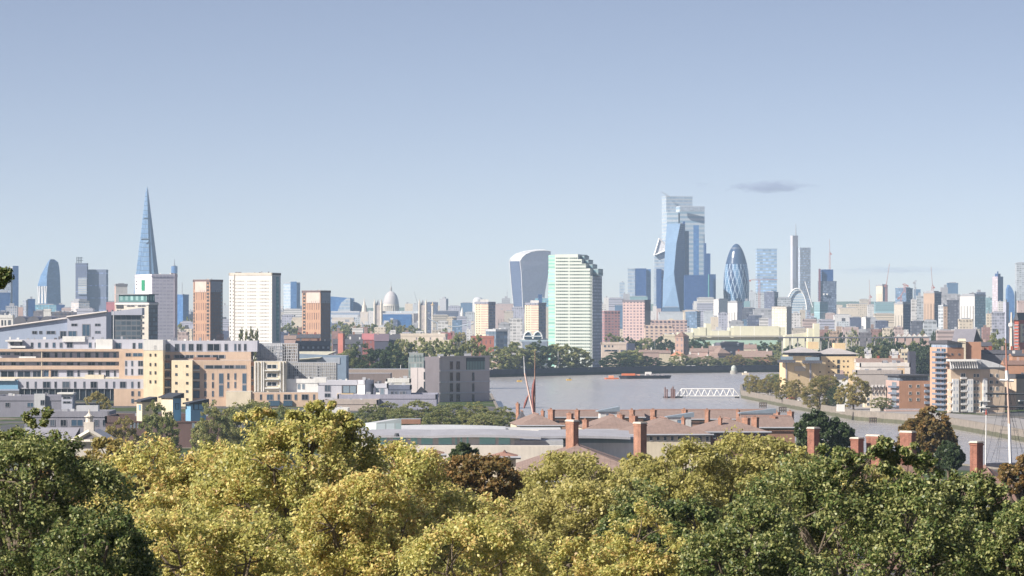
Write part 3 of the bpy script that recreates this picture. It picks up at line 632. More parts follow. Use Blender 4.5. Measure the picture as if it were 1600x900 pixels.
# the spired glass tower
t = thing('glass_spire', 'tallest left tower, a tapering pointed glass spire', 'tower', (*X2(229.5, 6700), GZ)); SP = fac('spire_glass', (.24, .35, .49), (.11, .21, .37), 2.6, 9, 1, .75, (.19, .31, .47), .1, lines=(.08, .12, .20))
def spx(y): f = max(0, (y-291)/(430-291)); f = f**.95; return 228.7-16.7*f, 230.5+17.7*f
mb = MB()
lv = [(y, spx(y)[0]+.8, spx(y)[0]*.38+spx(y)[1]*.62, spx(y)[1]-.8) for y in (516, 470, 430, 390, 350, 320, 304)]
loftpx(mb, 6700, lv, dpt=18, dback=None); mb.build('core', [CURT_D], t)
def shard(y0, y1, f0, f1, dy, mat):
    mb = MB(); pts = []
    for y in (y0, y1):
        l, r_ = spx(y); W = r_-l
        for f in (f0, f1): pts.append(P(l+W*f, y, 6700+dy+18*abs(f-.62)))
    a, b, d, c = pts[0], pts[1], pts[2], pts[3]; th = Vector((0, 1.2, 0)); H = (c-a).length; W = (b-a).length
    mb.face([a, b, c, d], [(0, H), (W, H), (W*.6, 0), (W*.3, 0)]); A = [p+th for p in (a, b, c, d)]
    mb.face(A[::-1], None)
    for p, q, p2, q2 in ((a, d, A[0], A[3]), (b, c, A[1], A[2]), (d, c, A[3], A[2])): mb.face([p, q, q2, p2])
    mb.build('glass_facet', [mat], t)
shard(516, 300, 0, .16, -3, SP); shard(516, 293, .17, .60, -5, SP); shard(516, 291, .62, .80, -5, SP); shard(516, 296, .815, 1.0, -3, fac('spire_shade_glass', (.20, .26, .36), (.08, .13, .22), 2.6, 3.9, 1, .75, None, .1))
mb = MB()
for y in (341, 374): 
    l, r_ = spx(y); mb.bar(P(l+2, y, 6690), P(l+(r_-l)*.6, y, 6692), .8)
mb.build('dark_floor_band', [DSTEEL], t)
# far telecom tower peeping over the lilac block
t = thing('telecom_tower', 'slim telecom tower with a drum head behind the lilac slab block', 'tower', (*X2(272.5, 9300), GZ)); mb = MB(); c = X2(272.5, 9300)
mb.cyl(c, GZ, Z(415, 9300), 5, 5, 16); mb.build('shaft', [DKCONC], t); mb = MB(); mb.cyl(c, Z(427, 9300), Z(416, 9300), 8.5, 8.5, 20); mb.build('drum', [CURT_B], t); mb = MB(); mb.bar((*c, Z(415, 9300)), (*c, Z(405, 9300)), 1.2, 0, .4); mb.build('aerial', [LEAD], t)
r, ft, zt = tower('glass_tower', 'plain blue glass tower of two slabs right of the lilac slab block', 277, 286, 295, 461, 5900, 40, CURT_B, plant=(2, 8)); mb = MB(); mb.bar(P(284.5, 461, 5900), P(284.5, 441, 5900), .35); mb.build('aerial', [LEAD], r)
r, ft, zt = tower('glass_tower', 'stepped pale blue glass tower between the white tower and the second orange one', 443, 456, 469, 442, 7600, 38, CURT_P, plant=None, mats2=CURT_B); mb = MB(); mb.prism(foot1(454, 463.5, 7580, 30, 3), GZ, Z(440, 7580)); mb.build('front_fin', [CURT_B, LEAD], r)
# vaulted dark station-like hall
t = thing('glass_hall', 'wide dark blue office block with a quarter-round end left of the domed cathedral', 'office block', (*X2(540, 7000), GZ)); mb = MB(); mb.prism(foot1(515, 552, 7000, 50), GZ, [Z(463, 7000), Z(466, 7000), Z(466, 7000), Z(463, 7000)]); mb.build('main_block', [CURT_B, LEAD], t)
mb = MB(); pr = [(X2(548, 7010)[0], GZ)]+[(X2(548+18*math.cos(a), 7010)[0], Z(486-17*math.sin(a), 7010)) for a in [i*math.pi/24 for i in range(0, 13)]]
prf = [(548, 520), (566, 520)]+[(548+18*math.cos(a), 486-15*math.sin(a)) for a in [i*math.pi/20 for i in range(0, 11)]]
fr = [P(x, y, 7010) for x, y in prf]; bk = [p+Vector((0, 60, 0)) for p in fr]; mb.face(fr, [(p.x, p.z) for p in fr])
for i in range(len(fr)): j = (i+1) % len(fr); mb.face([fr[i], bk[i], bk[j], fr[j]])
mb.build('round_end', [CURT_D], t)
mb = MB(); fr = [P(x, y, 6990) for x, y in ((528, 520), (547, 520), (547, 465), (543, 465), (533, 473), (528, 484))]; mb.face(fr, [(p.x, -p.z) for p in fr]); bk = [p+Vector((0, 12, 0)) for p in fr]
for i in range(len(fr)): j = (i+1) % len(fr); mb.face([fr[i], bk[i], bk[j], fr[j]])
mb.build('pale_facade', [CURT_P], t)
tower('office_block', 'long white office block with dark ribbon windows left of the stone bridge', 517, None, 562, 487, 6000, 0, fac('white_ribbon', (.60, .62, .66), (.16, .20, .27), 60, 8, 1, .4), PALELEAD, plant=(1.5, 20)); tower('office_block', 'cream low block with tall piers below the long white office block', 519, None, 553, 497, 5500, 1, fac('cream_piers', (.66, .60, .53), (.30, .30, .33), 5, 20, .4, .7), PALELEAD)
# cathedral
Yc = 7900; c = Vector(X2(611, Yc)); t = thing('domed_cathedral', 'pale stone cathedral with a great lantern-topped dome', 'cathedral', (c.x, c.y, GZ))
m_ = lambda d: M(d, Yc)
mb = MB(); mb.lathe(c, [(Z(475, Yc), m_(12.2)), (Z(472, Yc), m_(12.0)), (Z(468, Yc), m_(11.2)), (Z(463, Yc), m_(9.6)), (Z(459, Yc), m_(7.2)), (Z(456.3, Yc), m_(4.4)), (Z(455.2, Yc), m_(2.2))], 32); mb.build('dome', [flat('lead_dome', (.50, .47, .47), .6, .1, .3, .1)], t)
mb = MB(); mb.cyl(c, Z(478, Yc), Z(475, Yc), m_(12.6), m_(12.4), 32); mb.cyl(c, Z(487, Yc), Z(478, Yc), m_(10.5), m_(10.5), 32); mb.cyl(c, Z(496, Yc), Z(487, Yc), m_(13.5), m_(13.5), 32); mb.build('drum', [STONE], t)
for i in range(24):
    a = 2*math.pi*i/24
    if math.sin(a) < .3:
        mb = MB(); mb.cyl((c.x+m_(12.3)*math.cos(a), c.y+m_(12.3)*math.sin(a)), Z(487, Yc), Z(478, Yc), 1.0, 1.0, 8); mb.build('column', [STONE], t)
mb = MB(); mb.cyl(c, Z(455.5, Yc), Z(450, Yc), m_(1.6), m_(1.5), 12); mb.cyl(c, Z(450, Yc), Z(447, Yc), m_(1.3), m_(.5), 12); mb.cyl(c, Z(447, Yc), Z(439, Yc), m_(.35), m_(.12), 8); mb.build('lantern', [flat('lantern_stone', (.36, .34, .33))], t)
mb = MB(); mb.prism([(c.x-m_(30), c.y-25), (c.x+m_(26), c.y-25), (c.x+m_(26), c.y+25), (c.x-m_(30), c.y+25)], GZ, Z(491, Yc)); mb.build('nave', [STONE, LEAD], t)
# stone bascule bridge
Yb = 5150; t = thing('bascule_bridge', 'stone bridge with two pinnacled towers before the domed cathedral', 'bridge', (*X2(625, Yb), 0))
for px in (590.5, 660.5):
    mb = MB(); ft = foot1(px-5.2, px+5.2, Yb, M(9, Yb)); mb.prism(ft, 0, Z(477, Yb), 0, 1)
    c0 = cen(ft, 0); apex = (c0[0], c0[1], Z(467.5, Yb)); sh = shrink(ft, 2)
    for i in range(4): mb.face([(*sh[i], Z(477, Yb)), (*sh[(i+1) % 4], Z(477, Yb)), apex], None, 1)
    tw = mb.build('bridge_tower', [fac('bridge_stone', (.56, .50, .46), (.22, .20, .22), 3.3, 9, .3, .6), flat('bridge_roof', (.25, .26, .30))], t)
    for q in ft:
        mb = MB(); mb.cyl(q, 0, Z(474.5, Yb), 1.7, 1.7, 8); mb.cyl(q, Z(474.5, Yb), Z(467.5, Yb), 1.7, .1, 8); mb.build('turret', [STONE], tw)
mb = MB(); mb.box(X2(596, Yb)[0], X2(655, Yb)[0], Yb+2, Yb+8, Z(489, Yb), Z(486, Yb)); mb.build('walkway', [fac('walkway_lattice', (.62, .64, .68), (.35, .42, .52), 3, 3, .5, .5)], t)
mb = MB(); pts = [P(666+f*74, 503+44*(f-.18)*(1.0-f) + (2 if f > .9 else 0), Yb) for f in [i/14 for i in range(15)]]
for a_, b_ in zip(pts, pts[1:]): mb.bar(a_, b_, .5)
pts = [P(585-f*20, 503+60*f*(1-f), Yb) for f in [i/6 for i in range(7)]]
for a_, b_ in zip(pts, pts[1:]): mb.bar(a_, b_, .5)
mb.build('chain', [flat('pale_blue_steel', (.42, .48, .54), .5)], t)
mb = MB(); mb.box(X2(560, Yb)[0], X2(745, Yb)[0], Yb+1, Yb+14, 7, 9); mb.build('deck', [LEAD], t)
mb = MB(); ft = foot1(736, 741, Yb, 18); mb.prism(ft, 0, Z(502, Yb)); mb.build('abutment', [STONE], t)
t = thing('stone_church', 'pale spired stone tower left of the first bridge tower', 'church', (*X2(569, 5400), GZ)); mb = MB(); mb.prism(foot1(563, 575, 5400, 14), GZ, Z(487, 5400)); mb.build('tower_base', [fac('church_stone', (.66, .60, .53), (.35, .33, .33), 5, 12, .3, .5), LEAD], t)
mb = MB(); c = cen(foot1(563, 575, 5400, 14), 0); mb.cyl(c, Z(487, 5400), Z(477, 5400), 4.5, 3.2, 8); mb.cyl(c, Z(477, 5400), Z(466, 5400), 2.2, .15, 8); mb.build('spire', [STONE], t)
t = thing('stone_column', 'tall pale memorial column right of the second bridge tower', 'column', (*X2(676, 6600), GZ)); mb = MB(); c = X2(676, 6600); mb.cyl(c, GZ, Z(477, 6600), 2.4, 2.2, 12); mb.build('shaft', [STONE], t); mb = MB(); mb.cyl(c, Z(477, 6600), Z(475.5, 6600), 3.4, 3.4, 12); mb.cyl(c, Z(475.5, 6600), Z(472, 6600), 1.2, .6, 10); mb.build('capital', [OCHRE], t)
t = thing('glass_block', 'wide deep blue glass block directly below the cathedral dome', 'office block', (*X2(619, 5600), GZ)); mb = MB(); mb.prism(foot1(594, 643, 5600, 40, 1), GZ, Z(491, 5600)); mb.build('wall', [CURT_B, LEAD], t); mb = MB(); mb.prism(foot1(595, 648, 5606, 36, 1), Z(491.2, 5600), Z(488, 5600)); mb.build('roof', [PALELEAD], t); mb = MB(); mb.prism(foot1(643, 646, 5602, 30), GZ, Z(492, 5600)); mb.build('end_wall', [WHITE], t)
# --- flared tower
Yw = 7000; t = thing('flared_tower', 'grey tower that flares outward to a curved white-rimmed top', 'tower', (*X2(828, Yw), GZ))
lv = [(520, 805, 817.5, 846), (483, 803, 817, 849), (455, 799.8, 816, 852), (425, 797.3, 814.5, 857), (408, 796, 812.5, 860.5)]
mb = MB(); loftpx(mb, Yw, lv, dpt=40, dback=30, cap=False)
mb.m = [(1 if i % 5 == 0 else 0) for i in range(len(mb.f))]
mb.build('facade', [fac('fine_mesh_glass', (.82, .81, .84), (.66, .67, .74), 2, 4, .5, .8, (.74, .75, .80), .1), fac('flared_side_glass', (.12, .15, .24), (.07, .10, .18), 6, 4, 1, .6, (.08, .11, .20))], t)  # front tone raised to hold a reflection; side toned down against the sun
top = [(812.5, 408), (816, 402), (821, 397.5), (830, 393.5), (840, 391.8), (850, 391.5), (860.5, 392.5)]
lf = [(796, 408), (797, 404.5), (801, 401), (807, 396.5), (820, 392.6), (835, 390.6), (852, 390.4)]
mb = MB()
for i in range(6):
    a_, b_ = P(*top[i], Yw+40*(top[i][0]-812.5)/48), P(*top[i+1], Yw+40*(top[i+1][0]-812.5)/48); c_, d_ = P(*lf[i+1], Yw+45), P(*lf[i], Yw+45)
    mb.face([a_, b_, c_, d_], None, 0)
    e_, f_ = P(top[i][0], 410, a_.y), P(top[i+1][0], 410, b_.y)
    mb.face([e_, f_, b_, a_], [(e_.x, 10), (f_.x, 10), (b_.x, 0), (a_.x, 0)], 1)
mb.build('curved_roof', [PALELEAD, MATS['fine_mesh_glass']], t)
for nm, pts in (('rim', [P(l, y, Yw+39) for y, l, c_, r_ in lv[1:]]+[P(x, y, Yw+44) for x, y in lf[1:]]), ('fin', [P(c_, y, Yw-1) for y, l, c_, r_ in lv[1:]]+[P(x, y, Yw-1+40*(x-812.5)/48) for x, y in top[1:]])):
    mb = MB()
    for a_, b_ in zip(pts, pts[1:]): mb.bar(a_, b_, .5)
    mb.build(nm, [WSTEEL], t)
tower('glass_tower', 'slim dark blue slab just right of the flared tower foot', 841, None, 847, 460, 6300, 0, CURT_D, single=True); tower('glass_block', 'teal glass block squeezed between the flared tower and the green-trimmed white tower', 836, None, 858, 466, 6600, 0, CURT_T, single=True)
# --- cluster of glass towers
tower('small_tower', 'short pale green-grey tower left of the three-slab tower', 968, None, 976, 441, 8200, 0, CURT_P, single=True)
r, ft, zt = tower('office_tower', 'three-slab office tower, pale left slab and two dark ones, left of the glass cluster', 981, None, 992, 420, 7000, 0, CURT_P, plant=None)
mb = MB(); mb.prism(foot1(993, 1010, 6990, 40), GZ, Z(419.5, 7000)); mb.build('middle_slab', [CURT_D, LEAD], r); mb = MB(); mb.prism(foot1(1010.5, 1017, 7005, 40), GZ, Z(420.5, 7000)); mb.build('rear_slab', [CURT_B, LEAD], r)
t = thing('wedge_tower', 'glass wedge tower ending in a white triangular lattice peak', 'tower', (*X2(1035, 6950), GZ)); mb = MB(); mb.prism(foot1(1022.5, 1047, 6950, 40), GZ, [Z(398.5, 6950), Z(389, 6950), Z(389, 6950), Z(398.5, 6950)]); mb.build('facade', [CURT_P, LEAD], t)
mb = MB(); mb.prism(foot1(1025.5, 1033.5, 6944, 5), GZ, Z(420, 6950)); mb.build('dark_bay', [CURT_D], t)
tri = [(1022.5, 399), (1046.5, 389), (1030.3, 372.5)]; mb = MB(); f_ = [P(x, y, 6946) for x, y in tri]; b_ = [p+Vector((0, 8, 0)) for p in f_]; mb.face(f_, [(p.x, -p.z) for p in f_]); mb.face(b_[::-1], None)
for i in range(3): mb.face([f_[i], b_[i], b_[(i+1) % 3], f_[(i+1) % 3]])
mb.build('peak', [fac('peak_lattice', (.72, .72, .74), (.45, .46, .50), 7, 7, .35, .35)], t)
mb = MB()
for i in range(3): mb.bar(f_[i]-Vector((0, 1, 0)), f_[(i+1) % 3]-Vector((0, 1, 0)), 1.3)
mb.build('peak_frame', [WSTEEL], t)
t = thing('tallest_tower', 'tallest tower of the glass cluster, pale banded glass with a lower right shoulder', 'tower', (*X2(1066, 7350), GZ)); BG = fac('banded_pale_glass', (.50, .56, .62), (.22, .33, .44), 60, 9.5, 1, .52, (.30, .40, .48), .2)
mb = MB(); mb.prism(foot2(1034, 1041, 1082, 7350, 14), GZ, Z(306.5, 7350)); mb.build('main_shaft', [CURT_P, LEAD], t); mb = MB(); mb.prism(foot2(1056, 1062, 1101, 7320, 10), GZ, Z(322, 7320)); mb.build('shoulder', [BG, LEAD], t)
mb = MB(); mb.prism(foot1(1042, 1060, 7318, 30), GZ, Z(331, 7318)); mb.build('front_bay', [BG, LEAD], t)
mb = MB(); mb.prism(foot1(1064, 1101, 7310, 4), Z(330, 7310), Z(323, 7310)); mb.build('louvre_band', [fac('louvres', (.30, .34, .40), (.14, .17, .22), 4, 3, .6, .6)], t); mb = MB(); mb.prism(foot1(1083.5, 1092, 7312, 3), Z(440, 7312), Z(352, 7312)); mb.build('dark_bay', [CURT_B], t)
t = thing('slanted_tower', 'deep blue tower with a slanted faceted front in the glass cluster', 'tower', (*X2(1056, 7000), GZ)); mb = MB(); loftpx(mb, 6895, [(520, 1035, 1066, 1076), (486, 1035, 1062.5, 1076), (440, 1036, 1054.5, 1072), (425, 1037.5, 1053, 1070.5), (380, 1039.5, 1057, 1070), (349, 1042, 1063, 1069.5)], dpt=22, dback=40)
mb.m = [(0 if i % 5 == 0 else 1) for i in range(len(mb.f))]; mb.build('facade', [fac('slanted_lit_glass', (.20, .30, .44), (.14, .23, .37), 6, 4, .9, .7, (.16, .26, .40)), CURT_D], t)
mb = MB(); mb.prism(foot1(1067, 1070.5, 6925, 20), GZ, Z(347.5, 6990)); mb.prism(foot1(1070.6, 1076.5, 6931, 20), GZ, Z(362, 6990)); mb.build('service_core', [CURT_D, LEAD], t)
t = thing('glass_block', 'dark stepped glass tower against the right flank of the tallest tower', 'tower', (*X2(1104, 7100), GZ)); mb = MB(); mb.prism(foot1(1100.5, 1103.5, 7100, 30), GZ, Z(380, 7100)); mb.prism(foot1(1103.6, 1110, 7100, 30), GZ, Z(396, 7100)); mb.build('facade', [CURT_D, LEAD], t)
t = thing('glass_block', 'broad dark blue stepped office block at the foot of the glass cluster', 'office block', (*X2(1096, 6850), GZ)); mb = MB(); mb.prism(foot1(1070, 1108, 6850, 40), GZ, Z(430, 6850)); mb.prism(foot2(1106, 1107.5, 1118.5, 6830, 8), GZ, Z(428.5, 6830)); mb.build('facade', [CURT_D, LEAD], t)
mb = MB(); mb.bar(P(1107.5, 429, 6824), P(1107.5, 465, 6824), 1); mb.build('fin', [GLT], t)
# bullet-shaped tower
Yg = 6900; c = Vector(X2(1150.5, Yg)); t = thing('bullet_tower', 'dark bullet-shaped round glass tower with white diagonal lattice', 'tower', (c.x, c.y, GZ)); mb = MB(); NN = 48
prof = [(512, 16.5), (490, 18.4), (472, 19.6), (455, 20.4), (440, 20.3), (425, 18.9), (412, 16.6), (402, 14), (393, 10.8), (387, 7.6), (383, 4.6), (381.2, 1.8), (380.8, .3)]
rings = [[(c.x+M(r_, Yg)*math.cos(2*math.pi*i/NN), c.y+M(r_, Yg)*math.sin(2*math.pi*i/NN), Z(y, Yg)) for i in range(NN)] for y, r_ in prof]
mb.loft(rings); k = 0
for a_ in range(len(prof)-1):
    for i in range(NN):
        va, vb = (Z(prof[a_][0], Yg), Z(prof[a_+1][0], Yg)); mb.u[k:k+4] = [(i/NN, va/180), ((i+1)/NN, va/180), ((i+1)/NN, vb/180), (i/NN, vb/180)]; k += 4
g = G('lattice_glass'); sp = g.n('ShaderNodeSeparateXYZ'); g.t.links.new(g.n('ShaderNodeUVMap').outputs[0], sp.inputs[0]); u, v = sp.outputs[0], sp.outputs[1]
def dg(sg, n, k_, wd): return g.ma('LESS_THAN', g.ma('ABSOLUTE', g.ma('SUBTRACT', g.ma('FRACT', g.ma('ADD', g.ma('MULTIPLY', u, n), g.ma('MULTIPLY', v, sg*k_))), .5)), wd)
line = g.ma('MAXIMUM', dg(1, 18, 6, .055), dg(-1, 18, 6, .055)); low = g.ma('LESS_THAN', v, .86); line = g.ma('MULTIPLY', line, low)
spir = dg(1, 6, 2, .24)
fl = g.ma('GREATER_THAN', g.ma('FRACT', g.ma('MULTIPLY', v, 45)), .7)
base = g.mix(spir, g.mix(fl, (.09, .18, .32), (.14, .25, .40)), (.015, .045, .12)); base = g.mix(low, (.03, .06, .13), base)
g.out(g.mix(line, base, (.42, .52, .62)), .25, .4, .0); mb.build('facade', [g.m], t)
mb = MB(); mb.cyl(c, Z(388, Yg), Z(387.3, Yg), M(8.3, Yg), M(8.0, Yg), 32); mb.build('crown_ring', [LEAD], t)
tower('office_tower', 'banded grey-blue slab tower right of the bullet-shaped tower', 1183, None, 1214, 389, 7300, 1.5, fac('grey_blue_bands', (.36, .45, .55), (.16, .25, .38), 6, 6.5, .93, .55), plant=None)
t = thing('office_tower', 'grey twin-shaft tower with a taller slim left shaft and aerial', 'tower', (*X2(1250, 7250), GZ)); mb = MB(); mb.prism(foot2(1235, 1238.5, 1247, 7250, 25), GZ, Z(368, 7250)); mb.build('left_shaft', [fac('grey_rib', (.50, .50, .54), (.30, .32, .38), 4, 90, .4, .9), LEAD], t)
mb = MB(); mb.prism(foot2(1247, 1250, 1266.5, 7240, 20), GZ, Z(387, 7250)); mb.build('right_shaft', [fac('grey_cross', (.42, .45, .50), (.22, .27, .34), 3, 5, .8, .6), LEAD], t); mb = MB(); mb.bar(P(1243.5, 368, 7255), P(1243.5, 350, 7255), .8, 0, .3); mb.build('aerial', [LEAD], t)
# arch-fronted block
t = thing('arched_office', 'glazed office with a great white parabolic arch', 'office block', (*X2(1245, 6700), GZ)); pts = [P(1245+15.5*math.sin(s_), 484-33*math.cos(s_), 6690) for s_ in [i*math.pi/2/12 for i in range(-12, 13)]]; mb = MB()
for a_, b_ in zip(pts, pts[1:]): mb.bar(a_, b_, 1.0)
mb.build('arch', [WSTEEL], t); mb = MB(); fr = [p+Vector((0, 4, -1.5)) for p in pts]; fr2 = fr+[Vector((fr[-1].x, fr[-1].y, GZ)), Vector((fr[0].x, fr[0].y, GZ))]; mb.face(fr2[::-1], [(p.x, -p.z) for p in fr2[::-1]])
bk = [p+Vector((0, 40, 0)) for p in fr]
for i in range(len(fr)-1): mb.face([fr[i], fr[i+1], bk[i+1], bk[i]])
mb.build('facade', [fac('arch_bands', (.55, .60, .63), (.20, .27, .34), 60, 5, 1, .5)], t); mb = MB(); mb.bar(P(1258, 440, 6680), P(1270, 480, 6680), .8); mb.build('tie', [WSTEEL], t)
r, ft, zt = tower('office_tower', 'dark unfinished-looking tower with a stepped crown under a tall red crane', 1280, None, 1307, 440, 6500, 0, fac('dark_grid', (.09, .11, .17), (.045, .06, .10), 3, 4, .7, .6, (.20, .26, .36)), plant=None)
mb = MB(); mb.prism(foot1(1284, 1302, 6505, 30), Z(440, 6500)-.5, Z(421, 6505)); mb.build('stepped_crown', [CURT_D, DSTEEL], r); mb = MB(); mb.prism(foot1(1279.4, 1282.2, 6497, 6), GZ, Z(420, 6500)); mb.build('hoist_mast', [flat('hoist_red', (.20, .10, .12), .5)], r)
for px in (1286, 1291): mb = MB(); mb.prism(foot1(px, px+2.5, 6496, 2), Z(461, 6500), Z(458.5, 6500)); mb.build('lit_panel', [WHITE], r)
# cranes
CRANER = flat('crane_red', (.42, .20, .18), .5)
def crane(label, px, yt, yb, Y, jib, mat=CRANER, luff=False, r=.45, z0=None):
    z0 = Z(yb, Y); t = thing('tower_crane', label, 'crane', (*X2(px, Y), z0)); c = X2(px, Y); s_ = 1.1
    mb = MB()
    for dx, dy in ((-s_, -s_), (s_, -s_), (s_, s_), (-s_, s_)): mb.bar((c[0]+dx, c[1]+dy, z0), (c[0]+dx, c[1]+dy, Z(yt, Y)), r*.35)
    n = max(2, int((Z(yt, Y)-z0)/5))
    for i in range(n):
        za = z0+(Z(yt, Y)-z0)*i/n; zb = z0+(Z(yt, Y)-z0)*(i+1)/n; k = 1 if i % 2 else -1
        mb.bar((c[0]-s_*k, c[1]-s_, za), (c[0]+s_*k, c[1]-s_, zb), r*.25)
    mb.build('mast', [mat], t)
    for nm, (jx, jy) in (('jib', jib[0]), ('counter_jib', jib[1])):
        a_ = Vector((*c, Z(yt, Y))); b_ = P(jx, jy, Y); mb = MB(); mb.bar(a_, b_, r*.45); mb.bar(a_+Vector((0, 0, 3)), b_, r*.25)
        for i in range(1, 6): q = a_.lerp(b_, i/6); mb.bar(q, (a_+Vector((0, 0, 3))).lerp(b_, (i-.5)/6), r*.2)
        if nm == 'counter_jib': mb.box(b_.x-1.5, b_.x+1.5, b_.y-1.2, b_.y+1.2, b_.z-2.5, b_.z)
        mb.build(nm, [mat], t)
crane('tall red crane mast on the dark stepped tower right of the arch', 1296.5, 395, 421, 6510, ((1296.2, 374), (1298.5, 396)), r=0.54)
crane('small grey crane perched on top of the tallest tower', 1041, 305, 310, 7340, ((1033.5, 299.5), (1045, 306)), LEAD, r=0.54)
crane('red flat-top crane before the banded slab tower', 1186.5, 437.5, 512, 5600, ((1215, 437), (1172, 437.5)), r=0.48); crane('pale red luffing crane beside the ribbed cream tower', 1385, 445, 475, 6000, ((1390, 412), (1382.5, 446)), r=0.54)
crane('thin pink crane rising from the cream building on the hill slope', 1359, 462, 480, 6100, ((1358, 437), (1361, 463))); crane('thin red crane over the brown tower at the right', 1457, 447, 460, 5200, ((1454.8, 417), (1459, 448)))
crane('faint crane right of the cathedral dome', 652, 474, 492, 7600, ((647, 455), (655, 475)), LEAD); crane('red crane with a broad platform on the blue-wrapped tower', 1413.5, 446, 458, 5400, ((1410, 444), (1418, 445.5)), r=0.66); crane('short red crane in front of the blue-wrapped tower', 1408, 464, 478, 5000, ((1411, 455), (1404, 465)), r=0.60)
crane('pale thin crane right of the blue-wrapped tower', 1429.5, 441, 470, 5600, ((1433, 438.5), (1428, 441)), LEAD)
# ================================================================ middle distance
def unit_window():
    me = bpy.data.meshes.new('window'); mb = MB()
    mb.face([(-.42, -.05, .06), (.42, -.05, .06), (.42, -.05, .94), (-.42, -.05, .94)], None, 1)
    for x0, x1, z0, z1 in ((-.5, -.42, 0, 1), (.42, .5, 0, 1), (-.42, .42, 0, .06), (-.42, .42, .94, 1), (-.02, .02, .06, .94)): mb.box(x0, x1, -.10, 0, z0, z1, 0)
    return mb.mesh('window', [flat('grey_frame', (.30, .30, .33), .5, .05), GLD])
WIN = unit_window()
FRD = flat('dark_frame', (.10, .10, .11), .5, .05); FRB = flat('brown_frame', (.30, .22, .17), .5)
def win(root, p, q, px0, px1, py0, py1, gm=None, fm=None, name='window', proud=.12):
    a, b = hit(px0, p, q), hit(px1, p, q); c = (a+b)/2; d = Vector(q)-Vector(p); W = (b-a).length
    z1, z0 = Z(py0, c.y), Z(py1, c.y); o = bpy.data.objects.new(name, WIN); COL.objects.link(o); o.parent = root
    n = Vector((d.y, -d.x)).normalized(); ang = math.atan2(d.y, d.x)
    o.location = Vector((c.x+n.x*.02, c.y+n.y*.02, z0))-wloc(root); o.rotation_euler = (0, 0, ang); o.scale = (W, 1.5, z1-z0)
    for i, m in ((0, fm), (1, gm)):
        if m: o.material_slots[i].link = 'OBJECT'; o.material_slots[i].material = m
    return o
GL3 = [GLD, GLB, GLD, glass('grey_glass', (.12, .15, .19)), glass('deep_glass', (.02, .028, .04))]
def wins(root, p, q, xs, ys, gm=None, fm=None, rg=random.Random(5)):
    """xs, ys: lists of (from, to) in photo pixels"""
    for a, b in xs:
        for c, d in ys: win(root, p, q, a, b, c, d, gm or rg.choice(GL3), fm)
def panel(root, name, p, q, px0, px1, py0, py1, mat, proud=.25, back=0.0):
    a, b = hit(px0, p, q), hit(px1, p, q); d = (Vector(q)-Vector(p)).normalized(); n = Vector((d.y, -d.x)); y = (a.y+b.y)/2
    mb = MB(); mb.prism([a+n*proud, b+n*proud, b-n*(back-.003), a-n*(back-.003)], Z(py1, y), Z(py0, y), 0, 0, True); return mb.build(name, mat if isinstance(mat, list) else [mat], root)
# --- lilac slab block with lit end
r, ft, zt = tower('slab_block', 'tall lilac slab block whose cream end wall carries a green strip', 211, 237.5, 277, 430.5, 2900, 25, fac('shade_lifted_bands', (.78, .75, .83), (.50, .48, .58), 3.2, 2.9, .8, .42, (.60, .58, .67), .3), roof=STONE)  # wall tone lightened to offset the shade on the right face
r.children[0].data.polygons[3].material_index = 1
mb = MB(); mb.prism(shrink(ft, 1.5), zt, zt+1.2); mb.build('roof_edge', [WHITE], r)
C_, L_ = ft[0], ft[3]; panel(r, 'green_strip', L_, C_, 221.5, 226.5, 437.5, 454, GREENP, .35)
for y in (438.5, 443.5, 449.5): win(r, L_, C_, 212.8, 214.6, y, y+1.6, None, FRB)
panel(r, 'stair_shaft', ft[0], ft[1], 272.5, 276.8, 427.5, 527, flat('lilac_shaft', (.30, .27, .32)), .6, 3)
# --- penthouse block in front of it
r, ft, zt = tower('apartment_block', 'cream block with overhanging green-glazed penthouse before the lilac slab', 181, 232, 246.5, 474.5, 2350, 68, fac('cream_dark_side', (.60, .56, .50), (.06, .08, .11), 3, 3, .1, .1, None, .1, .0), mats2=fac('dark_glazed_bays', (.13, .14, .16), (.04, .06, .08), 3.2, 3, .8, .7))
mb = MB(); mb.prism(shrink(ft, 1.2), zt+.02, zt+1.2); mb.build('dark_recess', [DKCONC], r); mb = MB(); mb.prism(shrink(ft, 2.0), zt+1.2, zt+6.2); mb.build('penthouse', [fac('green_penthouse', (.10, .22, .22), (.28, .46, .46), 4, 5.2, .5, .55, (.06, .12, .13), .2, .75), LEAD], r)
mb = MB(); mb.prism(shrink(ft, -.6), zt+6.2, zt+6.7, 0, 0, True); mb.build('overhanging_roof', [LEAD], r); mb = MB(); mb.prism(shrink(ft, -.8), zt-.6, zt+.35, 0, 0, True); mb.build('white_slab', [WHITE], r)
L_, C_ = ft[3], ft[0]
for a, b in ((198, 211), (215, 228)): win(r, L_, C_, a, b, 476.7, 479.3)
for i in range(5): win(r, L_, C_, 220.5, 225.5, 485.3+8.6*i, 488.8+8.6*i)
panel(r, 'dark_bay', L_, C_, 182, 193, 476, 482, GLD, .3)
r, ft, zt = tower('office_block', 'dark-glazed lower block with a white slanted roof left of the cream penthouse block', 165, None, 220, 492, 2300, 3, fac('dark_glazed_floors', (.17, .18, .20), (.05, .07, .09), 3.4, 3.4, .85, .72, (.10, .13, .16)))
mb = MB(); f_ = foot1(160, 222, 2298, 30, 3); mb.prism(f_, Z(492.3, 2300), [Z(488.5, 2300), Z(481, 2300), Z(481, 2300), Z(488.5, 2300)]); mb.build('slanted_roof', [LILAC, WHITE], r)
for px in (167, 175.5, 184, 188): mb = MB(); q = X2(px, 2310); mb.cyl(q, Z(488, 2300), Z(484, 2300), .7, .7, 8); mb.build('roof_vent', [DKCONC], r)
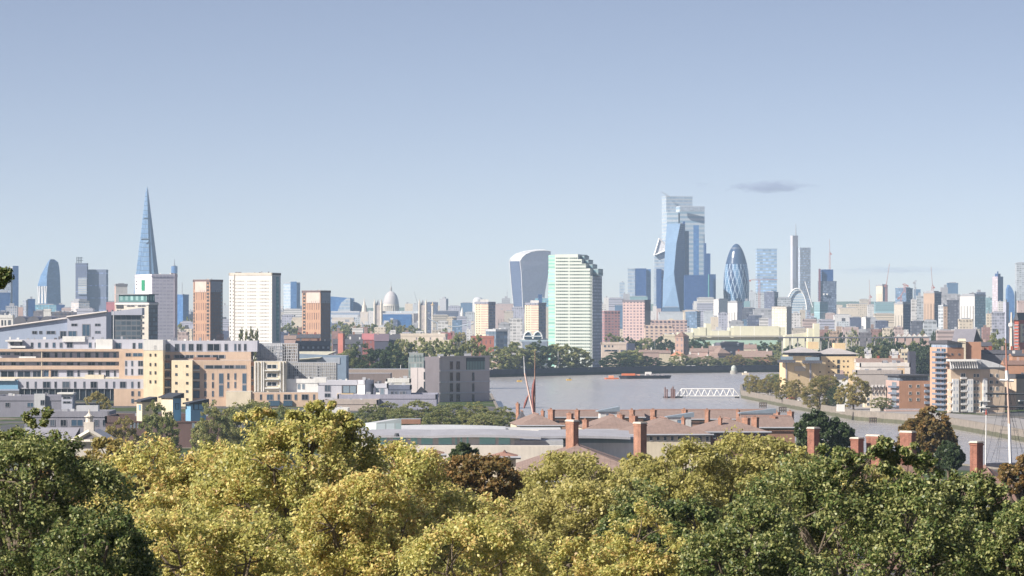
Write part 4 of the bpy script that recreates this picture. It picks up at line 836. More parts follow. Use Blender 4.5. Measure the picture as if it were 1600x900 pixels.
panel(r, 'shaded_bay', ft[0], ft[1], 165.2, 178, 499, 526, GLD, .4)
t = thing('flagpole', 'tall pale pole before the dark-glazed block with the slanted white roof', 'flagpole', (*X2(177.5, 2200), GZ)); mb = MB(); mb.cyl(X2(177.5, 2200), GZ, Z(487, 2200), .35, .3, 8); mb.build('pole', [PALELEAD], t)
tower('tower_block', 'pale beige block with one white edge behind the green-glazed penthouse', 179, 181, 199, 445, 3400, 20, PINK, mats2=WHITE, plant=(1.5, 3))
# --- long blue-lilac building with a sloping roof
t = thing('sloped_building', 'long blue-lilac clad building with a roof sloping up to the right', 'building', (*X2(60, 2050), GZ)); p0, p1 = Vector(X2(-12, 2050)), Vector(X2(105, 2050)); mb = MB()
mb.prism([p0, p1, p1+Vector((0, 30)), p0+Vector((0, 30))], GZ, [Z(514, 2050), Z(498, 2050), Z(497, 2080), Z(513, 2080)]); BL = flat('blue_lilac_cladding', (.36, .42, .54), .6, .07); mb.build('wall', [BL, PALELEAD], t)
mb = MB(); q0, q1 = Vector(X2(105.1, 2046)), Vector(X2(166, 2046)); mb.prism([q0, q1, q1+Vector((0, 26)), q0+Vector((0, 26))], GZ, [Z(496, 2046), Z(487.5, 2046), Z(487, 2072), Z(495, 2072)]); mb.build('upper_wing', [LILAC, PALELEAD], t)
mb = MB(); mb.prism([p0+Vector((0, -.6)), p1+Vector((0, -.6)), p1, p0], Z(530, 2050), [Z(513, 2050), Z(497, 2050), Z(496.9, 2050), Z(512.9, 2050)]); 
mb = MB()
for a_, b_ in ((P(-12, 513.4, 2049), P(106, 497.2, 2049)), (P(104, 495.4, 2045), P(167, 487, 2045))): mb.bar(a_, b_, .45)
mb.build('roof_edge', [flat('tan_roof_edge', (.52, .48, .46))], t)
wins(t, p0, p1, [(50, 58), (61, 66), (72, 87)], [(517, 522)]); wins(t, q0, q1, [(111, 121), (148, 157)], [(505.5, 509.5)]); wins(t, q0, q1, [(148, 157)], [(517, 521)]); wins(t, q0, q1, [(128, 141)], [(506, 526)]); wins(t, p0, p1, [(93.5, 104)], [(517, 529)]); wins(t, q0, q1, [(106, 120)], [(517, 526)])
t, ft, zt = tower('white_block', 'small white block with dark openings at the left edge above the sloping roof', -3, None, 20.5, 494.5, 2400, 2, WHITE, roof=LEAD); wins(t, ft[0], ft[1], [(2, 4.5), (7, 9), (12.5, 16.8)], [(500, 509)])
t = thing('vaulted_shed', 'dark triple-vaulted roof behind the long sloping building', 'shed', (*X2(50, 2700), GZ))
for x0, x1 in ((21, 41), (42, 62), (63, 83)):
    mb = MB(); w_ = X2(x1, 2700)[0]-X2(x0, 2700)[0]; xc = (X2(x0, 2700)[0]+X2(x1, 2700)[0])/2; zb = Z(503, 2700); pr = [Vector((xc+w_/2*math.cos(a), 2700, zb+M(9, 2700)*math.sin(a))) for a in [i*math.pi/12 for i in range(13)]]
    mb.face([Vector((xc+w_/2, 2700, GZ))]+pr+[Vector((xc-w_/2, 2700, GZ))][::1], None, 1); bk = [p+Vector((0, 40, 0)) for p in pr]
    for i in range(12): mb.face([pr[i], bk[i], bk[i+1], pr[i+1]])
    mb.build('vault', [flat('vault_roof', (.20, .20, .26)), DKCONC], t)
# --- orange-brown towers
for i, (px0, pxc, px1, yt, yb, Y, lab) in enumerate([(302, 328.5, 348, 438.5, 532, 3000, 'orange-brown brick tower left of the wide white tower'), (472, 501, 516.5, 455.5, 532, 3150, 'orange-brown brick tower right of the wide white tower')]):
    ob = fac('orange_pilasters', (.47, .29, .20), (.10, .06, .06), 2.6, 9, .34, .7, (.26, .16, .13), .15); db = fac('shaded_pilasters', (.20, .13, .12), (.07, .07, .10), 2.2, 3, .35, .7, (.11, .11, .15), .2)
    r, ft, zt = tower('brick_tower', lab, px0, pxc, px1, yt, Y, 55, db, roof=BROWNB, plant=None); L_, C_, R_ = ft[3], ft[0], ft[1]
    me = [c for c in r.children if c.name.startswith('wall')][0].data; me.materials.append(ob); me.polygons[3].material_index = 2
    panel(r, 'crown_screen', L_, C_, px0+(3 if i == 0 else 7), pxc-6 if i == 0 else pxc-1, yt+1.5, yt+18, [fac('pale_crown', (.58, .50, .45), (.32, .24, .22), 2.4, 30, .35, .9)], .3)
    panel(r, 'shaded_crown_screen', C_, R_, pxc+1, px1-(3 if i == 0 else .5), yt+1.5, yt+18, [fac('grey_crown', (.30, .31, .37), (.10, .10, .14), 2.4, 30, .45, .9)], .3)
    a, b = (pxc-5.5, pxc-1.5) if i == 0 else (px0+1.5, px0+5.5)
    n = int((yb-yt-4)/5.4)
    for k in range(n): win(r, L_, C_, a, b, yt+2.5+5.4*k, yt+5.8+5.4*k, GLD, FRB, 'balcony_opening')
    if i == 0:
        for k in range(n): win(r, C_, R_, px1-3.2, px1-1, yt+2.5+5.4*k, yt+6+5.4*k, GLP, FRD)
        for k in range(n-3): win(r, L_, C_, px0+.6, px0+2.3, yt+19+5.4*k, yt+22.5+5.4*k, GLD, FRB)
# --- wide white tower
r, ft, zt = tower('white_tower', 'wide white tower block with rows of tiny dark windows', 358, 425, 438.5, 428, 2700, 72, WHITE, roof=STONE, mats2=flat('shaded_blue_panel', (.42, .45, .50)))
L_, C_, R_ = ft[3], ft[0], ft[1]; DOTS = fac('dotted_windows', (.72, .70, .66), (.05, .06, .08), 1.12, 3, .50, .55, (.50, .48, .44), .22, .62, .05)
for k in range(18):
    y = 437.2+5.5*k
    for a, b in ((367, 383.5), (386, 403.5), (405.5, 424)): panel(r, 'window_strip', L_, C_, a, b, y, y+2.9, [DOTS], .12)
    win(r, L_, C_, 359.2, 360.8, y, y+2, GLD); win(r, L_, C_, 363.8, 365.3, y, y+2, GLD)
panel(r, 'pilaster', L_, C_, 365.4, 366.6, 428.5, 534, STONE, .5)
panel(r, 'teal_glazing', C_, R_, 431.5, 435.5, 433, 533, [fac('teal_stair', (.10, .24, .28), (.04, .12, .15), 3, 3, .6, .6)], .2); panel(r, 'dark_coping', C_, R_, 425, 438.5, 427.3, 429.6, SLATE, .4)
mb = MB(); mb.prism([hit(a, L_, C_)+Vector((0, d)) for a, d in ((367, 3), (376, 3), (376, 8), (367, 8))], zt, zt+1.6); mb.build('roof_plant', [DKCONC], r)
# --- pair of white/cream residential towers
for px0, pxc, px1, yt, lab in ((742, 763, 774, 473, 'cream banded residential tower left of the flared tower'), (820, 841.5, 853, 474.5, 'cream banded residential tower beside the green-trimmed white tower')):
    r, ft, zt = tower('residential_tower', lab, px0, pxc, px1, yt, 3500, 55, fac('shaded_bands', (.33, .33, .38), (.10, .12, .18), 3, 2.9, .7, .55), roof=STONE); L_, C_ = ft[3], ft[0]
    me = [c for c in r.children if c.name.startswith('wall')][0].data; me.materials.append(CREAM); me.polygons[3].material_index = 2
    a, b = px0+9.5, pxc-.4
    for k in range(13): panel(r, 'balcony_band', L_, C_, a, b, yt+2.2+3.7*k, yt+3.9+3.7*k, [fac('brown_balcony', (.50, .38, .34), (.12, .12, .15), 3, 5, .5, .9)], .3)
    for k in range(13):
        for x in (px0+2.2, px0+6): win(r, L_, C_, x, x+1.5, yt+2.5+3.7*k, yt+4+3.7*k, GLD, FRB)
    mb = MB(); c = Vector(cen(ft, 0)[:2]); mb.prism([c+Vector(v) for v in ((-5, -4), (3.5, -4), (3.5, 4), (-5, 4))], zt, zt+3.4); mb.build('roof_plant', [WHITE], r)
# --- green-trimmed white tower by the far bank
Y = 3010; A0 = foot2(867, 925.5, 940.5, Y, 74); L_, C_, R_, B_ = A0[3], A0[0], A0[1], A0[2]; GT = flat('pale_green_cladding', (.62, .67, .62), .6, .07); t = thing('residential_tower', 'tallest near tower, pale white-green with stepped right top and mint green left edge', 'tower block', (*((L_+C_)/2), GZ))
nb_ = (B_-R_); nd = Vector((R_-C_)); mb = MB()
steps = [(867, 903, 397.5), (903, 909, 405), (909, 915.5, 412), (915.5, 922, 419.5), (922, 925.5, 431)]
for a, b, yt in steps:
    p, q = hit(a, L_, C_), hit(b, L_, C_); mb.prism([p, q, q+nd, p+nd], GZ, Z(yt, p.y), 0, 1)
mb.m = [x for x in mb.m]; mb.build('wall', [GT, LEAD], t)
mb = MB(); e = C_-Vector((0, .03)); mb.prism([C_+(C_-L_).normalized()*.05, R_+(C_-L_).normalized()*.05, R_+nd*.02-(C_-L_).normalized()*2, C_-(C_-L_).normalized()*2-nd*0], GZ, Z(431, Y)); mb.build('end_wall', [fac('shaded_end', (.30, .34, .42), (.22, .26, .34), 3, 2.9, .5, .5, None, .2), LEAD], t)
mb = MB(); mb.prism(foot2(856.5, 866.8, 872, Y+3, 74)[:1]+[hit(866.9, L_, C_), hit(866.9, L_, C_)+nd, foot2(856.5, 866.8, 872, Y+3, 74)[3]+nd] if False else [hit(857, L_, C_)+Vector((0, 1)), hit(866.9, L_, C_)+Vector((0, .2)), hit(866.9, L_, C_)+nd, hit(857, L_, C_)+nd], GZ, Z(398, Y)); gw = mb.build('green_wing', [fac('mint_balconies', (.44, .64, .55), (.16, .36, .31), 30, 3.05, 1, .42, None, .3), LEAD], t)
ST = fac('window_row', (.48, .56, .51), (.03, .045, .05), 1.7, 8, .8, .92, (.22, .28, .26), .04, .9, .05)
for k in range(31):
    y = 402+5.15*k
    if y > 566: break
    b = 902.5 if k == 0 else 908 if k == 1 else 915 if k < 4 else 921.5 if k < 6 else 924.5
    for a, c in ((868.5, 888), (890, b)): panel(t, 'window_row', L_, C_, a, c, y, y+2.4, [ST], .1)
for a, c, y, h_ in ((903.5, 909, 399.5, 5.4), (909, 915.4, 406, 5.9), (915.5, 921.9, 413, 6.4), (922, 931, 420, 11)):
    p, q = hit(a, L_, C_)+nd*.25, hit(c, L_, C_)+nd*.25; mb = MB(); mb.prism([p, q, q+nd*.5, p+nd*.5], Z(y+h_, p.y), Z(y, p.y)); mb.build('glazed_top', [fac('grey_teal_top', (.30, .38, .40), (.10, .17, .20), 4, 4, .8, .6), LEAD], t)
# --- pinkish blocks right of it
PG = lambda n, a, b, f=.55: fac(n, a, (.10, .09, .12), b, 2.95, f, .5, (.24, .20, .23), .28)
r, ft, zt = tower('residential_block', 'dull red-brown block just right of the green-trimmed white tower', 941, 944.5, 968.5, 487, 3700, 12, PG('redbrown_grid', (.42, .24, .24), 3.6, .6), roof=PINK)
r, ft, zt = tower('residential_tower', 'pinkish gridded slab tower with a shaded right end', 973, 1007.5, 1016.5, 470, 3450, 68, fac('dark_end', (.20, .19, .22), (.12, .12, .16), 2.5, 40, .4, .95), roof=PINK)
me = [c for c in r.children if c.name.startswith('wall')][0].data; me.materials.append(PG('pink_grid', (.56, .42, .40), 3.55)); me.polygons[3].material_index = 2
r, ft, zt = tower('residential_block', 'pinkish gabled block behind the low cream one, right of the pinkish tower', 1017, None, 1073.5, 501.5, 3700, 0, PG('pink_grid_wide', (.56, .42, .38), 4.4, .6), roof=PINK); mb = MB(); p, q = hit(1040, ft[0], ft[1]), hit(1058, ft[0], ft[1]); z_ = Z(501.5, 3700); f_ = [(*p, z_), (*q, z_), (*((p+q)/2), z_+2.8)]; f_ = [Vector(v)+Vector((0, -.1, 0)) for v in f_]; b_ = [v+Vector((0, 8, 0)) for v in f_]; mb.face(f_); mb.face([f_[0], f_[2], b_[2], b_[0]]); mb.face([f_[2], f_[1], b_[1], b_[2]]); mb.build('gable', [CREAM], r)
r, ft, zt = tower('residential_block', 'low cream-pink block at the foot of the pinkish tower', 1007.5, None, 1051.5, 509.5, 3400, 0, PG('cream_grid', (.64, .50, .42), 4.6, .5), roof=CREAM); r, ft, zt = tower('cream_hall', 'small cream hall left of the round brick tower', 1036, None, 1056, 524, 3300, 0, CREAM, plant=(1.2, 4))
# --- long pale depot
t = thing('depot', 'very long pale cream depot wall with stepped roof below the glass towers', 'depot', (*X2(1160, 3500), GZ)); DP = fac('pale_cream_panels', (.70, .68, .52), (.58, .56, .44), 14, 60, .04, .95, None, 0, 1, .06)
for i, (a, b, yt) in enumerate(((1060, 1083, 519.5), (1083, 1093, 513), (1093, 1103, 511.5), (1103, 1111.5, 505.5), (1111.5, 1140, 516.5), (1140, 1146, 512), (1146, 1218, 509.5), (1218, 1227, 511.5))):
    mb = MB(); mb.prism(foot1(a, b-.05, 3500+(i % 2)*.6, 40), GZ, Z(yt, 3500)); mb.build('bay', [DP, PALELEAD], t)
mb = MB(); mb.prism(foot1(1081, 1228, 3494, 5), Z(526.5, 3494), Z(524.3, 3494), 0, 0, True); mb.build('ledge', [flat('shade_ledge', (.46, .44, .38))], t); mb = MB(); mb.prism(foot1(1083, 1215, 3493, 5.8), GZ, Z(531.5, 3493)); mb.build('green_base', [fac('green_base_openings', (.40, .56, .46), (.10, .13, .14), 9, 30, .4, .7, None, .1, .5), CREAM], t)
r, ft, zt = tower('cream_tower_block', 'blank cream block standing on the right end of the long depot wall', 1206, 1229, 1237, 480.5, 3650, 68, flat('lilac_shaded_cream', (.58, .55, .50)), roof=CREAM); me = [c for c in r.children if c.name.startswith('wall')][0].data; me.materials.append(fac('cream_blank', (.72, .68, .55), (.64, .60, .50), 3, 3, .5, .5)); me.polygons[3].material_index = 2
mb = MB(); mb.prism(foot1(1209, 1228, 3655, 12), zt, zt+1.5); mb.build('roof_plant', [SLATE], r)
t = thing('pale_shed', 'pale yellow shed with a curved low roof and a stubby tower right of the depot', 'shed', (*X2(1250, 3300), GZ)); mb = MB(); mb.prism(foot1(1227, 1265, 3300, 30), GZ, [Z(524, 3300), Z(519.5, 3300), Z(519.5, 3300), Z(524, 3300)]); mb.build('low_roof', [DP, CREAM], t); mb = MB(); mb.prism(foot1(1263, 1280, 3296, 20), GZ, Z(513, 3300)); mb.prism(foot1(1272, 1280.6, 3295, 16), GZ, Z(505.5, 3300)); mb.build('stub_tower', [DP, CREAM], t)
tower('brick_tower', 'brown brick tower house with a pyramid-like cap below the depot', 1055, 1068, 1076, 527, 3150, 50, fac('brown_tower_windows', (.42, .28, .23), (.12, .10, .11), 5, 5, .35, .45), roof=TILE2)
mb = MB(); ft = foot2(1054.5, 1068, 1076.5, 3149, 50); ap = cen(ft, 0); zt = Z(527, 3150)+1.05
for i in range(4): mb.face([(*ft[i], zt), (*ft[(i+1) % 4], zt), (ap[0], ap[1], zt+4.2)])
o = mb.build('cap', [TILE2], [x for x in COL.objects if x.name.startswith('brick_tower')][-1])
# --- viaduct with white vehicles along the line below the cluster
t = thing('railway_viaduct', 'long dark railway viaduct line below the right-hand towers', 'viaduct', (*X2(1360, 3200), GZ)); mb = MB(); mb.prism(foot1(1218, 1452, 3200, 9), Z(528.5, 3200), Z(526.3, 3200), 0, 0, True); mb.build('deck', [DKCONC], t)
for px in range(1222, 1450, 12): mb = MB(); mb.prism(foot1(px, px+1.5, 3202, 5), GZ, Z(528.5, 3200)); mb.build('pier', [CONC], t)
# --- round-gabled modern house pair
t = thing('twin_arch_hall', 'white hall with twin glazed semicircular gables right of the cream towers', 'hall', (*X2(836, 3150), GZ)); mb = MB(); mb.prism(foot1(815, 856, 3150, 20), GZ, Z(529, 3150)); mb.build('wall', [WHITE, PALELEAD], t); mb = MB(); mb.prism(foot1(812, 858, 3140, 10), Z(533.5, 3140), Z(531, 3140), 0, 0, True); mb.build('canopy', [flat('teal_canopy', (.38, .46, .52))], t); mb = MB(); mb.prism(foot1(816, 855, 3138, 4), GZ, Z(533.6, 3138)); mb.build('shaded_base', [flat('blue_grey_wall', (.22, .26, .34))], t)
for xc in (825.5, 840.5):
    fr = [P(xc+7*math.cos(a), 529-10.5*math.sin(a), 3146) for a in [i*math.pi/12 for i in range(13)]]; mb = MB(); mb.face(fr[::-1], None); bk = [p+Vector((0, 15, 0)) for p in fr]
    for i in range(12): mb.face([fr[i], bk[i], bk[i+1], fr[i+1]], None, 1)
    g_ = mb.build('arched_gable', [GLB, PALELEAD], t); mb = MB()
    for i in range(12): mb.bar(fr[i]-Vector((0, .4, 0)), fr[i+1]-Vector((0, .4, 0)), .45)
    mb.bar(P(xc-7, 525.5, 3145), P(xc+7, 525.5, 3145), .3); mb.build('arch_frame', [WSTEEL], g_)
r, ft, zt = tower('modern_block', 'white and dark-glazed low block on a red base right of the left cream tower', 759, 775, 793, 516, 3300, 25, fac('dark_glass_block', (.16, .19, .24), (.06, .09, .13), 4, 4, .8, .7), roof=PALELEAD, mats2=fac('dark_glass_block2', (.20, .23, .28), (.08, .11, .16), 4, 4, .8, .7)); r2, ft, zt = tower('red_brick_block', 'long low red brick block under the left cream tower', 736, None, 772, 526.5, 3200, 1, fac('red_low', (.42, .16, .12), (.15, .08, .08), 4, 12, .3, .3), roof=BROWNB)
# --- far bank houses
def house(label, px0, px1, ye, yr, Y, wall, roof, d=10, a=0, gabled=True, wcols=0, cat='house', group=None, z0=GZ):
    if 940 < px0 < 1210: Y = max(Y, bankY(px0)+44)+(Y-2800)*.3
    ft = foot1(px0, px1, Y, d, a); t = thing('house', label, cat, cen(ft, z0), group); ze = Z(ye, Y); mb = MB(); mb.prism(ft, z0, ze, 0, 0); mb.build('wall', [wall], t); mb = MB()
    if gabled: mb.gable(ft[0], ft[1], d, ze+.02, Z(yr, Y+d/2), .4, 0, 1)
    else: mb.hip(ft, ze+.02, Z(yr, Y+d/2), .5)
    mb.build('roof', [roof, wall], t)
    rg = random.Random(int(px0)); A_, B_ = (Vector(ft[0])+Vector(ft[3]))/2, Vector(ft[1])-Vector(ft[0]); zr = Z(yr, Y+d/2)
    for k in range(max(1, int((px1-px0)/13))):
        q = A_+B_*((k+rg.uniform(.2, .8))/max(1, int((px1-px0)/13))); cb = MB(); s_ = rg.uniform(.5, .9); cb.box(q.x-s_, q.x+s_, q.y-.6, q.y+.6, zr-1, zr+rg.uniform(.9, 2)); cb.build('chimney', [rg.choice([BROWNB, REDB, PINK, WHITE])], t)
    return t, ft
hs = [(1000, 1030, 551, 546.5, 2900, PINK, TILE, 'long pinkish-roofed house behind the barge, left of the orange-gabled one'), (1030, 1048, 552, 547, 2930, CREAM, TILE, 'grey-brown roofed house between the long pinkish roof and the orange gable'), (1047, 1071, 556, 549, 2830, CREAM, flat('orange_roof', (.55, .26, .16)), 'cream house with an orange gable at the far bank'), (1069, 1096, 560, 553, 2810, PINK, TILE, 'brown-roofed house right of the orange-gabled one'), (1078, 1106, 550, 544, 2980, PINK, TILE, 'wide hipped brown roof house behind the brown-roofed one'),
     (1108, 1126, 548, 540, 2900, PINK, TILE, 'steep pink-roofed house left of the dark brick waterside house'), (1150, 1206, 558, 548, 2800, BROWNB, TILE, 'long brown-roofed terrace behind the river beacon'), (1098, 1122, 562, 556, 2780, CREAM, TILE, 'low cream house right of the small round tree')]
for x0, x1, ye, yr, Y, wm, rm, lab in hs: house(lab, x0, x1, ye, yr, Y, wm, rm, 11, random.Random(x0).uniform(-6, 6), x0 % 2 == 0)
r, ft, zt = tower('brick_block', 'dark brick waterside house with a lit left side above the round river beacon', 1108, 1122, 1141, 554, 3030, 22, fac('dark_brick_windows', (.16, .13, .15), (.06, .06, .09), 3.4, 3.2, .4, .5), roof=TILE, mats2=fac('dark_brick_windows2', (.20, .17, .18), (.07, .07, .10), 3.4, 3.2, .4, .5)); mb = MB(); mb.hip(ft, zt+1.05, zt+6, .6); mb.build('hipped_roof', [TILE], r)
tower('apartment_block', 'dark apartment block with white balconies behind the steep pink roof', 1118, 1126, 1162, 537, 3050, 25, fac('dark_white_balconies', (.13, .13, .17), (.50, .52, .56), 7, 3.2, .3, .4, None, .1, .5), roof=DKCONC, plant=(2, 5))
r, ft, zt = tower('cream_block', 'cream concrete block with a shaded right wing right of the green-trimmed white tower', 940, None, 981, 536.5, 2950, 0, flat('cream_conc', (.60, .50, .42)), roof=PALELEAD, plant=None); wins(r, ft[0], ft[1], [(943.5, 947), (950, 952.5), (956, 958)], [(539.5, 542.5)]); wins(r, ft[0], ft[1], [(944, 966)], [(546.5, 549)]); mb = MB(); mb.prism(foot1(980.5, 992, 2944, 24, 8), GZ, Z(536.5, 2950)); mb.build('shaded_wing', [flat('shade_navy_wall', (.07, .08, .13))], r); mb = MB(); mb.prism(foot1(970, 980, 2940, 9), GZ, Z(547, 2940)); mb.build('porch', [flat('shade_navy_wall2', (.08, .09, .14))], r)  # right wing painted navy, its shade put into the wall colour
house('cream house with a brown roof behind the long brown-roofed terrace', 1162, 1182, 545, 538, 3080, CREAM, TILE, 11)
r, ft, zt = tower('waterside_block', 'brick waterside block with white bays behind the dark grey block', 752, None, 812, 553, 2800, 1, fac('dark_brick_bays', (.15, .12, .14), (.05, .05, .08), 3, 3.2, .5, .6), roof=LEAD); panel(r, 'lit_bay', ft[0], ft[1], 766.5, 779, 554, 581, [fac('lit_brick_bay', (.52, .38, .31), (.66, .60, .58), 3, 3.2, .5, .5)], 1.2)
for a in (760.5, 764, 781, 785): panel(r, 'white_bay', ft[0], ft[1], a, a+2.2, 555, 580, WHITE, .6)
panel(r, 'roof_edge', ft[0], ft[1], 752, 812, 552, 554, PALELEAD, .8)
# dark brick terraces and red-roofed halls above the dark clump of trees
dt = [(455, 500, 528, 522, 3000, BROWNB, SLATE, 'dark slate-roofed terrace right of the wide white tower'), (462, 515, 540, 532.5, 2750, fac('navy_brick', (.10, .09, .12), (.20, .21, .25), 4, 3.4, .4, .5, None, .2, .6), SLATE, 'long dark terrace with a sawtooth slate roof below the second orange tower'), (520, 566, 538, 529.5, 2800, fac('navy_brick2', (.11, .10, .13), (.20, .21, .25), 4, 3.4, .4, .5, None, .2, .6), SLATE, 'long dark slate-roofed terrace right of the red gable wall'), (545, 568, 530, 522, 3000, BROWNB, SLATE, 'dark pitched roof house left of the red-roofed hall'), (566, 586, 531, 521, 2980, fac('red_hall', (.34, .13, .12), (.12, .08, .09), 5, 4, .3, .5), flat('dull_red_roof', (.42, .16, .17)), 'red-roofed hall with a pale ridge'),
      (585, 607, 533, 521.5, 2960, flat('navy_brick3', (.09, .09, .13)), flat('dark_purple_roof', (.16, .12, .15)), 'dark gabled hall right of the red-roofed hall'), (605, 625, 533, 522, 2970, flat('navy_brick4', (.10, .09, .13)), SLATE, 'second dark gabled hall, left end of the long cream wall'), (444, 462, 530, 524, 2820, PINK, TILE, 'small pinkish house beside the foot of the wide white tower')]
for x0, x1, ye, yr, Y, wm, rm, lab in dt: house(lab, x0, x1, ye, yr, Y, wm, rm, 12, 1.5, True)
r, ft, zt = tower('brick_stack', 'red brick gable wall standing between the two dark terraces', 528, 536, 539, 521, 2780, 60, flat('red_gable', (.45, .17, .14)), single=True)
r, ft, zt = tower('long_hall', 'long cream wall with a flat roof behind the grey-green trees', 624, None, 696, 523, 3000, -2, fac('cream_long', (.66, .58, .48), (.20, .18, .20), 6, 11, .2, .2, None, .2, .5), roof=PALELEAD); mb = MB(); mb.prism(foot1(672, 706, 2985, 12), GZ, Z(531, 2985)); mb.build('lower_wing', [CREAM, LILAC], r)
tower('red_roof_block', 'low brick block with a red roof edge, right of the long cream wall', 688, None, 706, 521.5, 3050, 0, flat('red_edge_brick', (.36, .12, .13)), plant=(1, 4))
# ================================================================ left: the long striped apartment complex
Y = 1700; LW = flat('lilac_white_wall', (.50, .50, .56), amt=.07); t = thing('apartment_complex', 'long buff brick and white striped apartment complex filling the left', 'apartment block', (*X2(110, Y), GZ))
def strip(px0, px1, y0, y1, yy, dep, mat, name='wall', roof=None, root=t):
    ft = foot1(px0, px1, yy, dep); mb = MB(); mb.prism(ft, Z(y1, yy), Z(y0, yy), 0, 1, True); mb.build(name, [mat, roof or mat], root); return ft
FL = [(530, 545.5, 6.0), (549.5, 559.5, 4.0), (565, 571.5, 3.0), (577.5, 589.5, 1.2)]
A = strip(12, 224, 530.5, 545.3, Y+6, 14, LW, roof=PALELEAD); B = strip(-10, 224, 549, 560, Y+4, 15, LW); C3 = strip(-10, 224, 564, 572, Y+3, 16, LW); D = strip(-10, 224, 576, 591, Y+1.2, 17, LW)
for a, b in ((545.3, 549.2), (559.2, 565), (571.3, 577.3)): strip(-10, 226, a, b, Y, 20, BRICK, 'brick_band', PALELEAD)
strip(-10, 224, 589, 591.5, Y-.5, 20, CREAM, 'cream_band', PALELEAD)
w1 = [(48, 52), (59, 63.5), (70.5, 75), (82, 86.5), (93, 97.5), (104, 114), (138.5, 143), (148, 150)]; wins(t, A[0], A[1], w1, [(535, 543.5)])
panel(t, 'white_stair', A[0], A[1], 150.5, 176.5, 530, 546.5, WHITE, 2.5); wins(t, A[0], A[1], [(180, 189.5), (207, 211.5), (216, 222.5)], [(535.5, 546)]); panel(t, 'roof_cabin', A[0], A[1], 98, 133, 525.5, 534, WHITE, 1.0, 6)
w2 = [(67, 78), (85.5, 90), (97, 102), (109, 113), (120, 125.5), (132, 142), (149, 154), (161, 171), (177, 182)]; wins(t, B[0], B[1], w2, [(550.7, 559.2)]); wins(t, B[0], B[1], [(0, 9), (10.5, 16), (22, 31)], [(551, 555)])
w3 = [(0, 2.5), (5, 8), (17.5, 25), (30, 39), (57.5, 61), (68, 75), (81, 95), (104, 115), (121, 125), (137, 149), (153, 160), (165, 181)]; wins(t, C3[0], C3[1], w3, [(566, 571)])
w4 = [(68.5, 76), (80, 91), (104, 115), (121, 124.5), (137, 147), (154, 157.5), (165, 171), (178, 181)]; wins(t, D[0], D[1], w4, [(578.8, 588.5)]); wins(t, D[0], D[1], [(0, 24), (26, 49), (50.5, 65)], [(579.5, 590)])
panel(t, 'brick_pier', D[0], D[1], 76.8, 79.5, 577, 590, BRICK, .8); panel(t, 'balcony', D[0], D[1], 134, 163, 585.5, 593, CREAM, 2.2)
for a, b, y in ((8, 34.5, 531.5), (24.5, 51, 548)):
    strip(a, b, y, y+2.2, Y+1, 9, WHITE, 'canopy'); strip(a+5, b+5, y+9, y+12, Y+1.5, 8, WHITE, 'balcony_front')
    wins(t, B[0], B[1], [(a+8, a+14), (a+23, a+27)], [(y+3, y+8.5)])
panel(t, 'drainpipe', D[0], D[1], 64.8, 66, 549, 590, CREAM, .9)
# right part of the first block, with lilac panels and ribbon windows
E = strip(186, 224.5, 549.3, 600, Y-1, 20, BRICK, 'brick_wing', PALELEAD); wins(t, E[0], E[1], [(196, 205), (207, 223.5)], [(551.5, 557)]); panel(t, 'lilac_panel', E[0], E[1], 195, 224, 563, 587, LW, .03)
wins(t, E[0], E[1], [(195.5, 198.5), (205, 208), (215.5, 224)], [(563.5, 572.5), (576, 586)])
# lower front storey
LWF = strip(28, 238, 592.5, 607.5, Y-9, 12, LW, 'front_storey', PALELEAD); wins(t, LWF[0], LWF[1], [(41, 44.5), (54, 57), (66.5, 79), (85, 88.5), (97, 109), (115.5, 119), (130, 133), (141, 152), (164.5, 168), (176.5, 179.5), (187, 197), (205, 208), (215, 218.5), (227, 233.5)], [(596, 606.5)])
strip(30, 178, 607.6, 626, Y-8, 8, GLD, 'glazed_base'); 
for k in range(15): panel(t, 'mullion', Vector(X2(30, Y-8)), Vector(X2(178, Y-8)), 38+9.6*k, 38.5+9.6*k, 607.6, 624, PALELEAD, .5)
LB = strip(178, 240, 607.5, 640, Y-9.5, 12, BRICK, 'brick_base', PALELEAD); wins(t, LB[0], LB[1], [(205, 209), (215.5, 219), (228, 234)], [(611, 619), (623, 630)])
BP = strip(-10, 28, 594, 608, Y-10, 12, GLS, 'blue_bay', PALELEAD); strip(-10, 23, 592.3, 595, Y-11.5, 14, WHITE, 'white_canopy')
rg = random.Random(8)
for k in range(16):
    px = 14+13*k+rg.uniform(0, 8); q = X2(px, 1712+rg.uniform(0, 5)); s_ = rg.uniform(.3, .9); mb = MB(); mb.box(q[0]-s_, q[0]+s_, q[1]-.6, q[1]+.6, Z(530.5, 1706), Z(530.5, 1706)+rg.uniform(.4, 1.6)); mb.build('roof_vent', [rg.choice([WHITE, LEAD, DKCONC])], t)
# yellow stair towers and the right wing
t2 = thing('apartment_block', 'buff brick block with two blank pale yellow towers, right of the long striped complex', 'apartment block', (*X2(310, Y-6), GZ))
S1 = strip(224.2, 254.5, 547.5, 650, Y-12, 22, YELLOW, 'yellow_tower', PALELEAD, t2); strip(224, 254.7, 531, 547.5, Y-12.1, 22, WHITE, 'white_cap', PALELEAD, t2)
wins(t2, S1[0], S1[1], [(233.5, 236), (241.5, 244)], [(552.5, 557), (567, 572), (580, 585), (594, 599)], None, FRB); win(t2, S1[0], S1[1], 241, 244, 540, 545.5)
TF = strip(254.8, 402, 532.5, 549.5, Y+1, 14, LW, 'top_floor', PALELEAD, t2); wins(t2, TF[0], TF[1], [(256, 266.5), (273, 280), (284, 289), (294.5, 302.5), (306.5, 316), (323, 344.5), (350.5, 356), (366, 369), (372, 376), (381, 385)], [(537, 548.5)])
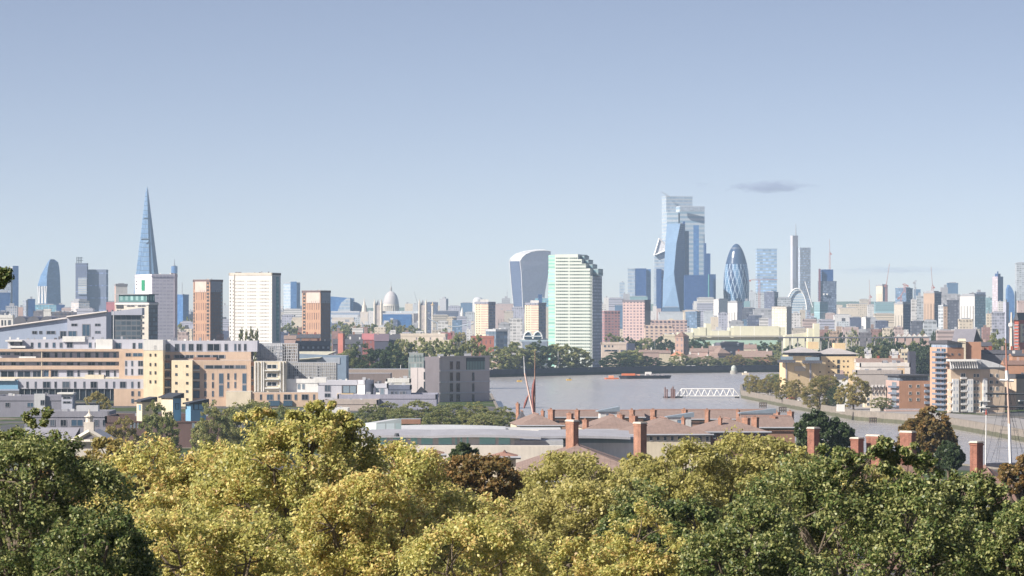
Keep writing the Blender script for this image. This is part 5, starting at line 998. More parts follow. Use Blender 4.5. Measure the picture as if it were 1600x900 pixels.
RB = strip(254.8, 392, 549.6, 563, Y, 16, BRICK, 'brick_band', PALELEAD, t2); wins(t2, RB[0], RB[1], [(255.5, 266), (272, 289), (289.5, 303), (307, 330), (331, 352)], [(554.5, 560)])
RC = strip(254.8, 270, 563, 640, Y-2, 16, BROWNB, 'balcony_recess', None, t2); wins(t2, RC[0], RC[1], [(255.5, 266)], [(567, 576), (580.5, 589), (594, 604), (607, 617)])
for y in (577, 590, 604.5): panel(t2, 'balcony_slab', RC[0], RC[1], 254.9, 267.5, y, y+1.5, WHITE, 2)
S2 = strip(268, 300.5, 563, 655, Y-18, 20, YELLOW, 'yellow_tower', PALELEAD, t2); wins(t2, S2[0], S2[1], [(273.5, 277), (290.5, 294)], [(570, 574), (583, 587), (596.5, 600.5), (609.5, 613.5), (622, 626)], None, FRB)
RW = strip(300.6, 392, 563, 655, Y-14, 18, BRICK, 'brick_wing', PALELEAD, t2); strip(302, 338, 558.5, 563.2, Y-6, 8, BROWNB, 'roof_deck', DKCONC, t2)
for y0, y1 in ((570.5, 576.5), (582.5, 592), (596, 606), (610.5, 622)): win(t2, RW[0], RW[1], 300.8, 312, y0, y1, GLB, FRD)
wins(t2, RW[0], RW[1], [(319, 349.5), (350, 366.5), (367, 384.5)], [(570.5, 576)]); wins(t2, RW[0], RW[1], [(319, 322.5), (331, 334), (355, 358), (366, 369)], [(583, 593.5), (596.5, 606.5), (610.5, 620), (624, 633)]); wins(t2, RW[0], RW[1], [(342, 349), (378.5, 385)], [(583, 600), (601, 620)], GLB)
for y in (578, 593.2, 607): panel(t2, 'balcony_slab', RW[0], RW[1], 300.7, 312.5, y, y+1.2, WHITE, 1.5)
CW = strip(388.5, 397, 566, 625, Y-13, 10, BROWNB, 'glazed_link', None, t2); wins(t2, CW[0], CW[1], [(389, 396.5)], [(571.5, 593), (596, 602)])
WF = strip(397, 447, 564.5, 640, Y-17, 16, CREAM, 'cream_balcony_wing', PALELEAD, t2)
for k in range(3):
    win(t2, WF[0], WF[1], 416, 433.5, 569.5+13.7*k, 576+13.7*k, GLD, WSTEEL, 'balcony_opening'); panel(t2, 'balcony_slab', WF[0], WF[1], 414, 436, 578+13.7*k, 579.7+13.7*k, WHITE, 1.8)
for px in (398, 402.5, 408, 411, 437, 442): panel(t2, 'white_fin', WF[0], WF[1], px, px+1.6, 565, 612, WHITE, .9)
LBR = strip(353, 508, 613, 660, Y-24, 14, BRICK, 'lower_brick_wing', PALELEAD, t2); strip(353, 392, 611.5, 650, Y-25, 12, CREAM, 'cream_front', PALELEAD, t2); wins(t2, LBR[0], LBR[1], [(406, 409), (416.5, 427), (433.5, 437), (443, 455), (460, 464), (471, 482), (489, 492)], [(616, 625)])
for a, b in ((420, 437), (443, 457)): panel(t2, 'glass_balcony', LBR[0], LBR[1], a, b, 626, 634, GLB, 1.2)
strip(402, 420, 605, 613, Y-16, 10, flat('brown_box', (.17, .13, .13)), 'roof_box', None, t2)
for k in range(11):
    px = 257+12.5*k+rg.uniform(0, 8); q = X2(px, 1706+rg.uniform(0, 5)); s_ = rg.uniform(.3, .9); mb = MB(); mb.box(q[0]-s_, q[0]+s_, q[1]-.6, q[1]+.6, Z(532.5, 1701), Z(532.5, 1701)+rg.uniform(.4, 1.6)); mb.build('roof_vent', [rg.choice([WHITE, LEAD, DKCONC])], t2)
# scaffolded blocks
SCF = flat('grey_netting', (.40, .38, .36), .9, .18, .2, .8)
def scaffold(label, px0, px1, y0, y1, yy, dep, core):
    t = thing('scaffolded_block', label, 'building site', (*X2((px0+px1)/2, yy), GZ)); ft = foot1(px0, px1, yy, dep); mb = MB(); mb.prism(ft, GZ, Z(y0+.8, yy), 0, 1); mb.build('wall', [core, PALELEAD], t)
    mb = MB(); n = int((px1-px0)/3.2)
    for i in range(n+1): px = px0+(px1-px0)*i/n; mb.bar(P(px, y1, yy-1.2), P(px, y0, yy-1.2), .11)
    m = int((y1-y0)/4.5)
    for j in range(m+1): py = y0+(y1-y0)*j/m; mb.bar(P(px0, py, yy-1.2), P(px1, py, yy-1.2), .11)
    for i in range(0, n, 2): a = px0+(px1-px0)*i/n; b = px0+(px1-px0)*(i+1)/n; mb.bar(P(a, y1, yy-1.25), P(b, y0, yy-1.25), .08)
    mb.build('scaffolding', [PALELEAD], t); return t, ft
s1, ft = scaffold('white-framed scaffolded block above the buff brick wing', 402, 441, 536.5, 564, Y+8, 14, fac('site_white', (.56, .57, .60), (.22, .25, .30), 3.5, 3.4, .5, .6)); wins(s1, ft[0], ft[1], [(389, 393), (420, 428)], [(543, 553)])
s2, ft = scaffold('brown-netted scaffolded block right of the wide white tower foot', 441, 465, 537, 565, Y+9, 14, flat('brown_netting', (.34, .29, .25), .9, .22, .2, .9)); s3, ft = scaffold('grey-netted scaffolded block behind the white terrace wall', 447, 525, 566.5, 612, Y-6, 14, SCF)
panel(s3, 'dark_opening', ft[0], ft[1], 459, 466, 571, 594, DKCONC, .2); panel(s3, 'dark_opening', ft[0], ft[1], 496, 500, 573, 590, DKCONC, .2)
r, ft, zt = tower('white_terrace', 'white rendered terrace wall below the grey-netted scaffold', 446, None, 500, 595, Y-14, 0, WHITE, roof=PALELEAD); wins(r, ft[0], ft[1], [(465, 469), (472, 476)], [(600, 608)], GLP)
# low white and lilac buildings
MOD = flat('modern_lilac', (.55, .55, .60), amt=.06)
r, ft, zt = tower('modern_house', 'pale modern block with a framed picture window left of the white cube', 497, None, 562, 598, Y-60, 1, MOD, roof=PALELEAD); wins(r, ft[0], ft[1], [(507, 516.5)], [(601.5, 612), (614.5, 620.5)]); win(r, ft[0], ft[1], 534, 558, 602, 614.5, GLP, FRD); panel(r, 'cream_base', ft[0], ft[1], 527, 552, 614.8, 619, OCHRE, .6); panel(r, 'white_upstand', ft[0], ft[1], 491, 510, 590, 598, WHITE, .3, 8)
r, ft, zt = tower('white_cube', 'plain white cube of a stair tower among low lilac roofs', 558.5, 570, 583, 597, Y-66, 60, flat('lilac_side', (.52, .52, .57)), roof=PALELEAD); me = [c for c in r.children if c.name.startswith('wall')][0].data; me.materials.append(WHITE); me.polygons[3].material_index = 2
r, ft, zt = tower('modern_house', 'lilac block with white-framed windows right of the white cube', 583, None, 606, 602.5, Y-62, 0, MOD, roof=LEAD); wins(r, ft[0], ft[1], [(587, 592), (594, 600)], [(605, 617)], GLP)
r, ft, zt = tower('low_block', 'low dark blue-grey block beside the dark grey block', 606, None, 642, 605, Y-50, 0, flat('dark_blue_wall', (.16, .18, .24)), roof=PALELEAD); wins(r, ft[0], ft[1], [(611, 614), (617, 620), (624, 634)], [(611.5, 616)])
tower('low_block', 'pale low flat roof with a glazed edge behind the low dark blue-grey block', 604, None, 641, 594.5, Y+60, 0, WHITE, roof=PALELEAD, plant=(1, 6)); tower('podium', 'long lilac podium roof below the white cube and lilac blocks', 528, None, 682, 619.5, Y-75, 0, flat('podium_wall', (.33, .33, .40)), roof=PALELEAD); tower('brick_wall_block', 'low buff wall under the lilac podium', 505, None, 590, 628, Y-95, 0, flat('buff_shade', (.44, .38, .34)), roof=LEAD)
tower('low_house', 'small pale roof half hidden behind the golden tree top', 505, None, 545, 641, 1450, 2, WHITE, roof=PALELEAD)
# blue-grey shed with a cream roof, tiered brown wall
t = thing('blue_shed', 'blue-grey shed with a long pale green-cream roof behind the scaffolds', 'shed', (*X2(500, 1950), GZ)); mb = MB(); mb.prism(foot1(462, 541, 1950, 30, 0), GZ, [Z(553, 1950), Z(556, 1950), Z(556, 1950), Z(553, 1950)]); mb.build('wall', [flat('shed_blue', (.22, .29, .38)), LEAD], t)
mb = MB(); f_ = [P(462, 562, 1946), P(500, 559, 1946), P(525, 549, 1975), P(466, 549, 1975)]; mb.face(f_); mb.face([v-Vector((0, 0, .5)) for v in f_[::-1]]); mb.build('roof', [flat('pale_green_roof', (.52, .50, .40))], t); panel(t, 'pale_band', Vector(X2(462, 1950)), Vector(X2(541, 1950)), 495, 531, 558.5, 568.5, flat('band_grey', (.40, .44, .50)), .3)
for y0, y1, yy, a, b in ((577, 583, 2160, 538, 642), (583.5, 592, 2110, 525, 610)):
    r, ft, zt = tower('retaining_wall', 'upper brown brick retaining wall below the dark clump of trees' if y0 < 580 else 'lower brown wall with dark openings in front of the upper brick one', a, None, b, y0, yy, 0, cat='wall', mat=flat('tier_brick%d' % int(y0), (.36, .29, .25) if y0 < 580 else (.22, .18, .17)), single=True)
tower('white_hut', 'glazed hut with a pale flat roof left of the dark grey block top', 638, None, 663, 554.5, 2000, 0, fac('hut_glazing', (.34, .37, .36), (.14, .18, .18), 1.6, 4, .7, .8), roof=PALELEAD)
# dark grey block with slot windows
Y = 1765; A0 = foot2(641.5, 686.5, 765, Y, 50); L_, C_, R_ = A0[3], A0[0], A0[1]; t = thing('grey_block', 'dark grey modern block with vertical slot windows at the water edge', 'office block', (*C_, GZ)); nd = R_-C_; nl = L_-C_
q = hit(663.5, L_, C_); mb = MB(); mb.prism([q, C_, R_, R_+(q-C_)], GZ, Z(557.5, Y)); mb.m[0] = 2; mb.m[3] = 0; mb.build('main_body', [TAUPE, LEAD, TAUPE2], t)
mb = MB(); mb.prism([L_, q, q+nd*.8, L_+nd*.8], GZ, Z(575, Y)); mb.build('lower_wing', [TAUPE, LEAD], t)
for y in (579, 596.5, 613.5): panel(t, 'ledge', C_, R_, 687, 765.5, y-1, y+.8, flat('pale_ledge', (.46, .46, .50)), .35)
for a, b in ((703, 707.5), (713, 718.5)):
    for y0, y1 in ((564.5, 577), (582, 595), (599, 612), (616, 627)): win(t, C_, R_, a, b, y0, y1, None, FRD)
for y0, y1 in ((582, 595), (599, 612), (616, 627)): win(t, C_, R_, 737.5, 741, y0, y1, None, FRD)
for y0, y1 in ((563, 576), (581, 593), (596, 608), (612, 620)): win(t, q, C_, 662.3, 664.3, y0, y1, GLD, FRD)
panel(t, 'glazed_corner', C_, R_, 728.5, 757, 558.5, 577.5, [fac('dark_green_glazing', (.07, .09, .10), (.10, .17, .17), 2.2, 8, .85, .9, (.16, .24, .23))], .3); panel(t, 'joint_line', L_, q, 652.5, 653, 575, 622, FRD, .1)
panel(t, 'parapet', C_, R_, 686.5, 765.3, 556, 558.5, TAUPE, .5, .4); mb = MB(); c_ = C_+nd*.5+nl*.3; 
for i, (dx, dy, s_) in enumerate(((-8, -2, 1.6), (-2, 0, 1.1), (6, 2, 1.8))): mb = MB(); mb.box(c_.x+dx-s_, c_.x+dx+s_, c_.y+dy-1, c_.y+dy+1, Z(557.5, Y), Z(557.5, Y)+s_*.8); mb.build('roof_plant', [LEAD], t)
# ---- lower left roofs
r, ft, zt = tower('flat_roofed_block', 'dark lilac flat-roofed block with cabins on its roof at lower left', -6, None, 108, 622, 1500, 1, flat('dark_lilac_wall', (.24, .24, .29)), roof=LEAD); wins(r, ft[0], ft[1], [(42, 53), (8, 15)], [(629, 636)])
panel(r, 'pale_lift_tower', ft[0], ft[1], 54, 71, 615, 642, PALELEAD, 1.5); win(r, ft[0]-Vector((0, 1.5)), ft[1]-Vector((0, 1.5)), 63, 70, 625, 633); 
t = thing('roof_cabin', 'white flat-topped cabin standing on the dark lilac roof', 'cabin', (*X2(102, 1480), GZ)); mb = MB(); mb.prism(foot1(96, 113, 1480, 7), GZ, Z(616, 1480)); mb.build('wall', [LILAC, WHITE], t); mb = MB(); mb.prism(foot1(89, 115, 1479, 9), Z(616, 1480)+.02, Z(613.5, 1480), 0, 0, True); mb.build('roof', [WHITE], t); 
for y0 in (620, 627): win(t, Vector(X2(96, 1480)), Vector(X2(113, 1480)), 98, 111, y0, y0+3)
r, ft, zt = tower('flat_roofed_block', 'long low lilac-grey block with dark wide windows behind the little turret', 38, None, 170, 647, 1250, 1, flat('shade_lilac_wall', (.26, .26, .30)), roof=LEAD, plant=None); wins(r, ft[0], ft[1], [(78, 86), (94, 104), (110, 131), (147, 154), (160, 168)], [(655.5, 666)])
panel(r, 'roof_light', ft[0], ft[1], 118, 152, 634, 646, PALELEAD, -3, 8)
t = thing('portico_hall', 'pale classical hall with a pediment and a little stone turret', 'hall', (*X2(120, 900), GZ)); Y = 900; mb = MB(); mb.prism(foot1(112, 168, Y, 14), GZ, Z(691, Y)); mb.build('wall', [STONE, LEAD], t)
mb = MB(); f_ = [P(112, 690, Y-.8), P(168, 690, Y-.8), P(140, 674, Y-.8)]; b_ = [v+Vector((0, 22, 0)) for v in f_]; mb.face(f_, None, 1); mb.face([f_[1], b_[1], b_[2], f_[2]]); mb.face([f_[2], b_[2], b_[0], f_[0]]); mb.build('pediment', [LEAD, flat('shaded_slate', (.20, .19, .21))], t)
mb = MB(); mb.bar(f_[0], f_[2], .45); mb.bar(f_[1], f_[2], .45); mb.bar(f_[0], f_[1], .4); mb.build('cornice', [STONE], t)
mb = MB(); c = X2(139.5, Y+3); mb.prism([(c[0]-1.3, c[1]-1.3), (c[0]+1.3, c[1]-1.3), (c[0]+1.3, c[1]+1.3), (c[0]-1.3, c[1]+1.3)], Z(676, Y), Z(660, Y)); mb.cyl(c, Z(660, Y), Z(652, Y), 1.0, .95, 10); mb.cyl(c, Z(652, Y), Z(650.5, Y), 1.35, 1.35, 10); mb.cyl(c, Z(650.5, Y), Z(646, Y), 1.0, .3, 10); mb.cyl(c, Z(646, Y), Z(640, Y), .28, .1, 8); mb.build('turret', [STONE], t)
t = thing('slate_roof_hall', 'wide grey lead roof left of the pediment', 'hall', (*X2(80, 920), GZ)); mb = MB(); f_ = [P(40, 690, 915), P(112, 690, 915), P(125, 668, 945), P(40, 668, 945)]; mb.face(f_); mb.face([P(40, 690, 915), P(40, 668, 945), P(40, 668, 975), P(40, 690, 975)]); mb.face([f_[3], f_[2], P(125, 690, 975), P(40, 690, 975)]); mb.build('roof', [flat('lilac_lead', (.34, .33, .36), .6)], t); mb = MB(); mb.prism(foot1(41, 111, 916, 50), GZ, Z(690.2, 915)); mb.build('wall', [STONE], t)
r, ft, zt = tower('brick_terrace', 'dark red-brown brick terrace with white windows under the roof huts', 165, None, 345, 655, 1150, 0, flat('dark_terrace_brick', (.13, .085, .08)), roof=DKCONC); wins(r, ft[0], ft[1], [(203, 206), (208.5, 211.5), (214, 217), (262, 265), (300, 304), (316, 320)], [(660, 669)], GLP)
for a, c, b, yt, lab, m in ((213.5, 222, 241, 624.5, 'left roof hut, cream with a blue door and a slanted dark roof', 0), (252, 270, 283, 618.5, 'middle roof hut, tallest, cream with a sky-blue end', 1), (290, 298, 322, 628, 'right roof hut, mostly sky-blue with a dark slanted roof', 2)):
    Y = 1120; t = thing('roof_hut', lab, 'roof hut', (*X2(c, Y), Z(656, Y))); ft = foot2(a, c, b, Y, 40 if m != 1 else 50); z1 = Z(yt+4, Y); mb = MB(); mb.prism(ft, Z(658, Y), [z1, z1+1.2, z1+1.2, z1]); mb.m[0] = [0, 2, 2][m]; mb.m[3] = [0, 0, 2][m]; mb.build('wall', [CREAM, LEAD, GLS], t)
    sh = shrink(ft, -1.0); mb = MB(); mb.prism(sh, z1+.05, [z1+.5, z1+1.7, z1+1.7, z1+.5]); mb.build('roof', [DSTEEL], t)
    if m == 0: win(t, ft[3], ft[0], 217, 220.5, 632, 641, GLS)
    else: win(t, ft[0], ft[1], c+4, b-4, 630, 640, GLS, FRD)
# ================================================================ teal-glazed museum-like building
GR = flat('lilac_grey_roof', (.36, .36, .39), .55)
Y = 860; t = thing('curved_roof_building', 'long white building with curved grey roofs and teal glazing', 'building', (*X2(690, Y), GZ)); g_ = fac('teal_bays', (.72, .72, .70), (.22, .52, .50), 5.2, 6, .86, .9, (.42, .70, .66), .05)
mb = MB(); mb.prism(foot1(545, 812, Y, 40), GZ, Z(683, Y)); mb.build('wall', [WHITE, GR], t)
F0 = foot1(545, 812, Y, 40)
for a, b in ((574, 606), (612, 634), (640, 652), (656, 676), (683, 706), (709, 714), (717, 722), (727, 732), (747, 774), (777, 797)): panel(t, 'glazed_bay', F0[0], F0[1], a, b, 680, 694.5, [g_], .2)
def curved_roof(px0, px1, yl, ym, yr, yy, d, th=.6, mat=PALELEAD, mid=.5):
    mb = MB(); pts = []
    for i in range(13):
        f = i/12; y = (1-f)**2*yl+2*f*(1-f)*(2*ym-.5*(yl+yr))+f*f*yr; pts.append(P(px0+(px1-px0)*f, y, yy))
    for a, b in zip(pts, pts[1:]):
        A = [a, b, b+Vector((0, d, 1.2)), a+Vector((0, d, 1.2))]; mb.face(A); Bm = [v-Vector((0, 0, th)) for v in A]; mb.face(Bm[::-1]); mb.face([Bm[0], Bm[1], A[1], A[0]]); mb.face([A[3], A[2], Bm[2], Bm[3]])
    return mb.build('curved_roof', [mat], t)
curved_roof(566, 680, 680.5, 680, 681, Y-2, 9, .6, GR); curved_roof(672, 845, 681, 679.5, 683, Y-2.4, 9, .6, GR); curved_roof(620, 790, 673.5, 672.5, 675, Y+36, 9, .6, PALELEAD); curved_roof(540, 575, 678, 677, 678, Y+2, 8, .6, GR)
mb = MB(); mb.prism(foot2(571, 588, 627, Y+18, 20), Z(680, Y), [Z(664, Y), Z(657.5, Y), Z(660, Y), Z(666, Y)]); mb.build('green_glass_pavilion', [fac('pale_green_glass', (.55, .62, .60), (.42, .54, .52), 2.5, 5, .85, .85), PALELEAD], t)
mb = MB(); mb.prism(foot1(625, 657, Y+50, 8), Z(672, Y), Z(655, Y+50)); mb.build('brick_plant_room', [BROWNB, LEAD], t)
mb = MB(); mb.prism(foot1(757, 876, Y+45, 10), Z(690, Y), Z(669.5, Y+45)); mb.build('white_gallery', [fac('white_gallery_windows', (.75, .74, .72), (.20, .24, .28), 1.7, 9, .5, .5, None, .15), PALELEAD], t)
mb = MB(); mb.prism(foot1(804, 880, Y-1, 24), GZ, Z(688, Y)); mb.build('grey_wing', [flat('grey_drum', (.40, .41, .43)), LEAD], t); F2 = foot1(838, 1000, Y+12, 24); mb = MB(); mb.prism(F2, GZ, Z(685, Y+12)); mb.build('right_wing', [WHITE, GR], t); panel(t, 'dark_glazing', F2[0], F2[1], 866, 990, 686, 692, [fac('dark_teal_strip', (.30, .36, .38), (.05, .14, .17), 3, 6, .8, .9)], .2)
curved_roof(842, 985, 682, 681, 683, Y+8, 14, .6, GR)
mb = MB(); mb.prism(foot1(548, 880, Y-9, 6), GZ, Z(697, Y-9)); mb.build('front_terrace', [flat('cream_terrace', (.66, .60, .53)), STONE], t)
mb = MB(); c = X2(660, Y-2); mb.cyl(X2(620, Y-8), Z(682, Y-8), Z(677, Y-8), .7, .5, 10); mb.build('roof_vent', [DSTEEL], t)
t = thing('round_chimney', 'round red brick chimney with a dark bowl-like cap, before the teal glazing', 'chimney', (*X2(618.5, 560), GZ)); Y = 560; c = X2(618.5, Y); mb = MB(); mb.cyl(c, GZ, Z(692, Y), .85, .72, 16); mb.build('shaft', [CHIM], t); mb = MB(); mb.lathe(c, [(Z(692, Y), .72), (Z(689, Y), 1.0), (Z(687.5, Y), 1.0), (Z(686.5, Y), .8)], 16); mb.build('cap', [SLATE], t)
# ================================================================ brown roofs and chimneys of the near bank
def chimney(label, px0, pxc, px1, yt, yb, Y, mat, a=38, cap=STONE, group=None, pots=0):
    ft = foot2(px0, pxc, px1, Y, a); zt, zb = Z(yt, Y), Z(yb, Y); h = zt-zb; t = thing('chimney', label, 'chimney', cen(ft, zb), group); mb = MB(); mb.prism(ft, zb-7, zt-h*.07); mb.build('stack', [mat, mat], t)
    mb = MB(); mb.prism(shrink(ft, -.14), zt-h*.16, zt-h*.10, 0, 0, True); mb.build('brick_band', [mat], t)
    mb = MB(); mb.prism(shrink(ft, -.22), zt-h*.07+.01, zt-.12*h*.3, 0, 0, True); mb.prism(shrink(ft, -.05), zt-.12*h*.3, zt, 0, 0); mb.build('cap', [cap], t)
    for k in range(pots): mb = MB(); c = Vector(ft[3]).lerp(Vector(ft[0]), (k+.5)/max(pots, 1)).lerp(Vector(cen(ft, 0)[:2]), .5); mb.cyl(c, zt, zt+.5, .17, .13, 8); mb.build('chimney_pot', [BROWNB], t)
    return t
def roofed(label, px0, px1, ye, yr, Y, d, a=0, hip=True, wall=HOUSEW, roof=None, wn=None, dz=0):
    ft = foot1(px0, px1, Y, d, a); t = thing('house', label, 'house', cen(ft, GZ)); ze = Z(ye, Y); mb = MB(); mb.prism(ft, GZ, ze); mb.build('wall', [wall, wall], t); mb = MB(); zr = Z(yr, Y+d/2)
    if hip: r0, r1 = mb.hip(ft, ze+.03, zr, .9, .55); 
    else: mb.gable(ft[0], ft[1], d, ze+.03, zr, .6, 0, 1); c0 = (Vector(ft[0])+Vector(ft[3]))/2; c1 = (Vector(ft[1])+Vector(ft[2]))/2; r0, r1 = c0, c1
    mb.build('roof', [roof or TILE, wall], t); rb = MB(); rb.bar((*r0, zr), (*r1, zr), .22); rb.build('ridge', [flat('ridge_tile', (.26, .16, .13))], t)
    fr = MB(); fr.bar((*(Vector(ft[0])-Vector((.9, .9))), ze-.1), (*(Vector(ft[1])+Vector((.9, -.9))), ze-.1), .2); fr.build('gutter', [LEAD], t)
    if wn:
        for px in range(int(px0)+5, int(px1)-6, wn): win(t, ft[0], ft[1], px, px+4.5, ye+2.5, ye+10, GLD, WSTEEL)
    return t
roofed('brown hipped roof house behind the curved roofs, nearest the barge mast', 812, 878, 665, 646.5, 1020, 26, 6, True, CREAM, wn=9); roofed('long brown roof ridge at the water edge, left half', 862, 1005, 652, 641.5, 1100, 24, 0, False); roofed('long brown roof ridge at the water edge, right half', 1000, 1215, 655, 640.5, 1110, 24, 0, False)
roofed('brown hipped roof in the middle between the two tall buff chimneys', 918, 1010, 671, 649, 960, 30, 4, True, CREAM, wn=10); roofed('wide brown hipped roof right of the tall buff chimneys', 988, 1110, 679, 653, 920, 34, 5, True, CREAM, wn=11); roofed('brown hipped roof below the pier end, right of the wide one', 1098, 1200, 675, 654, 930, 32, 4, True, BROWNB, wn=11); roofed('small brown roof at the right end of the row of houses', 1165, 1242, 668, 650, 990, 26, 2, False, BROWNB)
roofed('flat-topped brick corner house left of the barge mast', 808, 826, 664, 642, 1060, 16, 2, True, BROWNB, SLATE)
cs = [('leftmost small chimney near the barge mast foot', 806, 812, 630.5, 650, 1080), ('stubby chimney right of the barge mast', 845, 851, 642, 654, 1030), ('wide chimney on the first brown hipped roof', 856, 867, 640, 657, 1040), ('small chimney above the brown ridge by the left buff chimney', 898, 906, 641, 655, 1075), ('wide chimney behind the left tall buff chimney', 885, 896, 646, 660, 1010), ('shaded chimney right of the left tall buff chimney', 910, 920, 656, 673, 965), ('wide chimney left of the white dormer hut pair', 964, 976, 648, 662, 985), ('tall chimney in the middle of the ridge', 983.5, 992, 640.5, 660, 1060), ('lower chimney just before the tall middle one', 983, 996.5, 650, 668, 975), ('tall chimney left of the slanted blue skylight', 1016, 1026, 640.5, 656, 1070), ('lower chimney below the tall one at the slanted skylight', 1016.5, 1028, 652, 668, 960), ('chimney right of the slanted blue skylight', 1065, 1074.5, 640, 652, 1090), ('slim chimney on the wide brown roof', 1064.5, 1071, 653, 671, 930), ('chimney above the pier on the long ridge', 1101, 1109.5, 640.5, 654, 1090), ('slim chimney on the roof below the pier end', 1122, 1128.5, 653, 672, 935), ('broad chimney casting a dark shadow near the white hut', 1159, 1172, 653, 676, 945), ('chimney right of the white hut', 1174, 1186, 652, 666, 965), ('chimney beyond the white hut roof', 1208.5, 1219, 644, 654, 1090), ('middle chimney at the right end of the ridge', 1203, 1215, 651, 664, 1000), ('last chimney on the right end of the ridge', 1230, 1240.5, 643, 662, 1010), ('chimney at the left corner of the white hut', 1150, 1156, 641, 650, 1085)]
for lab, a, b, yt, yb, Y in cs: chimney(lab, a, a+(b-a)*.68, b, yt, yb, Y, CHIM2, 45, CHIM2, pots=2)
def hut(label, px0, pxc, px1, yt, yb, Y, face=WHITE):
    ft = foot2(px0, pxc, px1, Y, 12); z1, z0 = Z(yt+3.5, Y), Z(yb, Y)-1; t = thing('dormer_hut', label, 'roof hut', cen(ft, z0)); mb = MB(); mb.prism(ft, z0, [z1, z1+1.2, z1+1.2, z1]); mb.build('wall', [face, LEAD], t); mb = MB(); sh = shrink(ft, -.9); mb.prism(sh, z1+.05, [z1+.35, z1+1.55, z1+1.55, z1+.35]); mb.build('roof', [flat('blue_grey_roof', (.30, .36, .42), .5)], t)
    win(t, ft[0], ft[1], pxc+(px1-pxc)*.35, pxc+(px1-pxc)*.55, yt+7, yt+13, GLS); return t
hut('white hut with a blue door on the ridge behind the left buff chimney', 935, 938, 964, 640, 662, 1040); hut('low white and teal skylight with a slanted blue roof in the middle of the roofs', 1043, 1046, 1080, 649, 663, 1030); hut('white hut with a long blue-grey roof at the right end of the roofs', 1157, 1160, 1208, 643, 664, 1050)
t = roofed('big dark brown tiled roof carrying the two tall buff chimneys', 775, 1035, 752, 694, 640, 46, 0, True, HOUSEW); chimney('left tall buff brick chimney with a pale cap', 884, 896, 904, 656, 699, 658, CHIM2, 35); chimney('right tall buff brick chimney with a pale cap', 990, 1001, 1010.5, 659.5, 701, 658, CHIM2, 35)
roofed('red-brown ridge hidden between the lime trees behind the row of red chimneys', 1230, 1440, 752, 722, 590, 26, 0, False, HOUSEW, TILE2); roofed('dark brown tiled roof at the right edge with a pale hip line', 1462, 1640, 790, 734, 470, 42, -6, True, HOUSEW, TILE2)
for lab, a, c, b, yt, yb in (('leftmost red brick chimney, apart from the row of three', 1261.5, 1272, 1280.5, 667.5, 706), ('narrow red brick chimney left in the row of three', 1329, 1341, 1349.5, 683.5, 716), ('broad red brick chimney in the middle of the row of three', 1353.5, 1374, 1380.5, 679.5, 719), ('red brick chimney right in the row of three', 1406, 1424, 1431, 673.5, 716), ('rightmost red brick chimney, over the dark brown tiled roof', 1515.5, 1526.5, 1536, 689.5, 729)): chimney(lab, a, c, b, yt, yb, 600 if a < 1500 else 490, CHIM, 40, STONE)
for lab, a, b, y in (('pair of terracotta dormers below the teal glazing, left house', 655, 690, 702), ('small orange-tiled house under the right end of the teal glazing', 770, 806, 706)): roofed(lab.replace('pair of terracotta dormers', 'small terracotta roofed house'), a, b, y+8, y, 620, 9, 0, True, CREAM, flat('terracotta', (.34, .19, .145)))
# ================================================================ boats, pier, river things
def hull(mb, pts_l, w_, z0, z1, m=0):
    """pts_l: (x, y) bow and stern; pointed box hull"""
    (x0, y0), (x1, y1) = pts_l; d = Vector((x1-x0, y1-y0)); L = d.length; d.normalize(); n = Vector((-d.y, d.x)); A = Vector((x0, y0))
    top = [A, A+d*L*.12+n*-w_/2, A+d*L-n*w_/2, A+d*L+n*w_/2, A+d*L*.12+n*w_/2]; bot = [A+d*L*.05]+[A+d*L*.14-n*w_*.4, A+d*L*.97-n*w_*.4, A+d*L*.97+n*w_*.4, A+d*L*.14+n*w_*.4]
    mb.loft([[(*p, z0) for p in bot], [(*p, z1) for p in top]], m)
Yv = YG(592); t = thing('barge', 'long black barge with orange containers lying off the far bank', 'barge', (*X2(1005, Yv), 0)); mb = MB(); hull(mb, (X2(966, Yv), X2(1045, Yv+20)), 9, -.5, Z(587, Yv)); mb.build('hull', [flat('black_hull', (.035, .035, .05), .6)], t)
for a, b in ((971.5, 982), (982.3, 992.5)): mb = MB(); mb.prism(foot1(a, b, Yv+3, 5), Z(587.6, Yv), Z(583.8, Yv)); mb.build('container', [flat('orange_paint', (.72, .20, .08), .5)], t)
mb = MB(); mb.prism(foot1(993, 1000, Yv+4, 4), Z(587.6, Yv), Z(584.8, Yv)); mb.build('hatch_cover', [flat('salmon_paint', (.60, .32, .25), .5)], t)
for a in (1009.5, 1017, 1026, 1034): mb = MB(); mb.prism(foot1(a, a+4, Yv+8, 4), Z(587, Yv), Z(584.2, Yv+8)); mb.build('deck_gear', [flat('grey_gear', (.30, .28, .30))], t)
mb = MB(); mb.prism(foot1(1008, 1018, Yv+12, 4), Z(587, Yv), Z(581.5, Yv)); mb.build('wheelhouse', [WHITE, LEAD], t)
t = thing('tug_boat', 'small bright orange boat moored at the barge bow', 'boat', (*X2(954, Yv-10), 0)); mb = MB(); hull(mb, (X2(944, Yv-8), X2(967, Yv-8)), 6, -.4, Z(590, Yv)); mb.build('hull', [MATS['orange_paint']], t); mb = MB(); mb.prism(foot1(951, 959, Yv-9, 3), Z(590.5, Yv), Z(586.5, Yv)); mb.build('cabin', [flat('pale_orange', (.72, .34, .20)), WHITE], t)
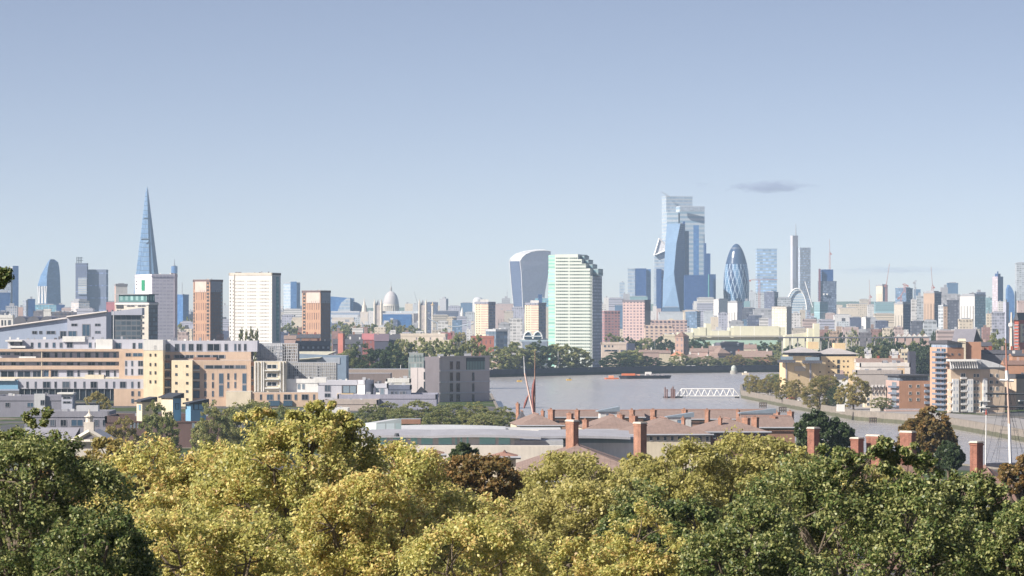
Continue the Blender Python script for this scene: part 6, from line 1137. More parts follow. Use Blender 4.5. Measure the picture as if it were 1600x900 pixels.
for px, py, lab in ((812, 596.5, 'yellow mooring buoy float left, beside the barge mast'), (889, 594.5, 'yellow mooring float in mid river')):
    Yb = YG(py); t = thing('mooring_float', lab, 'buoy', (*X2(px, Yb), 0)); mb = MB(); hull(mb, (X2(px-4.5, Yb), X2(px+4, Yb)), 3, -.2, 1.1); mb.build('float', [flat('yellow_paint', (.60, .40, .10), .5)], t); mb = MB(); mb.cyl(X2(px+1.5, Yb), 1.1, 2.2, .5, .4, 8); mb.build('bollard', [DSTEEL], t)
Yb = YG(585.5); t = thing('motor_boat', 'small cream boat near the right bend of the river', 'boat', (*X2(1165, Yb), 0)); mb = MB(); hull(mb, (X2(1159, Yb), X2(1170, Yb)), 3.4, -.3, 1.5); mb.build('hull', [CREAM], t); mb = MB(); mb.prism(foot1(1163, 1167, Yb-1, 2), 1.5, 2.8); mb.build('cabin', [WHITE, WHITE], t)
Yb = YG(584); t = thing('river_beacon', 'round stone river beacon with a domed top at the far wall', 'beacon', (*X2(1146.5, Yb), 0)); c = X2(1146.5, Yb); mb = MB(); mb.cyl(c, -1, Z(579, Yb), M(6, Yb), M(5.6, Yb), 20); mb.build('base', [flat('beacon_stone', (.34, .33, .30))], t); mb = MB(); mb.lathe(c, [(Z(579, Yb), M(4, Yb)), (Z(575, Yb), M(4.2, Yb)), (Z(572, Yb), M(3, Yb)), (Z(570.5, Yb), .2)], 20); mb.build('dome', [flat('sage_dome', (.42, .46, .42))], t)
# sailing barge rig
Yb = 1280; c = X2(834, Yb); t = thing('sailing_barge', 'sailing barge rig with a slanted pale spar and furled rust-red sails', 'sailing boat', (*c, 0)); mb = MB(); hull(mb, (X2(800, Yb), X2(870, Yb)), 5, -.5, 1.8); mb.build('hull', [MATS['black_hull']], t)
mb = MB(); mb.bar(P(834, 650, Yb), P(820, 583, Yb), .27, 0, .2); mb.build('sprit', [flat('pale_spar', (.74, .55, .48), .6)], t); mb = MB(); mb.bar(P(835, 650, Yb+1), P(835.5, 590, Yb+1), .3, 0, .2); mb.bar(P(835.5, 592, Yb+1), P(836, 548, Yb+1), .12, 0, .05); mb.build('mast', [flat('spar_brown', (.40, .24, .18), .6)], t); mb = MB(); mb.bar(P(820, 583, Yb), P(818.5, 556, Yb), .2, 0, .1); mb.build('topmast', [PALELEAD], t)
SAIL = flat('rust_sail', (.26, .11, .10), .8, .25, .1, 1.5)
mb = MB()
sp_ = [(835.5, 592, .3), (834, 601, .8), (833, 612, .95), (832.5, 622, .7), (833, 634, .5), (833.5, 648, .4)]
for (a, b, r0), (c_, d_, r1) in zip(sp_, sp_[1:]): mb.bar(P(a, b, Yb-.6), P(c_, d_, Yb-.6), r0*.5, 0, r1*.5)
mb.build('furled_mainsail', [SAIL], t); mb = MB(); 
for (a, b, r0), (c_, d_, r1) in zip([(826, 616, .15), (823.5, 623, .5), (821, 630, .6)], [(823.5, 623, .5), (821, 630, .6), (818.5, 638, .3)]): mb.bar(P(a, b, Yb+3), P(c_, d_, Yb+3), r0*.6, 0, r1*.6)
mb.build('furled_mizzen', [SAIL], t)
# white gangway pier
Yp = YG(622, 0); t = thing('gangway_bridge', 'white triangulated truss gangway reaching over the river to its pontoon piles', 'gangway', (*X2(1104, Yp), 0)); mb = MB(); za, zb = Z(619, Yp), Z(607.8, Yp)
for dy in (0, 3):
    x = lambda px: X2(px, Yp)[0]; y = Yp+dy
    mb.bar((x(1057), y, za), (x(1155), y, za), .2); mb.bar((x(1065), y, zb), (x(1147), y, zb), .2); n = 10
    for i in range(n+1):
        px = 1057+98*i/n; pt = 1057+98*(i+.5)/n
        if i < n:
            tp = min(max(pt, 1065), 1147); mb.bar((x(px), y, za), (x(tp), y, zb), .12); mb.bar((x(tp), y, zb), (x(px+98/n), y, za), .12)
for px in range(1066, 1147, 7): mb.bar((x(px), Yp, zb), (x(px), Yp+3, zb), .12)
mb.build('truss', [WSTEEL], t); mb = MB(); mb.box(x(1057), x(1155), Yp+.2, Yp+2.8, za-.25, za); mb.build('deck', [PALELEAD], t)
for a in (1149.5, 1152, 1154.5): mb = MB(); mb.cyl((x(a), Yp+1.5), -2, za-.3, .4, .4, 8); mb.build('bank_pile', [DSTEEL], t)
t = thing('mooring_pontoon', 'dark pontoon with tall rusty piles at the outer end of the white gangway', 'pontoon', (*X2(1049, Yp), 0)); mb = MB(); mb.box(x(1037), x(1067), Yp-1, Yp+9, -.3, .9); mb.build('pontoon', [DSTEEL], t)
for px, yt, r_ in ((1039.2, 605, .4), (1042.3, 608, .45), (1049, 607, .4), (1051.5, 604, .45), (1054, 608, .5), (1061.5, 610, .2), (1070.5, 609, .15)): mb = MB(); mb.cyl(X2(px, Yp-1.5), -2, Z(yt, Yp-1.5), r_, r_, 8); mb.build('pile', [flat('rusty_steel', (.20, .12, .11)) if r_ > .3 else DSTEEL], t)
for px in (1045, 1057): mb = MB(); mb.prism(foot1(px-1.5, px+2, Yp+3, 2), .9, 3.6); mb.build('shelter', [LILAC, LEAD], t)
# fender frames on the stone wall
for lab, px, py in (('timber fender frame on the stone wall nearest the gangway', 1192, 633), ('timber fender frame on the stone wall, middle one', 1223, 640), ('timber fender frame on the stone wall right, below the gabled houses', 1364, 656.5)):
    Yf = YG(py+4)-1.2; t = thing('fender_frame', lab, 'fender', (*X2(px, Yf), 0)); mb = MB()
    for k in range(4): mb.bar(P(px-5+3.3*k, py+5, Yf), P(px-5+3.3*k, py-4, Yf), .22)
    for yy in (py-3.5, py+1): mb.bar(P(px-6, yy, Yf), P(px+6, yy, Yf), .2)
    mb.build('frame', [flat('dark_timber', (.10, .08, .07))], t)
# tall ship rig at the right
Yb = 1000; t = thing('tall_ship', 'tall ship mast with white lower half, yards and rigging at the right', 'ship', (*X2(1577, Yb), 0)); mb = MB(); hull(mb, (X2(1540, Yb), X2(1690, Yb)), 9, -1, 5); mb.build('hull', [MATS['black_hull']], t)
mb = MB(); mb.bar(P(1579, 726, Yb), P(1577, 662, Yb), .34, 0, .3); mb.build('lower_mast', [WSTEEL], t); mb = MB(); mb.bar(P(1577, 664, Yb), P(1574, 592, Yb), .28, 0, .22); mb.build('middle_mast', [flat('buff_spar', (.55, .40, .33), .6)], t); mb = MB(); mb.bar(P(1574, 594, Yb), P(1573, 579, Yb), .42, 0, .34); mb.build('top_band', [WSTEEL], t)
mb = MB(); mb.bar(P(1573, 580, Yb), P(1571.5, 530, Yb), .24, 0, .08); mb.build('topmast', [flat('rust_spar', (.42, .20, .15), .6)], t)
for y, a, b, r_, m in ((594, 1562, 1584, .25, WSTEEL), (615, 1540, 1606, .2, DSTEEL), (635, 1540, 1606, .2, DSTEEL)): mb = MB(); mb.bar(P(a, y, Yb), P(b, y+1, Yb), r_); mb.build('yard', [m], t)
mb = MB()
for a, b in (((1573, 580), (1541, 720)), ((1573, 580), (1612, 722)), ((1574, 600), (1556, 722)), ((1574, 600), (1560, 722)), ((1574, 600), (1600, 722)), ((1576, 640), (1548, 722)), ((1576, 640), (1604, 722)), ((1571.5, 534), (1530, 700)), ((1574, 600), (1592, 722))): mb.bar(P(*a, Yb), P(*b, Yb+2), .03)
for k in range(6): y = 700-k*14; mb.bar(P(1556+k*2.6, y, Yb+.5), P(1600-k*3.8, y, Yb+.5), .03)
mb.build('rigging', [DSTEEL], t)
t = thing('flag_mast', 'thin white pole with a red tip before the cream balconied block at the right', 'mast', (*X2(1540, 1000), 0)); mb = MB(); mb.bar(P(1540, 735, 1000), P(1541, 648, 1000), .13, 0, .1); mb.build('pole', [WSTEEL], t); mb = MB(); mb.bar(P(1541, 648, 1000), P(1541, 640, 1000), .18, 0, .1); mb.build('tip', [RSTEEL], t)
for px, yt, yb, lab in ((853.5, 560, 587, 'white flagpole at the far river wall left of the tall white tower'), (872, 549, 584, 'thin white mast among the trees before the tall white tower'), (626, 570, 590, 'thin lamp mast on the tiered brown wall'), (1023, 531, 548, 'thin white pole above the far bank houses behind the barge')):
    Yb = 3060 if px > 900 else 2250 if px < 700 else bankY(px)+8; t = thing('flagpole', lab, 'flagpole', (*X2(px, Yb), GZ)); mb = MB(); mb.cyl(X2(px, Yb), GZ, Z(yt, Yb), .3, .18, 8); mb.build('pole', [WSTEEL], t)
# ================================================================ right bank buildings
Y = 1950; t = thing('cream_residence', 'broad cream riverside block with grey hipped roofs and dark top balconies', 'apartment block', (*X2(1275, Y), GZ)); CB = flat('sunny_cream', (.72, .56, .34), amt=.07)
A0 = foot2(1218, 1227, 1290, Y, 15); mb = MB(); mb.prism(A0, GZ, Z(566, Y)); mb.build('left_wing', [CB, PALELEAD], t); B0 = foot1(1283, 1341, Y+14, 26, 2); mb = MB(); mb.prism(B0, GZ, Z(556.5, Y+14)); mb.build('right_wing', [CB, PALELEAD], t)
C0 = foot1(1231, 1268, Y+10, 22, 3); mb = MB(); mb.prism(C0, GZ, Z(555, Y+10)); mb.build('upper_storey', [CB, PALELEAD], t); GH = flat('warm_grey_roof', (.44, .41, .40), .6)
for a, b, ye, yr, yy in ((1230, 1282, 551, 541.5, Y+8), (1274, 1341, 553.5, 542.5, Y+14)):
    f_ = foot1(a, b, yy, 24, 2); mb = MB(); mb.prism(shrink(f_, 1.4), Z(ye+5, yy), Z(ye, yy)); mb.build('dark_clerestory', [fac('clerestory', (.12, .12, .13), (.05, .06, .08), 3, 3, .8, .8)], t); mb = MB(); mb.hip(f_, Z(ye, yy)+.03, Z(yr, yy+12), 1.4, .8); mb.build('roof', [GH], t)
for a, b, yt, yb in ((1262.5, 1279, 534.5, 546), (1303.5, 1321, 536.5, 549)): f_ = foot1(a, b, Y+24, 8, 3); mb = MB(); mb.prism(f_, Z(yb, Y), Z(yt, Y)); mb.build('stair_head', [CB, CREAM], t)
for a, b, y in ((1216.5, 1243, 562), (1255, 1284.5, 563)): f_ = foot1(a, b, Y-3, 6, 1); mb = MB(); mb.prism(f_, Z(y+4.5, Y), Z(y, Y), 0, 0, True); mb.build('dark_balcony', [fac('rail_dark', (.10, .10, .12), (.20, .22, .25), 1.5, 6, .5, .6)], t); mb = MB(); mb.prism(foot1(a+4, b-4, Y-1, 4, 1), Z(y, Y), Z(y-5, Y)); mb.build('glazed_storey', [GLP, LEAD], t)
f0 = (A0[0], A0[1]); 
for a, b in ((1227.5, 1229.5), (1265, 1267.5)): panel(t, 'downpipe_strip', *f0, a, b, 567, 596, flat('lilac_strip', (.42, .42, .46)), .25)
for px, y in ((1246.5, 585), (1246.5, 593), (1280, 580)): win(t, *f0, px, px+2.4, y, y+2.4, GLD, FRB)
panel(t, 'cream_loggia', *f0, 1241, 1258, 572, 580, flat('pale_loggia', (.56, .50, .42)), .8)
for px in (1294, 1301, 1317, 1323.5):
    for y in (563, 571.5, 580.5): win(t, B0[0], B0[1], px, px+2.3, y, y+2.4, GLD, FRB)
for y in (562, 570, 577): win(t, B0[0], B0[1], 1308, 1312, y, y+6, GLD, FRD)
panel(t, 'dark_end_bay', B0[0], B0[1], 1336, 1342, 561, 574, FRD, .6); win(t, B0[0], B0[1], 1337, 1340, 580, 583)
# low row behind, brown roofs
r = house('long brown-roofed low block right of the cream riverside block', 1339, 1412, 566.5, 559.5, 1950, flat('white_shade', (.62, .58, .54)), TILE, 14, 0, True)[0]; tower('white_block', 'white flat block with ochre panels below the long brown roof', 1344, None, 1422, 570, 1900, 0, fac('white_ochre_panels', (.68, .64, .60), (.60, .44, .28), 9, 9, .45, .6, (.70, .60, .48), .2, .5), roof=PALELEAD)
tower('low_hall', 'low pale grey flat roof hall behind the white gabled houses', 1338, None, 1410, 581.5, 1820, 0, flat('taupe_hall', (.42, .38, .36)), roof=flat('pale_taupe_roof', (.50, .46, .44), .6)); r, ft, zt = tower('cream_cube', 'cream cube block with small windows and a dark shaded end behind the low row', 1406, None, 1420.5, 548, 2100, 0, CREAM, roof=LEAD); wins(r, ft[0], ft[1], [(1409, 1412), (1414, 1417)], [(552, 555), (559, 562)]); mb = MB(); mb.prism(foot1(1420.7, 1431, 2095, 16, 6), GZ, Z(549, 2100)); mb.build('shaded_end', [flat('shade_navy_end', (.08, .08, .11))], r)  # navy tone of the cube's end stands in for shade
for i, (a, b, yt) in enumerate(((1352, 1362, 549.5), (1392, 1405, 551))): tower('white_roof_block', 'small white roof storey before the dark wood, %s one' % ('left' if i == 0 else 'right'), a, None, b, yt, 2150, 0, fac('white_small', (.66, .64, .62), (.30, .30, .34), 3, 3, .4, .5))
for i, (a, b) in enumerate(((1351, 1362), (1362.5, 1368), (1368.2, 1373.5), (1373.7, 1379), (1379.2, 1384.5))):
    Yh = 1660; t = thing('gabled_house', ['larger pale gabled house left of the row of narrow white gables', 'narrow white gabled house, first of the row of four', 'narrow white gabled house, second of the row of four', 'narrow white gabled house, third of the row of four', 'narrow white gabled house, last of the row beside the balconied brick house'][i], 'house', (*X2((a+b)/2, Yh), GZ)); f_ = foot1(a, b, Yh, 10); ye, yr = Z(612, Yh), Z(602 if i else 600, Yh); mb = MB(); mb.prism(f_, GZ, ye); m_x = (X2(a, Yh)[0]+X2(b, Yh)[0])/2
    mb.face([(*f_[0], ye), (*f_[1], ye), (m_x, Yh, yr)]); mb.build('wall', [flat('pale_gable', (.62, .55, .48)) if i else CREAM], t); mb = MB(); o_ = .5
    for s_, e in ((-1, f_[0]), (1, f_[1])): q = [(e[0]+s_*o_, Yh-.6, ye-.5), (m_x, Yh-.6, yr+.15), (m_x, Yh+10, yr+.15), (e[0]+s_*o_, Yh+10, ye-.5)]; mb.face(q if s_ > 0 else q[::-1]); mb.face([(x_, y_, z_-.25) for x_, y_, z_ in (q[::-1] if s_ > 0 else q)])
    mb.build('roof', [GH], t)
    for y in (613, 621, 629): win(t, f_[0], f_[1], a+(b-a)*.3, a+(b-a)*.7, y, y+5, GLD, WSTEEL)
r = house('small white gabled house with a dark roof between the two large plane trees', 1307, 1325, 592, 584, 1720, WHITE, SLATE, 10, 0, True)[0]
# brick corner house
Y = 1640; A0 = foot2(1384, 1405, 1453, Y, 10); t = thing('brick_house', 'orange brick block with a glazed left corner and a dark flat roof', 'apartment block', (*A0[0], GZ)); mb = MB(); mb.prism(A0, GZ, Z(595, Y)); mb.m[3] = 2; mb.build('wall', [ORBRICK, LEAD, PINK], t)
mb = MB(); mb.prism(shrink(A0, 1.2), Z(595, Y)+.02, Z(588, Y)); mb.build('glazed_storey', [fac('roof_glazing', (.16, .17, .20), (.10, .12, .15), 1.6, 3, .8, .8)], t); mb = MB(); mb.prism(shrink(A0, -.8), Z(588, Y), Z(585.5, Y), 0, 0, True); mb.build('flat_roof', [SLATE], t)
for y in (601, 612, 622): wins(t, A0[0], A0[1], [(1420, 1424), (1432, 1436.5)], [(y, y+4.5)], None, WSTEEL)
for y in (599, 609, 619, 629): panel(t, 'balcony', A0[3], A0[0], 1392, 1405, y+4, y+7, flat('navy_rail', (.16, .19, .25), .5), 1.4); win(t, A0[3], A0[0], 1394, 1401, y-2, y+4, GLP)
for y in (600, 609, 618, 627): panel(t, 'side_balcony', A0[0], A0[1], 1444, 1454, y, y+4, flat('blue_rail', (.28, .33, .42), .5), 1.2)
# tall orange tower
Y = 1600; A0 = foot2(1453, 1480, 1506, Y, 16); L_, C_, R_ = A0[3], A0[0], A0[1]; t = thing('brick_tower', 'tall orange brick tower with a stack of blue-grey corner balconies', 'tower block', (*C_, GZ)); mb = MB(); mb.prism(A0, GZ, Z(543, Y)); mb.build('wall', [ORBRICK, LEAD], t); me = t.children[0].data; me.materials.append(flat('pale_orange_brick', (.54, .35, .25))); me.polygons[3].material_index = 2
mb = MB(); mb.prism(shrink(A0, 1.0), Z(543, Y)+.02, Z(537, Y)); mb.build('penthouse', [fac('blue_penthouse', (.40, .45, .52), (.16, .20, .27), 2.5, 3, .7, .7)], t); mb = MB(); q = shrink(A0, -1); zb = Z(537, Y); mb.prism(q, zb, [Z(531.5, Y), Z(536, Y), Z(535, Y), Z(533, Y)], 0, 0, True); mb.build('slanted_roof', [SLATE], t)
for k in range(12):
    y = 546.5+8.2*k
    win(t, L_, C_, 1464, 1469.5, y-2, y+3.5, GLB); win(t, L_, C_, 1471, 1478.5, y-2, y+3.5, GLB)
    mb = MB(); a, b = hit(1462, L_, C_), hit(1480, L_, C_); d = (Vector(C_)-L_).normalized(); n = Vector((d.y, -d.x)); yy = C_.y; mb.prism([a+n*1.8, b+n*1.8+d*.6, b+d*.6, a], Z(y+5.6, yy), Z(y+4.8, yy), 0, 0, True); sl_ = mb.build('balcony', [flat('balcony_slab', (.24, .26, .32))], t)
    mb = MB(); mb.prism([a+n*1.9, b+n*1.9+d*.6, b+n*1.8+d*.6, a+n*1.8], Z(y+4.8, yy), Z(y+2.2, yy), 0, 0, True); mb.build('railing', [flat('blue_grey_rail', (.20, .24, .32), .4)], sl_)
for y in (552, 571, 581): wins(t, C_, R_, [(1486, 1489), (1497, 1499.5)] if y < 560 else [(1485.5, 1488)], [(y, y+3)])
# big dark roof and brick behind
t = thing('pitched_hall', 'big brick hall with a steep dark grey slate roof behind the orange tower', 'hall', (*X2(1515, 1800), GZ)); Y = 1800; mb = MB(); mb.prism(foot1(1508, 1533, Y-8, 30), GZ, Z(534, Y)); mb.build('wall', [ORBRICK, LEAD], t); a = foot1(1488, 1528, Y, 26); mb = MB(); f_ = [P(1487, 533, Y-2), P(1521, 535, Y-2), P(1526, 514, Y+14), P(1492, 514, Y+14)]; mb.face(f_, None, 0); mb.face([f_[1], P(1534, 533, Y+28), f_[2]], None, 1); mb.face([f_[3], f_[2], P(1534, 533, Y+28), P(1494, 533, Y+28)]); mb.build('roof', [flat('steep_slate', (.27, .26, .29), .7), flat('dark_gable', (.10, .08, .08))], t)
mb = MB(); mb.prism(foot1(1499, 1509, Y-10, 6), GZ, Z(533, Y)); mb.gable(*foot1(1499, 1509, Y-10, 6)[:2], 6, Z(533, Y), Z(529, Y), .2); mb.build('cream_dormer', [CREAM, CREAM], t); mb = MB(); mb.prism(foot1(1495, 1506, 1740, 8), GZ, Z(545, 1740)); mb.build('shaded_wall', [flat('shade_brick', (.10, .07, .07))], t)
for lab, a, b, ye, yr, Yh, wm in (('long low dark-roofed building behind the cream balconied block', 1533, 1600, 553, 546.5, 1800, flat('glazed_low', (.20, .20, .23))), ('orange brick building with a dark flat roof at the right edge', 1582, 1640, 556, 552, 1760, ORBRICK), ('brown-tiled brick house just behind the ship topmast', 1570, 1640, 570, 563, 1700, ORBRICK), ('small dark gabled roof right of the steep slate roof', 1534, 1550, 541, 534, 1950, BROWNB)): house(lab, a, b, ye, yr, Yh, wm, SLATE if 'dark' in lab else TILE2, 12, 0, True)
r, ft, zt = tower('brick_tower', 'red brick tower with a cream stripe at the right edge of the skyline', 1585, 1592, 1606, 502.5, 2300, 60, flat('red_tower_brick', (.48, .13, .09)), roof=SLATE); panel(r, 'cream_stripe', ft[0], ft[1], 1594, 1599, 506, 535, [fac('cream_red', (.70, .62, .48), (.12, .10, .10), 9, 5, .3, .4)], .3)
for k in range(9): panel(r, 'balcony', ft[3], ft[0], 1585.3, 1591.5, 507+5*k, 508.5+5*k, LEAD, .6)
mb = MB(); mb.hip(shrink(ft, -1), zt+1.05, zt+6, .5, .5); mb.build('pyramid_roof', [SLATE], r)
t = thing('lattice_mast', 'slim white church-like spire and mast left of the red brick tower', 'mast', (*X2(1580.5, 2500), GZ)); mb = MB(); mb.bar(P(1580.5, 550, 2500), P(1580.5, 488, 2500), 1.1, 0, .4); mb.build('pole', [STONE], t); mb = MB(); mb.cyl(X2(1580.5, 2500), Z(510, 2500), Z(505, 2500), 2.2, 2.2, 8); mb.build('gallery', [WHITE], t)
# cream balconied block
Y = 1560; t = thing('balcony_block', 'cream riverside block with white balcony frames and a white slatted roof edge', 'apartment block', (*X2(1540, Y), GZ)); BC = flat('warm_buff', (.56, .44, .33), amt=.08); A0 = foot2(1480, 1486, 1570, Y, 10); f0 = (A0[0], A0[1]); mb = MB(); mb.prism(A0, GZ, Z(577, Y)); mb.build('wall', [BC, PALELEAD], t)
mb = MB(); mb.prism(foot2(1484, 1486.5, 1533, Y-1.5, 8), Z(577, Y), Z(563, Y)); mb.build('roof_screen', [flat('shadow_grey', (.38, .38, .40)), WHITE], t)
a_, b_ = Vector(X2(1486, Y-3)), Vector(X2(1530, Y-1))
for k in range(12): px = 1487+3.7*k; mb = MB(); mb.bar(P(px, 575, Y-2.2), P(px-2.5, 563.5, Y-3.4), .25); mb.build('slat', [WSTEEL], t)
mb = MB(); mb.prism(foot1(1484, 1526, Y-4.5, 10, 2), Z(564.5, Y), Z(561.5, Y), 0, 0, True); mb.build('white_canopy', [WHITE], t); mb = MB(); f_ = foot1(1524, 1573, Y+4, 20, 2); mb.prism(f_, Z(577, Y), Z(574, Y), 0, 0, True); pts = [P(1524+49*i/10, 574-13*math.sin(math.pi*(.5+.5*i/10)), Y+3) for i in range(11)]
for p_, q_ in zip(pts, pts[1:]): mb.face([p_, q_, q_+Vector((0, 20, 0)), p_+Vector((0, 20, 0))]); mb.face([Vector((p_.x, p_.y, Z(574, Y))), Vector((q_.x, q_.y, Z(574, Y))), q_, p_])
mb.build('curved_roof', [PALELEAD], t)
for a, b, yt in ((1487.5, 1497, 592), (1510, 1519.5, 592), (1535, 1541.5, 591)): panel(t, 'white_bay', *f0, a, b, yt, 644, [fac('white_bay_panes', (.74, .73, .71), (.30, .33, .38), 1.4, 3, .5, .55, (.55, .58, .62))], 1.2)
for a, b in ((1501, 1508.5),):
    for k in range(6): win(t, *f0, a, b, 583+10.2*k, 589+10.2*k, GLD, WSTEEL); panel(t, 'balcony', *f0, a-.5, b+1, 589.3+10.2*k, 592+10.2*k, flat('white_rail', (.66, .65, .64), .5), 1.4)
for a, b in ((1521, 1524.5), (1526, 1530), (1546, 1551.5), (1556, 1560)):
    for k in range(6 if a < 1530 else 4): win(t, *f0, a, b, 584+10.2*k, 589.5+10.2*k, GLD, WSTEEL)
for k in range(3): panel(t, 'white_frame', *f0, 1530, 1545, 626+10*k, 627.6+10*k, WHITE, 2); win(t, *f0, 1531, 1543, 628+10*k, 635+10*k, GLD, WSTEEL)
for k in range(5): panel(t, 'white_frame', *f0, 1480.5, 1487, 597+11*k, 598.8+11*k, WHITE, 1.2)
panel(t, 'base_band', *f0, 1481, 1569, 644, 655, flat('stone_base', (.52, .46, .40)), .6)
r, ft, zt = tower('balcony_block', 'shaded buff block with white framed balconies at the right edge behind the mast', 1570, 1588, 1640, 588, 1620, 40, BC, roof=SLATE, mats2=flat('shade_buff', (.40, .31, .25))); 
for y in (625, 634, 643): panel(r, 'white_frame', ft[0], ft[1], 1589, 1606, y, y+1.8, WHITE, 1.6); win(r, ft[0], ft[1], 1591, 1599, y+2.5, y+7, GLD)
# low garden walls and cars on the promenade
for px0, px1, y0, lab in ((1308, 1320, 632, 'small white garden wall under the two large plane trees'), (1361, 1375, 638, 'pale garden wall panel right of the gabled houses'), (1384, 1453, 640, 'orange brick garden wall before the orange brick block'), (1482, 1600, 652, 'stone terrace wall before the cream balconied block')): 
    Yh = 1590; tower('garden_wall', lab, px0, None, px1, y0, Yh, 0, WHITE if 'white' in lab else PINK if 'orange' in lab else STONE, single=True)
def unit_car():
    mb = MB(); pr = [(-2.1, .3), (2.1, .3), (2.1, .75), (1.3, .9), (.7, 1.45), (-1.2, 1.45), (-1.8, .95), (-2.1, .85)]; fr = [(x, -.85, z) for x, z in pr]; bk = [(x, .85, z) for x, z in pr]; mb.face(fr); mb.face(bk[::-1])
    for i in range(8): j = (i+1) % 8; mb.face([fr[j], fr[i], bk[i], bk[j]], None, 1 if i in (3, 5) else 0)
    body = mb.mesh('body', [WHITE, GLD]); mb = MB()
    n = 10; mb.loft([[(.32*math.cos(2*math.pi*i/n), y, .32+.32*math.sin(2*math.pi*i/n)) for i in range(n)] for y in (.12, -.12)]); return body, mb.mesh('wheel', [flat('tyre', (.03, .03, .03))])
CARB, CARW = unit_car(); SILV = flat('silver_paint', (.45, .46, .48), .35, .03, .5); CARR = flat('red_paint', (.40, .06, .05), .35, .03, .5); CARD = flat('dark_paint', (.05, .05, .07), .35, .03, .5)
def car(label, px, Y, paint, rz=0, s=1.0, group=None):
    t = thing('parked_car', label, 'car', (*X2(px, Y), GZ+.08), group); t.rotation_euler = (0, 0, rz); t.scale = (s, s, s); o = bpy.data.objects.new('body', CARB); COL.objects.link(o); o.parent = t; o.material_slots[0].link = 'OBJECT'; o.material_slots[0].material = paint
    for x in (-1.3, 1.3):
        for y in (-.8, .8): wv = bpy.data.objects.new('wheel', CARW); COL.objects.link(wv); wv.parent = t; wv.location = (x, y, 0)
for px, m, lab in ((1272, CARD, 'dark car parked on the promenade under the large domed plane tree, left one'), (1279, SILV, 'silver car on the promenade under the large domed plane tree'), (1290, CARD, 'dark car right of the silver one on the promenade'), (1236, CARR, 'red car under the fourth promenade tree'), (1253, WHITE, 'white car left of the large domed plane tree')): car(lab, px, 1700+(1290-px)*2.2, m, .25)
for px, lab in ((1076, 'white van at the far river wall below the orange-gabled house'), (1084, 'white car right of the van below the orange-gabled house'), (1115, 'longest white van at the far wall, left of the river beacon'), (1119, 'white car next to the longest van left of the beacon'), (1136, 'white car just left of the river beacon'), (1185, 'white car at the far wall right of the beacon'), (1200, 'white car at the far wall near the cream block'), (923, 'white van beside the foot of the green-trimmed tower')): car(lab, px, bankY(px)+9, WHITE, .05, 1.6 if 'van' in lab else 1.2)
# ================================================================ the city between the landmarks
MK = {}
def fm(k):
    """facade kinds of the small far blocks"""
    if k in MK: return MK[k]
    c, st = k.split('.')
    wall = dict(W=(.66, .65, .64), C=(.66, .58, .47), P=(.50, .40, .38), R=(.32, .19, .17), G=(.38, .39, .42), L=(.44, .45, .54), D=(.11, .12, .16), B=(.12, .20, .32), T=(.24, .38, .42), O=(.46, .34, .26), K=(.17, .16, .18), N=(.10, .12, .19), E=(.50, .46, .40), F=(.50, .54, .58))[c]
    gl = tuple(x*.35 for x in wall) if c in 'WCPLEFO' else tuple(x*.5+.02 for x in wall)
    st = dict(b=(40, 3.6, 1, .45), g=(3.6, 3.4, .55, .5), p=(9, 9, .12, .15), v=(4.5, 60, .4, .92), c=(3, 3.6, .85, .7), x=(5, 4, .8, .6))[st]
    MK[k] = fac('far_'+k.replace('.', '_'), wall, gl, *st); return MK[k]
def T8(px0, pxc, px1, yt, Y, k, label, a=20, plant=None, roof=None, k2=None, cat='office block', name='city_block'):
    single = (px1-px0) < 14
    r = tower(name, label, px0, pxc, px1, yt, Y, a if pxc else 0, fm(k), roof or LEAD, cat=cat, plant=None if single else (plant or (2.2, 4)), single=single, mats2=fm(k2) if k2 else None); return r
